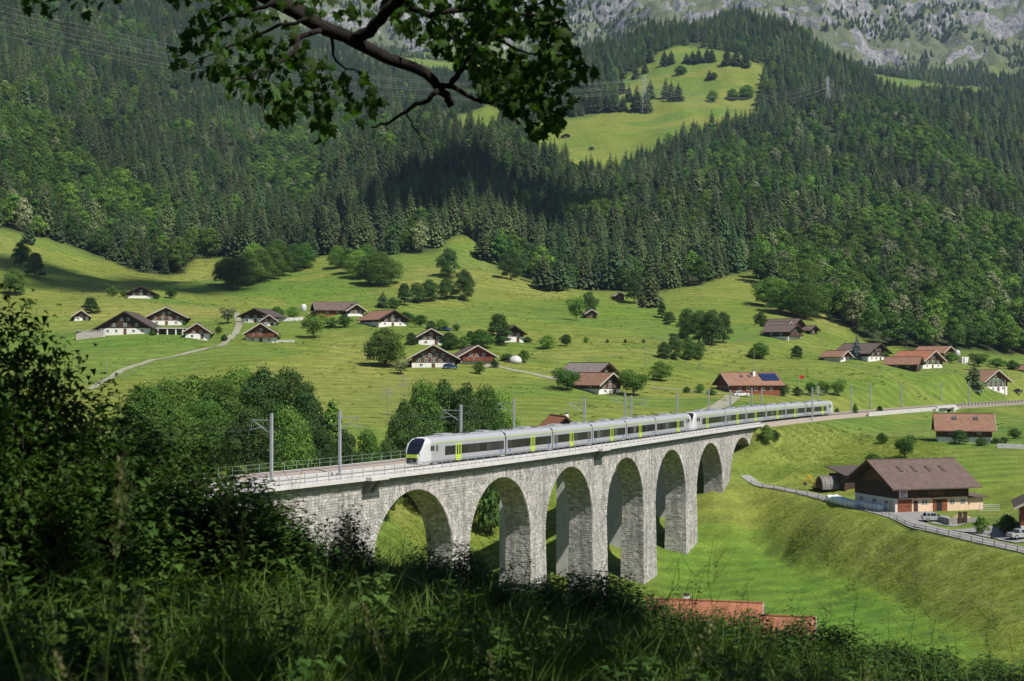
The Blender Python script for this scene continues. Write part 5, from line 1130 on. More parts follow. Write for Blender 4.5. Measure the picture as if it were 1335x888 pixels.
for c, h, w, lb in ((1020, 18, 18, 'dense dark bush just right of the red timber house'), (1040, 13, 13, 'small round bush right of the red timber house'), (1058, 16, 15, 'left umbrella-shaped fruit tree of the row of three'), (1075, 17, 16, 'middle umbrella-shaped fruit tree of the row of three'), (1093, 19, 20, 'right umbrella-shaped fruit tree of the row of three')): T('orchard' if c > 1050 else 'bush', c, 516, h, w, lb)
for c, r, h, w, k, lb in ((1115, 543, 20, 8, 'poplar', 'narrow young tree on the embankment beyond the train'), (1147, 540, 13, 10, 'cone', 'round shrub on the embankment beyond the train'), (1091, 541, 11, 8, 'cone', 'tiny shrub right behind the train tail'), (999, 578, 26, 20, 'lone', 'leafy bush growing against the viaduct abutment'), (1010, 572, 13, 15, 'bush', 'low bush beside the viaduct abutment'),
        (1251, 579, 22, 22, 'cone', 'dense dark conical shrub in front of the chalet by the underpass'), (1280, 581, 13, 16, 'bush', 'rounded garden shrub beside the chalet by the underpass'), (1300, 578, 9, 18, 'bush', 'low reddish garden shrub right of the chalet by the underpass'), (1180, 598, 27, 27, 'orchard', 'crooked apple tree on the slope below the chalet'), (1150, 579, 16, 15, 'small', 'small apple tree higher on the slope left of the crooked one'),
        (1138, 607, 17, 24, 'small', 'shrubby tree directly above the barn roof'), (1103, 613, 8, 9, 'bush', 'little shrub above the dark shelter'), (1323, 572, 15, 17, 'small', 'small garden tree at the right picture edge'), (1308, 578, 10, 12, 'bush', 'bush under the small garden tree'),
        (1279, 697, 26, 21, 'small', 'small tree in the lawn between barn and parked car'), (1313, 698, 29, 28, 'small', 'rounder tree beside the brown house at the picture edge')): T(k, c, r, h, w, lb)
for c, r, h, w, k, lb in ((118, 409, 24, 22, 'cone', 'round dark conifer behind the tiny white hut'), (147, 386, 14, 15, 'lone', 'dark bush left of the shaded chalet'), (162, 387, 10, 10, 'bush', 'low bush touching the shaded chalet'), (204, 390, 8, 9, 'bush', 'small bush right of the shaded chalet'), (223, 389, 15, 15, 'small', 'single round tree right of the shaded chalet'),
        (297, 422, 22, 22, 'bare', 'pale sparse tree beside the head of the farm track'), (361, 416, 17, 20, 'small', 'first fruit tree left of the long barn'), (382, 417, 18, 20, 'small', 'second fruit tree left of the long barn'), (432, 427, 14, 20, 'small', 'left of two low trees below the long barn'), (449, 427, 17, 20, 'small', 'right of two low trees below the long barn'), (478, 420, 13, 13, 'bush', 'bush between the long barn farm and the pale orange roof'),
        (246, 437, 9, 7, 'poplar', 'slim shrub behind the small cottage'), (285, 436, 12, 10, 'small', 'small garden tree by the farm track bend'), (292, 445, 10, 9, 'bush', 'garden shrub at the farm track bend'), (199, 437, 8, 9, 'bush', 'shrub at the corner of the widest farmhouse'), (240, 424, 7, 6, 'small', 'sapling beside the turf-roofed carport'),
        (499, 401, 24, 16, 'spruce3', 'pointed dark conifer at the left of the hedge row'), (513, 402, 15, 16, 'bush', 'round bush under the hedge-row conifer'), (527, 398, 32, 20, 'cone', 'tall tree second in the hedge row'), (543, 395, 28, 22, 'tall', 'tree in the middle of the hedge row'), (560, 393, 30, 24, 'tall', 'fourth tree of the hedge row'), (582, 390, 30, 28, 'bigdark', 'wide tree near the right of the hedge row'), (605, 392, 44, 32, 'bigdark', 'largest tree at the right end of the hedge row'), (585, 362, 40, 28, 'tall', 'tree standing above the hedge row'),
        (529, 423, 17, 24, 'small', 'grey-green orchard tree in front of the pale orange roof'), (548, 426, 16, 22, 'small', 'orchard tree right of the pale orange roof farmhouse'), (562, 430, 13, 15, 'bush', 'orchard bush above the white-based chalet'), (576, 431, 16, 17, 'small', 'round orchard tree above the white-based chalet'), (595, 431, 10, 10, 'small', 'tiny tree alone right of the upper orchard'),
        (536, 450, 18, 15, 'tall', 'dark tree left of the white-based chalet'), (585, 456, 24, 26, 'lone', 'leafy tree behind the join of the twin chalets'), (605, 455, 18, 18, 'small', 'smaller tree between the twin chalets and the dense dome'), (626, 454, 26, 34, 'lone', 'wide leafy tree behind the reddish twin chalet'), (613, 444, 15, 12, 'cone', 'pointed tree above the wide leafy one'),
        (523, 488, 19, 20, 'bare', 'pale twiggy shrub in front of the wider twin chalet'), (625, 488, 18, 17, 'small', 'small round tree in front of the reddish twin chalet'), (645, 479, 11, 11, 'bush', 'shrub at the corner of the reddish twin chalet'), (661, 470, 10, 20, 'bush', 'low hedge bush above the gravel forecourt'), (683, 473, 18, 15, 'small', 'tree beside the round hay tarpaulin'), (688, 446, 8, 12, 'bush', 'bush right of the narrow dark chalet'),
        (895, 512, 9, 10, 'bush', 'small bush left of the red timber house'), (913, 512, 13, 13, 'small', 'flowering shrub left of the red timber house'), (928, 515, 9, 12, 'bush', 'rose bush beside the driveway'), (1140, 470, 0.1, 0.1, None, None),
        (1240, 473, 14, 22, 'small', 'orchard tree at the forest foot right of the farm'), (1275, 478, 16, 26, 'orchard', 'broad orchard tree at the forest foot'), (1300, 480, 14, 24, 'small', 'bushy orchard tree near the right edge'), (1320, 482, 13, 18, 'bush', 'round bush near the right edge below the forest'),
        (37, 318, 34, 16, 'spruce3', 'topmost dark conifer of the row on the left hillside'), (27, 348, 34, 22, 'lone', 'second dark tree of the row on the left hillside'), (46, 362, 36, 24, 'cone', 'third dark tree of the row on the left hillside'), (20, 385, 36, 30, 'lone', 'lowest dark tree of the row on the left hillside'),
        (629, 338, 44, 22, 'spruce0', 'lone tall spruce in the grassy tongue above the hedge row'), (666, 365, 44, 32, 'bigdark', 'big dark tree at the forest tip right of the grassy tongue'), (708, 378, 52, 26, 'spruce2', 'tall spruce at the forest tip beside the grassy tongue'), (728, 378, 50, 26, 'spruce0', 'second tall spruce at the forest tip'),
        (827, 396, 46, 22, 'tall', 'pale grey-green tree at the forest edge beside the wooden hut'), (848, 402, 56, 30, 'spruce1', 'broad spruce standing out of the forest edge above the grove')):
    if k: T(k, c, r, h, w, lb, 'spruce_tree' if 'spruce' in k else 'broadleaf_tree')
# groves below the woods
gr = random.Random(3)
for n, (c, r, h) in enumerate([(296, 374, 40), (310, 378, 44), (325, 372, 46), (340, 368, 44), (354, 364, 44), (368, 360, 40), (384, 354, 38), (398, 350, 34), (332, 352, 36), (362, 346, 34)]): T('bigtall' if n % 2 else 'lone', c, r, h, h * .85, 'leafy tree of the rounded grove below the left woods', 'broadleaf_tree', 'rounded grove below the left woods')
for n, (c, r, h) in enumerate([(440, 350, 30), (455, 356, 34), (468, 364, 38), (482, 372, 42), (496, 374, 46), (508, 370, 36), (478, 350, 32)]): T('lone' if n % 2 else 'bigtall', c, r, h, h * .9, 'light green tree of the grove on the central slope', 'broadleaf_tree', 'light green grove on the central slope')
for n, (c, r, h) in enumerate([(1003, 400, 40), (1018, 408, 44), (1034, 412, 46), (1050, 416, 48), (1066, 414, 44), (1078, 408, 40), (1028, 385, 44), (1052, 385, 46), (1008, 372, 40)]): T('bigtall' if n % 2 else 'lone', c, r, h, h * .95, 'rounded bushy tree covering the knoll above the brown barn', 'broadleaf_tree', 'bushy trees on the knoll')
# screen of trees behind the tracks: column, distance, row of the top
for n, (c, Y, top, w, k, lb) in enumerate([(188, 236, 500, 66, 'bigtall', None), (222, 243, 492, 62, 'bigtall', None), (252, 250, 486, 60, 'lone', None), (284, 240, 490, 64, 'bigtall', None), (312, 252, 478, 62, 'bigtall', None), (343, 248, 470, 66, 'bigdark', None), (375, 252, 480, 58, 'bigtall', None), (398, 246, 492, 46, 'bigdark', None), (268, 225, 520, 60, 'bigtall', None), (325, 222, 525, 60, 'bigdark', None), (375, 224, 530, 56, 'bigtall', None), (232, 222, 530, 60, 'bigtall', None)]):
    x = (c - U0) / F * Y; g_ = ground(x, Y); tree_thing('broadleaf_tree', k, (x, Y, g_ - .4), (YH - top) / F * Y - g_, w * 1.35 * Y / F, 'tall leafy tree in the screen behind the left end of the tracks', 'screen of trees left of the train front')
for c, Y, top, w, k, lb in ((433, 244, 508, 24, 'poplar', 'slender pointed tree right of the tall leafy screen'), (418, 232, 548, 46, 'bigdark', 'dark shrub tree under the slender pointed one'), (450, 236, 552, 44, 'bigdark', 'dark shrub tree right of the slender pointed one'), (478, 240, 560, 40, 'bigtall', 'low bright shrub tree before the train front'), (503, 244, 566, 34, 'bigdark', 'lowest shrub tree before the train front'),
        (528, 262, 512, 44, 'bigdark', 'leftmost tree of the clump behind the train front'), (552, 272, 496, 50, 'bigtall', 'second tree of the clump behind the train front'), (578, 278, 486, 56, 'bigdark', 'tallest tree of the clump behind the train front'), (606, 276, 490, 54, 'bigdark', 'dark tree right of the tallest in the clump'), (633, 282, 503, 46, 'bigtall', 'brighter tree in the right of the clump'), (656, 286, 511, 40, 'bigtall', 'rightmost bright tree of the clump behind the train front'), (560, 258, 540, 60, 'bigdark', 'broad low tree in front of the clump'), (610, 266, 540, 50, 'bigdark', 'broad dark tree in front of the clump'),
        (640, 262, 612, 30, 'bush', 'bush seen through the second arch'), (690, 292, 590, 60, 'bigdark', 'dark tree seen through the third arch'), (868, 300, 590, 36, 'bigdark', 'dark tree seen through the fifth arch'), (800, 268, 680, 30, 'bush', 'shrub growing at the concrete pier behind the fourth arch')):
    x = (c - U0) / F * Y; g_ = ground(x, Y); tree_thing('broadleaf_tree', k, (x, Y, g_ - .4), max((YH - top) / F * Y - g_, 2.0), w * 1.3 * Y / F, lb, 'trees behind the railway')
# single trees of the high pasture
for c, r, h, w, k, lb in ((829, 103, 20, 11, 'spruce1', 'pointed spruce above the pylon on the high pasture'), (841, 96, 17, 10, 'spruce3', 'small spruce second above the pylon'), (847, 82, 20, 11, 'spruce0', 'spruce at the upper left border of the high pasture'), (866, 84, 20, 11, 'spruce1', 'left of the pair of spruces on the high pasture'), (875, 84, 20, 11, 'spruce3', 'right of the pair of spruces on the high pasture'),
        (895, 82, 14, 9, 'spruce3', 'shortest of the three spruces below the ridge wood'), (903, 83, 19, 10, 'spruce1', 'middle of the three spruces below the ridge wood'), (911, 82, 21, 11, 'spruce0', 'tallest of the three spruces below the ridge wood'), (922, 81, 20, 12, 'spruce1', 'left of the tight spruce pair below the ridge wood'), (928, 81, 20, 11, 'spruce0', 'right of the tight spruce pair below the ridge wood'), (948, 85, 24, 14, 'spruce1', 'left of the spruces at the right pasture corner'), (960, 86, 27, 14, 'spruce0', 'middle of the spruces at the right pasture corner'), (972, 88, 26, 14, 'spruce1', 'right of the spruces at the right pasture corner'),
        (808, 103, 22, 14, 'spruce0', 'spruce at the left border of the high pasture'), (811, 122, 21, 12, 'spruce1', 'spruce left of the pylon group'), (820, 133, 24, 12, 'spruce0', 'lower spruce left of the pylon group'), (830, 146, 38, 16, 'spruce0', 'tall spruce directly left of the steel pylon'), (843, 147, 36, 14, 'spruce2', 'tall spruce directly behind the steel pylon'), (848, 129, 28, 13, 'spruce1', 'spruce behind and right of the steel pylon'),
        (868, 129, 30, 12, 'spruce0', 'left of the three spruces right of the pylon'), (875, 131, 28, 12, 'spruce2', 'middle of the three spruces right of the pylon'), (884, 132, 26, 14, 'spruce1', 'right of the three spruces right of the pylon'), (887, 98, 13, 16, 'lone', 'round bush tree in the middle of the high pasture'), (925, 104, 14, 9, 'spruce3', 'small conifer beside the round bush on the high pasture'), (931, 104, 10, 10, 'bush', 'little bush beside the small conifer on the high pasture'), (929, 133, 16, 16, 'lone', 'round tree low on the high pasture'), (955, 131, 16, 17, 'lone', 'left of two spreading trees on the high pasture'), (974, 129, 19, 20, 'lone', 'right of two spreading trees on the high pasture'),
        (760, 146, 30, 14, 'spruce0', 'first spruce of the clump left of the pasture hut'), (770, 147, 32, 14, 'spruce1', 'second spruce of the clump on the high pasture'), (780, 147, 30, 14, 'spruce0', 'third spruce of the clump on the high pasture'), (790, 146, 27, 14, 'spruce1', 'fourth spruce of the clump on the high pasture'), (800, 146, 25, 13, 'spruce0', 'fifth spruce of the clump on the high pasture'), (812, 145, 22, 12, 'spruce1', 'sixth and shortest spruce of the clump on the high pasture'), (548, 160, 0, 0, None, None), (771, 196, 5, 8, 'bush', 'small bush below the tiny alpine hut')):
    if k: T(k, c, r, h, w, lb, 'spruce_tree' if 'spruce' in k else 'broadleaf_tree', 'trees of the high pasture')

# ---------------------------------------------------------------- steel pylons and their lines
def pylon(label, col, row, h_px, arms=3):
    p = spot(col, row); H = h_px * p.y / F; t = thing('pylon', label, 'pylon', p, rad(15)); b = H * .09; mb = MB()
    def half(z): return b * (1 - .78 * min(z / (H * .62), 1)) + .02 * H * .2
    lv = [0, .16, .3, .42, .52, .62, .72, .82, .92, 1.0]
    for sx, sy in ((-1, -1), (1, -1), (1, 1), (-1, 1)): mb.tube([(sx * half(f * H), sy * half(f * H), f * H - (1 if f == 0 else 0)) for f in lv], .16, 4)
    mb.build('leg_frame', MATS['galvanised'], t); mb = MB()
    for a, c in zip(lv[:-1], lv[1:]):
        ha, hc = half(a * H), half(c * H)
        for (x0, y0), (x1, y1) in (((-1, -1), (1, -1)), ((1, -1), (1, 1)), ((1, 1), (-1, 1)), ((-1, 1), (-1, -1))):
            mb.tube([(x0 * ha, y0 * ha, a * H), (x1 * hc, y1 * hc, c * H)], .1, 4); mb.tube([(x1 * ha, y1 * ha, a * H), (x0 * hc, y0 * hc, c * H)], .1, 4)
    mb.build('lattice', MATS['galvanised'], t); tips = []
    for f, w in ((.62, .15), (.76, .19), (.9, .13)):
        mb = MB()
        for sx in (-1, 1):
            for sy in (-1, 1): mb.tube([(0, sy * .3, f * H + .03 * H), (sx * w * H, 0, f * H)], .1, 4); mb.tube([(0, sy * .5, f * H), (sx * w * H, 0, f * H)], .1, 4)
            tips.append(t.matrix_basis @ Vector((sx * w * H, 0, f * H - .02 * H)))
        mb.build('crossarm', MATS['galvanised'], t)
    return tips
pmat('bright_wire', (0.6, 0.6, 0.6), None, 1, .4, .3)
tA = pylon('tall steel lattice pylon standing on the high pasture', 840, 148, 50); tB = pylon('steel lattice pylon rising above the ridge of the right woods', 1079, 142, 42)
def wire(a, b, sag, label, r=.09):
    mb = MB(); mb.tube([a.lerp(b, i / 24) - Vector((0, 0, sag * 4 * (i / 24) * (1 - i / 24))) for i in range(25)], r, 4); tag(mb.build('power_line', MATS['bright_wire']), label, 'wire', 'wires between the steel pylons')
for i in range(6):
    wire(tA[i], tB[i], 22, 'bright overhead power line strung between the two steel pylons')
    q = Vector(tA[i]); far = Vector(((-40 - U0) / F * 1150, 1150, 0)); far.z = (YH - (28 + (i // 2) * -16 + (i % 2) * 8)) / F * 1150
    wire(q, far, 30, 'bright power line sweeping across the left woods to the pasture pylon', .07)
    wire(Vector(tB[i]), Vector((.42 * 1500, 1500, (YH - 245 - (i // 2) * 9) / F * 1500)), 25, 'power line descending over the right woods', .05)

# ---------------------------------------------------------------- vehicles
pmat('car_silver', (0.55, 0.57, 0.6), (0.5, 0.52, 0.55), 1, .3, .5, .6); pmat('car_white', (0.75, 0.75, 0.75), None, 1, .3, 0, .6); pmat('car_dark', (0.03, 0.035, 0.05), None, 1, .25, .2, .6); pmat('car_blue', (0.02, 0.045, 0.14), None, 1, .3, .1, .6); pmat('tyre', (0.02, 0.02, 0.02), None, 1, .9); pmat('lamp_red', (0.5, 0.02, 0.02), None, 1, .3); pmat('lamp_clear', (0.8, 0.8, 0.78), None, 1, .2)
def car(label, p, rz, paint, wagon=True, L=4.5, W=1.75):
    t = thing('car', label, 'car', p, rz); h = L / 2; w = W / 2
    pr = [(-h, .45), (-h + .05, .82), (-h + .2, .9), (h - 1.25, .95), (h - .35, .82), (h - .03, .65), (h, .4), (h - .1, .25), (-h + .1, .25)]
    mb = MB(); k = len(pr); secs = [(-w, .93), (-w * .9, 1), (w * .9, 1), (w, .93)]; vs = []; fs = []
    for y, s_ in secs: vs += [(x * s_, y, z * (.97 if s_ < 1 else 1)) for x, z in pr]
    for i in range(3):
        for j in range(k): j2 = (j + 1) % k; fs.append((i*k+j, i*k+j2, (i+1)*k+j2, (i+1)*k+j))
    fs += [tuple(range(k - 1, -1, -1)), tuple(3*k + j for j in range(k))]; mb.add(vs, fs); mb.build('body', MATS[paint], t)
    rb = -h + .25 if wagon else -h + .7; rt = -h + .6 if wagon else -h + 1.35
    gh = [(rb, .9), (rt, 1.38), (h - 2.25, 1.4), (h - 1.35, .94)]
    mb = MB(); vs = []
    for y, s_ in ((-w * .93, 1), (w * .93, 1)): vs += [(x, y * (1 if z < 1 else .84), z) for x, z in gh]
    mb.add(vs, [(3, 2, 1, 0), (4, 5, 6, 7), (0, 1, 5, 4), (1, 2, 6, 5), (2, 3, 7, 6), (3, 0, 4, 7)]); cb = mb.build('cabin_glass', MATS['train_glass'], t)
    MB().hexa([(rt - .03, -w * .8, 1.395), (h - 2.2, -w * .8, 1.415), (h - 2.2, w * .8, 1.415), (rt - .03, w * .8, 1.395), (rt + .05, -w * .72, 1.46), (h - 2.35, -w * .72, 1.47), (h - 2.35, w * .72, 1.47), (rt + .05, w * .72, 1.46)]).build('roof', MATS[paint], t)
    for x in ((rt + h - 2.25) / 2 - .15, rt + .1, h - 2.2):
        for sy in (-1, 1): MB().hexa([(x - .05, sy * w * .9 - .03, .93), (x + .05, sy * w * .9 - .03, .93), (x + .05, sy * w * .9 + .03, .93), (x - .05, sy * w * .9 + .03, .93), (x - .05, sy * w * .79 - .03, 1.4), (x + .05, sy * w * .79 - .03, 1.4), (x + .05, sy * w * .79 + .03, 1.4), (x - .05, sy * w * .79 + .03, 1.4)]).build('pillar', MATS[paint], cb)
    for x in (-h + .85, h - .85):
        for sy in (-1, 1):
            mb = MB(); mb.lathe([(.08, -.1), (.3, -.1), (.32, -.05), (.32, .05), (.3, .1), (.08, .1)], (0, 0, 0), 'y', 16); wl = mb.build('wheel', MATS['tyre'], t); wl.location = (x, sy * (w - .06), .32)
            mb = MB(); mb.lathe([(.03, .005), (.19, .02), (.19, .0), (.03, -.01)], (0, sy * .1, 0), 'y', 12); mb.build('rim', MATS['galvanised'], wl)
    for sy in (-1, 1): MB().box(-h - .02, -h + .05, sy * w * .72 - .14, sy * w * .72 + .14, .68, .86).build('tail_lamp', MATS['lamp_red'], t); MB().box(h - .12, h + .0, sy * w * .68 - .17, sy * w * .68 + .17, .58, .72).build('headlamp', MATS['lamp_clear'], t)
    return t
def gp(c, r, dz=.1): p = spot(c, r); return Vector((p.x, p.y, p.z + dz))
car('silver estate car parked in the yard in front of the barn', gp(1219, 680, .1), rad(-3), 'car_silver'); car('silver car at the right picture edge beside the brown house', gp(1332, 703, .17), rad(14), 'car_silver', False)
car('white car parked under the eaves of the red timber house', gp(966, 517, .05), rad(10), 'car_white'); car('dark car parked right of the lone chalet', gp(1325, 512, .05), rad(170), 'car_dark', False); car('dark blue van beside the upper orchard', gp(580, 431, .05), rad(10), 'car_blue', True, 4.6, 1.9)
car('bright blue car in front of the wider twin chalet', gp(587, 481, .05), rad(5), 'car_blue', True); car('white car beside the lone chalet wall', gp(1274, 512, .05), rad(30), 'car_white')
# yellow mini digger
pmat('digger_yellow', (0.7, 0.38, 0.02), (0.6, 0.3, 0.02), 2, .5)
p = gp(1068, 639, 0); t = thing('digger', 'small yellow digger with raised arm beside the storage tunnel', 'digger', p, rad(160))
for sy in (-1, 1): MB().prism([(-1.1, .0), (1.1, .0), (1.3, .25), (1.1, .5), (-1.1, .5), (-1.3, .25)], 'y', sy * .7 - .2, sy * .7 + .2).build('track', MATS['tyre'], t)
MB().box(-.9, 1.0, -.8, .8, .52, 1.2).build('body', MATS['digger_yellow'], t); MB().box(-.6, .5, -.5, .5, 1.204, 2.3).build('cab', MATS['train_glass'], t); MB().box(-.7, .6, -.6, .6, 2.303, 2.42).build('cab_roof', MATS['digger_yellow'], t)
MB().tube([(.9, .1, 1.0), (1.8, .1, 2.6), (2.3, .1, 3.0)], .14, 6).build('boom', MATS['digger_yellow'], t); MB().tube([(2.3, .1, 3.0), (2.9, .1, 1.5)], .11, 6).build('stick', MATS['digger_yellow'], t); MB().prism([(2.7, 1.5), (3.1, 1.5), (3.0, .95), (2.5, 1.05)], 'y', -.25, .45).build('bucket', MATS['tyre'], t)
# silage bales in a double row along the lane
pmat('bale_film', (0.62, 0.74, 0.72), (0.72, 0.8, 0.78), 3, .35, 0, .5)
BAL = MB(); BAL.lathe([(.3, -.62), (.55, -.6), (.62, -.5), (.64, 0), (.62, .5), (.55, .6), (.3, .62)], axis='x', n=16); BALM = BAL.mesh('silage_bale', MATS['bale_film']); BALM.polygons.foreach_set('use_smooth', [True] * len(BALM.polygons))
bpy.context.view_layer.update(); barnM = Matrix.LocRotScale(barn.location, barn.rotation_euler, None)
for row_ in range(2):
    for i in range(13 if row_ == 0 else 8):
        q = barnM @ Vector((-hw_b - 5.5 + i * 1.3 + R.uniform(-.08, .08), -hl_b - .95 - row_ * 1.25 + R.uniform(-.06, .06), 0)); q.z = ground(q.x, q.y) + .6
        o = link(bpy.data.objects.new('silage_bale', BALM)); o.location = q; o.rotation_euler = (R.uniform(0, 6), R.uniform(-.06, .06), BRZ + rad(90) + R.uniform(-.15, .15)); sc_ = R.uniform(.92, 1.06); o.scale = (sc_, sc_, sc_)
        tag(o, 'pale wrapped silage bale in the double row between barn gable and lane', 'bale', 'wrapped bales beside the barn')
pmat('pole_grey', (0.16, 0.15, 0.14), (0.1, 0.095, 0.09), 2, .9)
# fence along the lane
fn = thing('lane_fence', 'weathered rail fence along the outer edge of the lane above the bank', 'fence', (ROADQ[0].x, ROADQ[0].y, ground(ROADQ[0].x, ROADQ[0].y)))
pm = MB(); pm.box(-.05, .05, -.05, .05, -.3, .95); pme = pm.mesh('post', MATS['pole_grey']); last = None; acc = 0; posts = []
for i in range(1, len(ROADQ)):
    d = ROADQ[i] - ROADQ[i - 1]; acc += d.length
    if acc > 2.6:
        acc = 0; n_ = Vector((d.y, -d.x, 0)).normalized(); q = ROADQ[i] + n_ * 1.75
        if n_.y > 0: q = ROADQ[i] - n_ * 1.75
        q.z = ground(q.x, q.y); posts.append(q.copy())
for q in posts: o = link(bpy.data.objects.new('post', pme), fn); o.location = q - fn.location
for hh, rr in ((.4, .02), (.8, .035)):
    mb = MB(); mb.tube([q - fn.location + Vector((0, 0, hh)) for q in posts], rr, 4); mb.build('rail', MATS['pole_grey'], fn)
# kerb of the lane
mb = MB(); kq = []
for q in posts: kq.append(Vector((q.x, q.y, q.z + .1)))
mb.tube(kq, .1, 4); tag(mb.build('road_kerb', MATS['concrete']), 'low concrete kerb along the outer edge of the lane', kind='structure')
# manure pit and low walls right of the barn front
p = spot(1252, 680); t = thing('manure_pit', 'low concrete walled pit with straw heap right of the barn front', 'pit', p, rad(12))
MB().box(-3.2, 3.2, -1.9, -1.65, -.5, .8).build('wall', MATS['mortar'], t); MB().box(-3.2, -2.95, -1.64, 2, -.5, .8).build('wall', MATS['mortar'], t); MB().lathe([(2.2, 0), (1.6, .7), (.6, 1.2), (.1, 1.3)], (.4, .4, 0), 'z', 12).build('straw_heap', pmat('straw', (0.42, 0.33, 0.17), (0.3, 0.22, 0.1), 4, .95, bump=.8), t)
for x in (-1.5, -.6): MB().box(x, x + .7, -2.1, -1.92, -.4, 1.9).build('board', MATS['dark_timber'], t)
p = spot(1290, 668); t = thing('paddock_gate', 'grey tubular paddock gate behind the barn lean-to', 'gate', p, rad(10))
for z in (.35, .7, 1.05, 1.4): MB().tube([(-1.9, 0, z), (1.9, 0, z)], .035, 5).build('bar', MATS['galvanised'], t)
for x in (-1.9, 0, 1.9): MB().tube([(x, 0, -.3), (x, 0, 1.5)], .05, 5).build('upright', MATS['galvanised'], t)
p = spot(683, 474); p = spot(672, 473); t = thing('hay_tarpaulin', 'round pale tarpaulin-covered heap beside the gravel forecourt', 'heap', p, 0); MB().lathe([(2.0, -.3), (2.0, .8), (1.6, 1.6), (.8, 2.1), (.1, 2.2)], n=14).build('cover', MATS['concrete'], t, True); MB().box(-3.4, -2.0, -.8, .8, -.2, .7).build('pallet_stack', MATS['dark_timber'], t)
p = spot(1043, 511); t = thing('flagpole', 'flagpole with red flag beside the red timber house', 'flagpole', spot(1042, 513), 0)
MB().tube([(0, 0, -.5), (0, 0, 5.5)], .05, 6).build('pole', MATS['galvanised'], t); mb = MB(); mb.add([(0, 0, 5.4), (.7, .12, 5.3), (1.3, -.05, 5.25), (1.3, -.05, 4.2), (.7, .12, 4.25), (0, 0, 4.3)], [(0, 1, 4, 5), (1, 2, 3, 4)]); fl = mb.build('flag', pmat('flag_red', (0.55, 0.03, 0.02), None, 1, .7), t); fl.modifiers.new('thick', 'SOLIDIFY').thickness = .02
# wooden field poles with wires
pmat('pole_wood', (0.3, 0.27, 0.23), (0.2, 0.18, 0.15), 3, .9)
for c, r, h, lb in ((139, 488, 22, 'slim field pole beside the farm track'), (526, 545, 56, 'wooden pole with crossarms rising in front of the tree clump'), (506, 548, 42, 'bare pole left of the wooden pole with crossarms'), (728, 496, 28, 'thin wooden pole left of the grey-brown roof'), (842, 481, 30, 'thin wooden pole on the slope above the single round tree'), (983, 487, 32, 'thin wooden pole above the solar-panelled roof'), (1071, 450, 16, 'pale pole right of the small open shed')):
    p = spot(c, r); m = p.y / F; t = thing('wooden_pole', lb, 'pole', p, 0); MB().tube([(0, 0, -.6), (0, 0, h * m)], [.13, .09], 7).build('shaft', MATS['pole_wood'], t)
    if 'crossarms' in lb:
        for z in (.98, .88, .78): MB().box(-1.3, 1.3, -.08, .08, h * m * z - .1, h * m * z + .08).build('crossarm', MATS['pole_wood'], t)
# low field walls
for (c0, r0, c1, r1, hh, lb) in ((358, 419, 395, 417, 1.2, 'low pale garden wall between the track head and the long barn'), (352, 446, 384, 446, .7, 'low pale terrace wall right of the dark porch chalet'), (1300, 584, 1345, 586, 1.0, 'pale garden wall at the right edge below the chalet')):
    a, b = spot(c0, r0), spot(c1, r1); d = b - a; t = thing('garden_wall', lb, 'wall', a, math.atan2(d.y, d.x)); n = max(4, int(d.length / 1.5)); Ls = Vector((d.x, d.y)).length / n
    for i in range(n):
        q = a.lerp(b, (i + .5) / n); z0 = ground(q.x, q.y) - a.z; MB().box(i * Ls + .01, (i + 1) * Ls - .01, -.2, .2, z0 - .6, z0 + hh + .03 * (i % 3)).build('wall_block', MATS['concrete'], t)
# ---------------------------------------------------------------- long grass on the near bank and valley floor
leafmat('bank_grass', (0.17, 0.26, 0.035), (0.33, 0.35, 0.075), 0.18, 0.2, 0.55)
def tuft(seed, n, h, spread, w, bend=.5, seg=2):
    r = random.Random(seed); V = []; Fc = []
    for i in range(n):
        a = r.uniform(0, 6.28); d = r.uniform(0, spread); x, y = d * math.cos(a), d * math.sin(a); hh = h * r.uniform(.5, 1.15); b = r.uniform(0, 6.28); bd = hh * bend * r.uniform(.2, 1.2); ww = w * r.uniform(.7, 1.3); base = len(V)
        px2, py2 = -math.sin(b), math.cos(b)
        for k in range(seg + 1):
            f = k / seg; cx = x + math.cos(b) * bd * f * f; cy = y + math.sin(b) * bd * f * f; cz_ = hh * f * (1 - .25 * f * bend); wd = ww * (1 - f) + .0005
            if k < seg: V += [(cx + px2 * wd, cy + py2 * wd, cz_), (cx - px2 * wd, cy - py2 * wd, cz_)]
            else: V.append((cx, cy, cz_))
        for k in range(seg):
            q = base + 2 * k
            if k < seg - 1: Fc += [(q, q + 1, q + 3), (q, q + 3, q + 2)]
            else: Fc.append((q, q + 1, q + 2))
    return np.array(V), np.array(Fc)
protos = [arr_mesh('grass_tuft', *tuft(300 + i, 14, .34 + .08 * (i % 3), .5, .035, .9), MATS['bank_grass']) for i in range(4)]
n = 110000; yy = NP.uniform(170, 345, n); cc = NP.uniform(480, 1345, n); xx = (cc - U0) / F * yy; zz = ground_v(xx, yy)
ok = (NP.rand(n) < yy / 345)
rq = np.array([(q.x, q.y) for q in ROADQ]); hs = np.array([(h.location.x, h.location.y) for h in HOUSE.values()])
ok &= (np.min(np.hypot(xx[:, None] - rq[None, ::2, 0], yy[:, None] - rq[None, ::2, 1]), 1) > 3.2) & (np.min(np.hypot(xx[:, None] - hs[None, :, 0], yy[:, None] - hs[None, :, 1]), 1) > 9) & (np.hypot(xx - barn.location.x - 2, yy - barn.location.y + 3) > 15)
ts = np.array([tuple(track(s)[:2]) for s in range(-150, 500, 4)]); ok &= np.min(np.hypot(xx[:, None] - ts[None, :, 0], yy[:, None] - ts[None, :, 1]), 1) > 5.5
rr_ = YH - F * zz / yy; cc = cc + NP.normal(0, 14, n); rr_ = rr_ + NP.normal(0, 9, n)
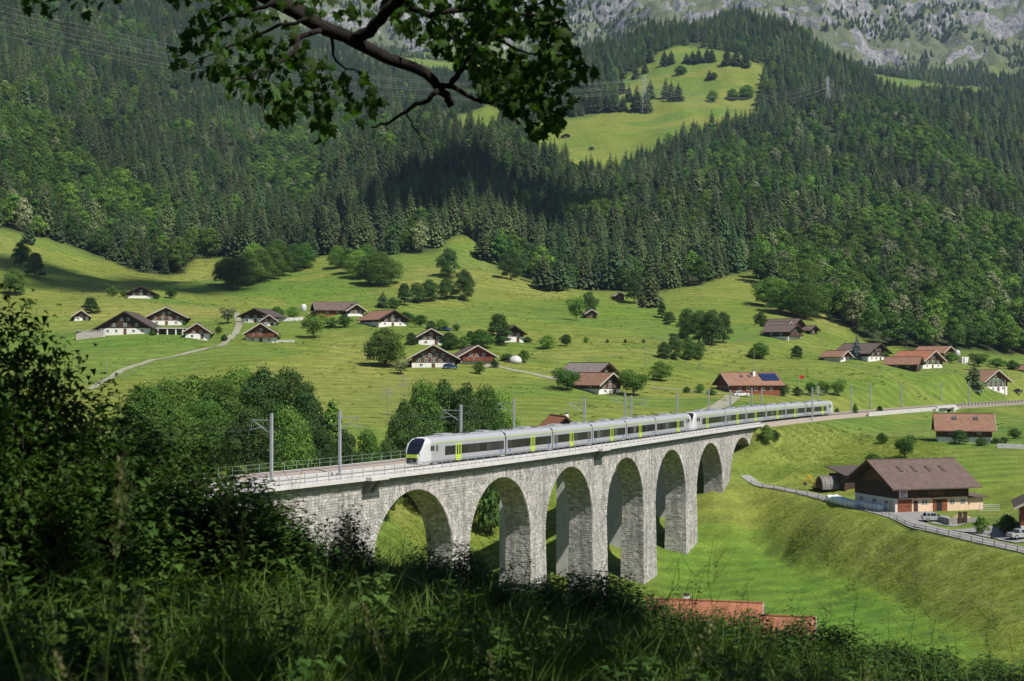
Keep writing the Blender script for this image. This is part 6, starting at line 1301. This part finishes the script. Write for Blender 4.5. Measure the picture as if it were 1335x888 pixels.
ok &= inpoly(cc, rr_, [(985, 636), (1060, 648), (1100, 662), (1200, 690), (1300, 712), (1345, 724), (1345, 888), (1290, 850), (1200, 800), (1120, 765), (1060, 735), (1000, 690)]) | inpoly(cc, rr_, [(990, 558), (1230, 545), (1225, 600), (1100, 622), (1000, 618)]) | (inpoly(cc, rr_, [(490, 600), (760, 600), (760, 740), (490, 740)]) & (yy < 300))
scatter('meadow_grass', protos, np.stack([xx, yy, zz - .03], 1)[ok], NP.randint(0, 4, ok.sum()), NP.uniform(.4, 1.1, ok.sum()), 'long summer grass on the bank and valley floor', .15)

# coarse weed clumps and dock plants that break up the far meadows
leafmat('meadow_weed', (0.09, 0.15, 0.022), (0.2, 0.215, 0.05), 0.2, 0.25, 0.4)
protos = [arr_mesh('weed_clump', *tuft(340 + i, 22, .45, .9, .09, 1.0), MATS['meadow_weed']) for i in range(3)]
n = 15000; yy = NP.uniform(330, 820, n); cc = NP.uniform(-30, 1365, n); xx = (cc - U0) / F * yy; zz = ground_v(xx, yy)
ok = (fbm(xx / 22, yy / 10, 3, 97) > .03) & (np.min(np.hypot(xx[:, None] - hs[None, :, 0], yy[:, None] - hs[None, :, 1]), 1) > 9) & ~forest_mask(xx, yy, zz) & (np.min(np.hypot(xx[:, None] - ts[None, :, 0], yy[:, None] - ts[None, :, 1]), 1) > 9)
scatter('meadow_weeds', protos, np.stack([xx, yy, zz - .04], 1)[ok], NP.randint(0, 3, ok.sum()), NP.uniform(.5, 1.2, ok.sum()), 'uneven clumps of taller grass and weeds across the meadows', .1)
# pale stones on the high pasture
def stone_mesh(seed):
    bm = bmesh.new(); bmesh.ops.create_icosphere(bm, subdivisions=2, radius=1.0); r = random.Random(seed)
    for v_ in bm.verts: v_.co *= r.uniform(.75, 1.15); v_.co.z *= .6
    me = bpy.data.meshes.new('stone'); bm.to_mesh(me); bm.free(); me.materials.append(MATS['concrete']); return me
n = 900; yy = NP.uniform(1500, 2250, n); cc = NP.uniform(700, 1000, n); xx = (cc - U0) / F * yy; zz = ground_v(xx, yy); ok = inpoly(cc, YH - F * zz / yy, UPMEADOW) & (fbm(xx / 50, yy / 50, 3, 99) > .04)
scatter('pasture_stones', [stone_mesh(i) for i in range(3)], np.stack([xx, yy, zz], 1)[ok], NP.randint(0, 3, ok.sum()), NP.uniform(.25, .8, ok.sum()), 'pale stones strewn over the high pasture')
# post-and-wire fences between the fields
pm = MB(); pm.box(-.07, .07, -.07, .07, -.3, 1.25); fpost = pm.mesh('post', MATS['pole_wood'])
for pl, lb in (([(130, 500), (200, 474), (262, 462), (298, 449)], 'post fence following the lower side of the farm track'), ([(90, 404), (160, 400), (240, 399), (300, 402)], 'post fence along the upper edge of the dry strip'), ([(700, 492), (780, 470), (880, 474), (960, 478)], 'post fence crossing the slope above the orange-roofed farmhouse'), ([(1050, 478), (1150, 484), (1230, 488), (1335, 494)], 'post fence below the row of right-hand farms'), ([(850, 440), (905, 455), (980, 440), (1010, 436)], 'post fence running to the farm with the red balcony')):
    Q = px(*pl); PT = []
    for a, b in zip(Q[:-1], Q[1:]):
        k = max(2, int((b - a).length / 4.5)); PT += [a.lerp(b, i / k) for i in range(k)]
    t = thing('field_fence', lb, 'fence', PT[0]); P2 = [Vector((q.x, q.y, ground(q.x, q.y))) - PT[0] for q in PT]
    for q in P2: o = link(bpy.data.objects.new('post', fpost), t); o.location = q; o.rotation_euler = (R.uniform(-.08, .08), R.uniform(-.08, .08), 0)
    for hh in (.55, 1.1): mb = MB(); mb.tube([q + Vector((0, 0, hh)) for q in P2], .012, 3); mb.build('wire', MATS['dark_wire'], t)
# ---------------------------------------------------------------- the shaded slope at the photographer's feet
def fgz(x, y):
    x = np.asarray(x, float); y = np.asarray(y, float)
    z = -1.62 - .088 * np.clip(y, 0, 18) - (.2 - .01 * (x < 0)) * x * np.clip(.45 + y / 27, .45, 1) + .35 * np.clip(-y, 0, 40) - .03 * np.clip(y - 16, 0, 40) ** 2 - .25 * np.clip(y - 17, 0, 40)
    z = z + .06 * np.clip(-x - 4, 0, 20) * np.clip(y / 10, 0, 1)
    return z + fbm(x / 2.5, y / 2.5, 4, 61) * .5
gx, gy = np.meshgrid(np.arange(-34, 34.1, .5), np.arange(-40, 40.1, .5)); gz = fgz(gx, gy); nr, nc = gx.shape; ix = np.arange(nr * nc).reshape(nr, nc)
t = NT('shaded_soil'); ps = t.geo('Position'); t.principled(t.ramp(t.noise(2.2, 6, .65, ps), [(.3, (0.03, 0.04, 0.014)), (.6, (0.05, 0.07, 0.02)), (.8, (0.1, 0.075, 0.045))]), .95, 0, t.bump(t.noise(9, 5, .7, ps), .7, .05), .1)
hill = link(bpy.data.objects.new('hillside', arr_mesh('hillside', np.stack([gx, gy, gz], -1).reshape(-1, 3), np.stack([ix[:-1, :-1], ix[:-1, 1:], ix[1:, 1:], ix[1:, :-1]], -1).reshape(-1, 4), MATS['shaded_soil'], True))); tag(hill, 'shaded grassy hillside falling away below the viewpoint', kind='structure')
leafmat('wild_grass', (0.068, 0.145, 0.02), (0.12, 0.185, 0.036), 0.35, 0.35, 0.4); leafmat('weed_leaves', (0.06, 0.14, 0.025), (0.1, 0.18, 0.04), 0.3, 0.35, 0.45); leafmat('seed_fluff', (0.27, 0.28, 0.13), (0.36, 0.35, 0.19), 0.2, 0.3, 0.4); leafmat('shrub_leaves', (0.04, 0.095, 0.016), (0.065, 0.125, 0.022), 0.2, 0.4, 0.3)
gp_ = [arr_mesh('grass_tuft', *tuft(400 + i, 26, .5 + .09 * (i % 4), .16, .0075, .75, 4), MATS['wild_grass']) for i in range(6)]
n = 26000; yy = 2.2 + 18.5 * NP.rand(n) ** .8; xx = NP.uniform(-1, 1, n) * (.42 * yy + .8); zz = fgz(xx, yy); ok = fbm(xx / 1.4, yy / 1.4, 3, 95) > -.17
ok &= NP.rand(n) < .45 + yy / 30
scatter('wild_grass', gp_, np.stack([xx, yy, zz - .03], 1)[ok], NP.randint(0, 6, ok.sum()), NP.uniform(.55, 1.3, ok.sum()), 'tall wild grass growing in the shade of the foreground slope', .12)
# broad-leaved weeds between the grasses
def leafy(seed, h, n, leaf, spread=.12, aspect=.45, droop=.3, heads=0):
    """upright stems with pointed leaves"""
    r = random.Random(seed); V = []; Fc = []; S = MB()
    stems = max(1, int(spread * 25))
    for s_ in range(stems):
        a = r.uniform(0, 6.28); lx, ly = math.cos(a) * spread * r.uniform(.2, 1.6), math.sin(a) * spread * r.uniform(.2, 1.6); hh = h * r.uniform(.65, 1.0); S.tube([(0 + lx * .15, ly * .15, -.05), (lx * .5, ly * .5, hh * .5), (lx, ly, hh)], [.006, .005, .002], 4)
        for i in range(n // stems):
            f = r.uniform(.12, 1.0) ** .8; ca = r.uniform(0, 6.28); L_ = leaf * r.uniform(.6, 1.3) * (1.2 - .6 * f); bx_, by_, bz = lx * f, ly * f, hh * f; d = Vector((math.cos(ca), math.sin(ca), r.uniform(-droop, .5))).normalized(); sd = d.cross(Vector((0, 0, 1))).normalized() * L_ * aspect; up = sd.cross(d).normalized() * L_ * .12
            b0 = Vector((bx_, by_, bz)) + d * .02; b = len(V); V += [tuple(b0), tuple(b0 + d * L_ * .4 + sd + up), tuple(b0 + d * L_ * 1.1 - up * 2), tuple(b0 + d * L_ * .4 - sd + up), tuple(b0 + d * L_ * .45 - up * .3)]
            Fc += [(b, b + 1, b + 4), (b + 1, b + 2, b + 4), (b + 2, b + 3, b + 4), (b + 3, b, b + 4)]
    return np.array(V), np.array(Fc), S
def joined(name, V, Fc, S, m1, m2):
    nv = len(V); TF = []
    for f in S.f:
        for i in range(1, len(f) - 1): TF.append((f[0] + nv, f[i] + nv, f[i + 1] + nv))
    return arr_mesh(name, np.concatenate([V, np.array(S.v)]), np.concatenate([Fc, np.array(TF)]), [MATS[m1], MATS[m2]], midx=[0] * len(Fc) + [1] * len(TF))
wp = [joined('weed', *leafy(500 + i, .55 + .15 * i, 60, .1, .13), 'weed_leaves', 'weed_leaves') for i in range(4)]
n = 1500; yy = 3.5 + 16 * NP.rand(n) ** .8; xx = NP.uniform(-1, 1, n) * (.42 * yy + .6); zz = fgz(xx, yy)
scatter('weeds', wp, np.stack([xx, yy, zz], 1), NP.randint(0, 4, n), NP.uniform(.5, 1.1, n), 'leafy weeds and nettles among the shaded foreground grass', .1)
# shrubs that stand up against the valley: column, row of the top, distance, width
SHR = []
for i in range(5):
    V, Fc, S = leafy(600 + i, 1.7, 1700, .1, .26, .36, .4); r = np.random.RandomState(600 + i)
    # arching twigs fill the body of the shrub
    c = V.reshape(-1, 5, 3); hz_ = c[:, :1, 2:3] / 1.7; off = r.normal(0, 1, (len(c), 1, 3)) * [.2, .2, .1] * (1.15 - .8 * hz_); c = c + off; V = c.reshape(-1, 3)
    SHR.append((arr_mesh('foliage', V, Fc, MATS['shrub_leaves']), S.mesh('stems', MATS['bark'])))
shr = [(-30, 400, 8.6, 150, 'tall dark shrub cut by the left picture edge'), (25, 372, 9.2, 130, 'tallest dark leafy shrub near the left picture edge'), (75, 455, 9.5, 120, 'dark shrub right of the tallest one on the left'), (120, 490, 10, 120, 'arching shrub reaching towards the farm track'), (165, 545, 10.5, 120, 'low dark shrub below the arching one'), (215, 555, 11, 120, 'leafy shrub under the screen of trees'), (262, 575, 11.5, 110, 'dark shrub left of the first mast'), (312, 600, 12, 110, 'shrub covering the beginning of the railing'), (360, 640, 12.3, 90, 'shrub below the first mast'), (405, 655, 12.6, 90, 'shrub before the blank viaduct wall'), (455, 640, 12.8, 70, 'upright shrub before the first arch pier'), (480, 690, 13, 80, 'low shrub at the foot of the first arch'),
       (550, 700, 13.5, 80, 'twiggy shrub inside the first arch opening'), (600, 690, 13.8, 80, 'shrub below the first pier'), (650, 715, 14, 90, 'shrub below the second arch'), (705, 735, 14, 90, 'rounded shrub below the second pier'), (755, 722, 14.3, 80, 'upright dark shrub below the third arch'), (800, 735, 14.3, 90, 'bushy shrub below the third pier'), (845, 765, 14.5, 90, 'low shrub left of the red tiled roof'), (905, 785, 14.5, 90, 'shrub covering the red tiled roof'), (955, 780, 14.5, 80, 'tallest shrub over the red tiled roof'), (1000, 815, 14.5, 70, 'shrub between the two red roofs'), (1050, 790, 14, 80, 'upright shrub right of the red roofs'), (1095, 795, 14, 70, 'shrub second right of the red roofs'), (1145, 825, 13.6, 90, 'low shrub on the lower right slope'), (1200, 832, 13.3, 90, 'dark low shrub near the lower right'), (1255, 845, 13, 90, 'last low shrub before the corner'), (1310, 850, 12.8, 90, 'shrub in the lower right corner')]
more = [(300, 588, 11, ''), (328, 606, 11.4, ''), (352, 628, 11.8, ''), (385, 648, 12.2, ''), (-10, 470, 8.2, 'left edge'), (40, 500, 8.6, 'left edge'), (95, 540, 9.0, 'left edge'), (15, 560, 7.8, 'left edge'), (140, 575, 9.4, 'left edge'), (70, 590, 8.4, 'left edge'), (190, 590, 10, 'left edge'), (240, 605, 10.6, 'left edge'), (285, 625, 11.2, 'left edge'), (335, 650, 11.8, 'left edge'), (180, 520, 11.4, 'left edge'), (55, 420, 9.6, 'left edge'), (0, 380, 9.8, 'left edge'), (130, 530, 11, 'left edge'), (240, 545, 12, 'left edge')]
for c, top, w_, lb in ((772, 728, 80, 'bushy dark shrub before the third pier foot'), (822, 742, 80, 'broad dark shrub right of the third pier foot'), (872, 785, 70, 'shrub at the left corner of the red tiled roof'), (928, 772, 60, 'shrub before the chimney of the red tiled roof'), (978, 785, 70, 'shrub at the right end of the red tiled roof'), (1065, 795, 80, 'dense shrub right of the lower red wing'), (1115, 808, 80, 'dense shrub below the bank foot'), (1172, 822, 80, 'dense shrub before the lower bank'), (1228, 835, 80, 'dense shrub towards the lower right corner'), (1285, 842, 80, 'dense shrub just left of the lower right corner'), (1335, 845, 80, 'dense shrub cut by the right picture edge'), (690, 738, 80, 'dense shrub between the second and third piers'), (585, 712, 70, 'dense shrub hiding the first pier foot')): shr.append((c, top, 15.6, w_, lb))
for c, top, Y, _ in more: shr.append((c, top, Y, 130, 'dark leafy shrub within the dense thicket filling the left edge'))
for i, (c, top, Y, w, lb) in enumerate(shr):
    top = top - 34 * (c < 150) - 14 * (150 <= c < 300)
    x = (c - U0) / F * Y; z0 = float(fgz(x, Y)); h = (YH - top) / F * Y - z0
    o = thing('shrub', lb, 'shrub', (x, Y, z0 - .05), R.uniform(0, 6.28), 'shrubs along the edge of the foreground slope'); sx = min(max(w * Y / F / .8, .6), 1.3); o.scale = (sx, sx, max(h, .4) / 1.75); fm, sm = SHR[i % 5]
    link(bpy.data.objects.new('stems', sm), o); link(bpy.data.objects.new('foliage', fm), o)
# tall weed stalks in silhouette and pale seed heads close to the camera
def stalk(seed, h):
    r = random.Random(seed); S = MB(); V, Fc, _ = leafy(seed, h, 46, .045, .03, .4, .2); bx_ = r.uniform(-.1, .1); pts = [(bx_ * (k / 4) ** 2 + r.uniform(-.008, .008) * k, r.uniform(-.01, .01) * k, h * k / 4 - .05 * (k == 0)) for k in range(5)]; S.tube(pts, [.003, .0026, .0022, .0018, .001], 4)
    for k in range(7): a = r.uniform(0, 6.28); z = h * r.uniform(.55, .98); l = r.uniform(.06, .16); S.tube([(0, 0, z), (math.cos(a) * l, math.sin(a) * l, z + l * 1.2)], [.0015, .001], 3)
    return arr_mesh('leaves', V, Fc, MATS['shrub_leaves']), S.mesh('stem', MATS['weed_leaves'])
ST = [stalk(700 + i, 1.0) for i in range(4)]
for i, (c, top, Y, where) in enumerate([(905, 738, 12.5, 'standing over the red tiled roof'), (930, 690, 12.8, 'tallest over the valley floor'), (968, 765, 12.5, 'right of the red tiled roof chimney'), (868, 728, 13, 'beside the last dark pier'), (885, 742, 12.6, 'second right of the last dark pier'), (1078, 754, 12.4, 'at the foot of the bank'), (1108, 750, 12.3, 'slender one before the bank'), (1150, 800, 12, 'low on the bank foot'), (1215, 795, 11.8, 'before the lower bank'), (1240, 812, 11.6, 'right of the one before the lower bank'), (1295, 800, 11.5, 'nearest the lower right corner'), (500, 700, 12.4, 'under the first arch'), (535, 690, 12.6, 'inside the first arch'), (690, 700, 13, 'before the second pier'), (640, 690, 13, 'inside the second arch'), (425, 640, 12, 'before the viaduct wall'), (1030, 770, 12.4, 'between the roofs and the bank'), (780, 715, 13.2, 'before the third pier'), (1180, 780, 12, 'in the middle of the bank foot'), (1320, 830, 11.4, 'at the right picture edge'), (380, 615, 12, 'beside the railing start'), (560, 665, 12.8, 'tall and thin inside the first arch')]):
    x = (c - U0) / F * Y; z0 = float(fgz(x, Y)); h = (YH - top) / F * Y - z0; o = thing('weed_stalk', 'thin dark weed stalk in silhouette, %s' % where, 'weed', (x, Y, z0), R.uniform(0, 6), 'weed stalks against the valley'); o.scale = (1.3, 1.3, max(h, .4)); a, b = ST[i % 4]
    link(bpy.data.objects.new('stem', b), o); link(bpy.data.objects.new('leaves', a), o)
def seedhead(seed, h):
    r = random.Random(seed); S = MB(); bend = r.uniform(.15, .4); S.tube([(bend * (k / 5) ** 2, 0, h * k / 5 - .05 * (k == 0)) for k in range(6)], [.003, .003, .0025, .002, .002, .0015], 4); V = []; Fc = []
    for i in range(130):
        f = r.random(); z = h * (.8 + .2 * f); x = bend * (.8 + .2 * f) ** 2; a = r.uniform(0, 6.28); rr = .028 * math.sin(math.pi * min(.12 + .88 * f, 1)) * r.uniform(.3, 1.2); p = Vector((x + math.cos(a) * rr, math.sin(a) * rr, z)); l = r.uniform(.006, .013); d = Vector((math.cos(a), math.sin(a), 1.2)).normalized() * l; sd = Vector((-math.sin(a), math.cos(a), 0)) * l * .4; b = len(V); V += [tuple(p - sd), tuple(p + sd), tuple(p + d)]; Fc.append((b, b + 1, b + 2))
    return arr_mesh('seed_head', np.array(V), np.array(Fc), MATS['seed_fluff']), S.mesh('stem', MATS['wild_grass'])
SH = [seedhead(800 + i, 1.0) for i in range(4)]
for i, (c, r_, Y) in enumerate([(60, 825, 3.2), (78, 868, 2.8), (115, 860, 3.4), (168, 850, 3.6), (20, 600, 3.2), (125, 590, 4.2), (205, 690, 4.5), (205, 600, 4.8), (100, 660, 4.0), (300, 660, 5.2), (185, 790, 4.2), (430, 850, 4.6), (470, 800, 5), (520, 850, 4.6), (455, 690, 5.5), (700, 850, 5.2), (830, 790, 5.4), (30, 700, 3.6), (290, 560, 5), (330, 780, 5), (1190, 880, 6), (1000, 870, 6), (560, 780, 5.6), (250, 850, 4)]):
    x = (c - U0) / F * Y; z0 = float(fgz(x, Y)); h = (YH - r_) / F * Y - z0; o = thing('seed_grass', 'blurred pale seed head of tall grass close to the camera', 'grass stalk', (x, Y, z0), R.uniform(0, 6.28), 'grass seed heads close to the camera'); o.scale = (1.0, 1.0, max(h, .3)); a, b = SH[i % 4]
    link(bpy.data.objects.new('stem', b), o); link(bpy.data.objects.new('seed_head', a), o)

pmat('dark_bark', (0.022, 0.017, 0.014), (0.01, 0.008, 0.007), 9.0, 0.95, bump=0.7)
# ---------------------------------------------------------------- the maple overhead
mz = float(fgz(-7, 4)); maple = thing('maple_tree', 'dark maple whose leafy branch hangs across the top of the view', 'tree', (-7, 4, mz)); ML0 = maple.location.copy()
MD = 11.0
def at(c, r, Y=MD): return Vector(((c - U0) / F * Y, Y, (YH - r) / F * Y)) - ML0
mb = MB(); mb.tube([(0, 0, -.5), (.1, 0, .6), (.3, .2, 2.5), (.6, .6, 4.6), (1.2, 1.0, 7.5), (1.6, 1.2, 11)], [.5, .36, .3, .25, .16, .05], 12); mb.build('trunk', MATS['dark_bark'], maple, True)
def limb(pts, r, par=None): mb = MB(); mb.tube(pts, r, 9); return mb.build('branch', MATS['dark_bark'], par or maple, True)
jr = random.Random(21)
def wig(pts, k=3, amp=4):
    out = []
    for a, b in zip(pts[:-1], pts[1:]):
        for i in range(k): f = i / k; out.append((a[0] + (b[0] - a[0]) * f + jr.uniform(-amp, amp) * (i > 0), a[1] + (b[1] - a[1]) * f + jr.uniform(-amp, amp) * (i > 0)))
    return out + [pts[-1]]
def tw(px_, r0, r1, Y0=MD, Y1=MD, amp=3):
    q = wig(px_, 3, amp); n = len(q); limb([at(c, r, Y0 + (Y1 - Y0) * i / (n - 1)) for i, (c, r) in enumerate(q)], [r0 + (r1 - r0) * i / (n - 1) for i in range(n)])
trunk_p = Vector((.45, .4, 3.8)); main = [(300, -40), (340, -8), (385, 14), (425, 38), (470, 58), (505, 76), (540, 88), (566, 106), (583, 124), (588, 138)]
q = wig(main, 2, 3); limb([trunk_p, Vector((2.0, 3.6, 5.6)), Vector((3.6, 5.9, 5.3))] + [at(c, r) for c, r in q], [.15, .12, .095] + [.07 - .042 * i / (len(q) - 1) for i in range(len(q))])
TWIGS = [([(462, 54), (488, 32), (512, 8), (530, -20)], .05, .04), ([(575, 118), (590, 105), (605, 88), (612, 70), (640, 50), (680, 40)], .028, .01), ([(605, 88), (640, 92), (680, 100), (720, 96), (770, 88)], .018, .005), ([(588, 112), (620, 130), (660, 140), (690, 160)], .02, .005), ([(571, 118), (552, 134), (530, 146), (505, 162), (484, 166)], .022, .006), ([(530, 150), (545, 172), (556, 182)], .008, .003),
         ([(418, 40), (390, 48), (380, 70), (358, 86), (330, 98), (296, 110)], .022, .006), ([(380, 72), (400, 90), (410, 120), (425, 160)], .012, .004), ([(432, 46), (434, 70), (450, 90), (478, 100)], .014, .004), ([(358, 86), (340, 120), (345, 150), (338, 175)], .009, .003), ([(505, 0), (560, 20), (620, 12), (700, 20), (745, 40)], .03, .008), ([(360, 0), (320, 20), (280, 30), (240, 50)], .02, .005), ([(400, 24), (350, 40), (300, 60), (250, 85)], .016, .004), ([(640, 50), (690, 70), (730, 80)], .012, .004), ([(560, 20), (590, 50), (650, 110), (690, 165)], .014, .004), ([(300, -30), (200, -8), (120, -5), (60, 2)], .03, .006)]
for p_, a, b in TWIGS: tw(p_, a, b, MD + jr.uniform(-.1, .1), MD + jr.uniform(-.5, .5))
def maple_leaf():
    out = [(0, 0), (.1, .06), (.42, -.02), (.34, .12), (.52, .3), (.3, .34), (.4, .62), (.2, .56), (.13, .72), (0, 1.0)]; o2 = out + [(-x, y) for x, y in out[-2:0:-1]]
    V = [(x, y, -.22 * abs(x) - .12 * y * y) for x, y in o2] + [(0, .38, .02)]; n = len(o2); return np.array(V), np.array([(n, i, (i + 1) % n) for i in range(n)])
LV, LF = maple_leaf(); LM = arr_mesh('leaf', LV, LF, MATS['maple_leaves'])
ML_R = [(500, -15), (742, -15), (742, 50), (768, 88), (786, 84), (764, 122), (724, 172), (694, 178), (662, 146), (625, 118), (606, 92), (560, 60), (520, 36)]; ML_L = [(208, -15), (248, 26), (212, 74), (236, 98), (292, 102), (302, 138), (334, 134), (352, 160), (392, 150), (418, 188), (440, 170), (430, 136), (468, 160), (497, 130), (474, 92), (440, 96), (416, 62), (392, 36), (330, -15)]
ML_T = [(330, -15), (520, -15), (520, 10), (470, 30), (400, 14)]; ML_F = [(28, -15), (165, -15), (160, 10), (80, 22), (30, 10)]
def poly_pts(poly, n, clump, seed):
    r = np.random.RandomState(seed); xs = [p[0] for p in poly]; ys = [p[1] for p in poly]; out = []
    while len(out) < n:
        c, q = r.uniform(min(xs), max(xs)), r.uniform(min(ys), max(ys))
        if inpoly(np.array([c]), np.array([q]), poly)[0] and fbm(np.array([c / clump]), np.array([q / clump]), 3, seed)[0] > r.uniform(-.3, .06): out.append((c, q))
    return out
leaves = poly_pts(ML_R, 1150, 30, 5) + poly_pts(ML_L, 520, 20, 8) + poly_pts(ML_T, 60, 25, 9) + poly_pts(ML_F, 26, 20, 10)
vs = []; fs = []; nl = 0; items = []
for c, q in leaves:
    Y = MD + jr.gauss(0, .45); p = at(c, q, Y); L_ = jr.uniform(.06, .11)
    # blades hang: tip down and outwards, face tilted to the light
    yaw = jr.uniform(0, 6.28); e = Euler((rad(180 + jr.gauss(0, 38)), rad(jr.gauss(0, 30)), yaw)); M_ = Matrix.Translation(p) @ (Euler((rad(90 + jr.gauss(0, 42)), rad(jr.gauss(180, 40)), jr.gauss(0, .7))).to_matrix().to_4x4()) @ Matrix.Scale(L_, 4); items.append((L_, M_))
items.sort(key=lambda t: -t[0])
for i, (L_, M_) in enumerate(items):
    if i < 300: o = link(bpy.data.objects.new('leaf', LM), maple); o.matrix_basis = M_
    else:
        b = len(vs); A = np.array(M_); P_ = LV @ A[:3, :3].T + A[:3, 3]; vs.extend(P_); fs.extend(LF + b); b += len(LV)
        vs = list(vs)
o = link(bpy.data.objects.new('leaves', arr_mesh('leaves', np.array(vs), np.array(fs), MATS['maple_leaves'])), maple); tag(o, kind='stuff')
# the crowns that keep the slope in shade stand above and behind the viewpoint
def shade_crown(seed, n, x0, x1, y0, y1, ztop, leaf):
    r = np.random.RandomState(seed); P = np.stack([r.uniform(x0, x1, n), r.uniform(y0, y1, n), np.zeros(n)], 1); lo = np.maximum(.275 * P[:, 1] + 1.1, 1.6) + np.abs(P[:, 0]) * .02; P[:, 2] = lo + (ztop - lo) * r.rand(n) ** 1.4
    keep = (fbm((P[:, 0] - .58 * P[:, 2]) / 1.7, (P[:, 1] + .52 * P[:, 2]) / 1.7, 3, seed) > -.015); P = P[keep]; n = len(P); nrm = r.normal(size=(n, 3)); nrm[:, 2] = np.abs(nrm[:, 2]) + .4; nrm /= np.linalg.norm(nrm, axis=1)[:, None]; ux = np.cross(nrm, [0.3, .9, .1]); ux /= np.linalg.norm(ux, axis=1)[:, None]; uy = np.cross(nrm, ux); sz = leaf * r.uniform(.6, 1.3, n)[:, None]
    V = np.stack([P + ux * sz, P + uy * sz * .7, P - ux * sz, P - uy * sz * .7], 1).reshape(-1, 3); ii = np.arange(n)[:, None] * 4; return V, np.concatenate([ii + [0, 1, 2], ii + [0, 2, 3]], 1).reshape(-1, 3)
V, Fc = shade_crown(31, 11000, -13, 6, -7, 15.5, 11, .3); link(bpy.data.objects.new('crown', arr_mesh('crown', V - np.array(ML0), Fc, MATS['maple_leaves'])), maple)
for i, (x, y) in enumerate([(9.5, -1.0)]):
    z = float(fgz(x, y)); t = thing('ash_tree', 'leafy ash tree standing beside the viewpoint, outside the picture', 'tree', (x, y, z)); mb = MB(); mb.tube([(0, 0, -.6), (0, .1, 1), (.2, .5, 4), (.1, 1.2, 8), (0, 1.5, 12)], [.45, .36, .28, .18, .05], 10)
    for k in range(7): a = k * 2.4; mb.tube([(.15, .6 + k * .12, 3.5 + k), (math.cos(a) * 2, .8 + math.sin(a) * 2.4, 5 + k), (math.cos(a) * 4, 1.5 + math.sin(a) * 4.5, 6 + k)], [.12, .08, .02], 6)
    mb.build('trunk', MATS['dark_bark'], t, True); V, Fc = shade_crown(41, 13000, 3, 20, -11, 15.5, 13, .3); link(bpy.data.objects.new('crown', arr_mesh('crown', V - np.array(t.location), Fc, MATS['maple_leaves'])), t)
# ---------------------------------------------------------------- air and clouds
top = float(GZ.max()) + 60
t = NT('haze_air'); v = t.node('ShaderNodeVolumePrincipled'); v.inputs['Color'].default_value = (0.5, 0.72, 1.0, 1); v.inputs['Density'].default_value = 0.00004; v.inputs['Anisotropy'].default_value = 0.15; t.t.links.new(v.outputs[0], t.out.inputs['Volume'])
hz = MB().box(-2200, 4200, -300, 4700, float(GZ.min()) - 2, top).build('haze', MATS['haze_air']); tag(hz, 'thin bluish summer haze filling the valley', kind='stuff')
pmat('cloud_white', (0.85, 0.86, 0.88), (0.8, 0.81, 0.83), .01, 1.0)
def cloud(label, col, row, Y, rx, ry, seed):
    x = (col - U0) / F * Y; z = (YH - row) / F * Y; p = Vector((x, Y, z)); q = p + SUN * ((top + 160 - z) / SUN.z); r = random.Random(seed); mb = MB(); bm = bmesh.new()
    for i in range(46):
        a = r.uniform(0, 6.28); d = r.random() ** .5; s_ = r.uniform(.16, .34) * min(rx, ry); bmesh.ops.create_icosphere(bm, subdivisions=2, radius=s_, matrix=Matrix.Translation((math.cos(a) * rx * d * .85, math.sin(a) * ry * d * .85, r.uniform(-.05, .35) * s_)) @ Matrix.Scale(.5, 4, (0, 0, 1)))
    me = bpy.data.meshes.new('cloud'); bm.to_mesh(me); bm.free(); me.materials.append(MATS['cloud_white']); o = link(bpy.data.objects.new('cloud', me)); o.location = q; tag(o, label, 'cloud')
cloud('white fair-weather cloud high above the wooded central hill', 606, 285, 1010, 105, 150, 3)
cloud('white fair-weather cloud high above the left meadow hill', 90, 372, 690, 95, 50, 5)
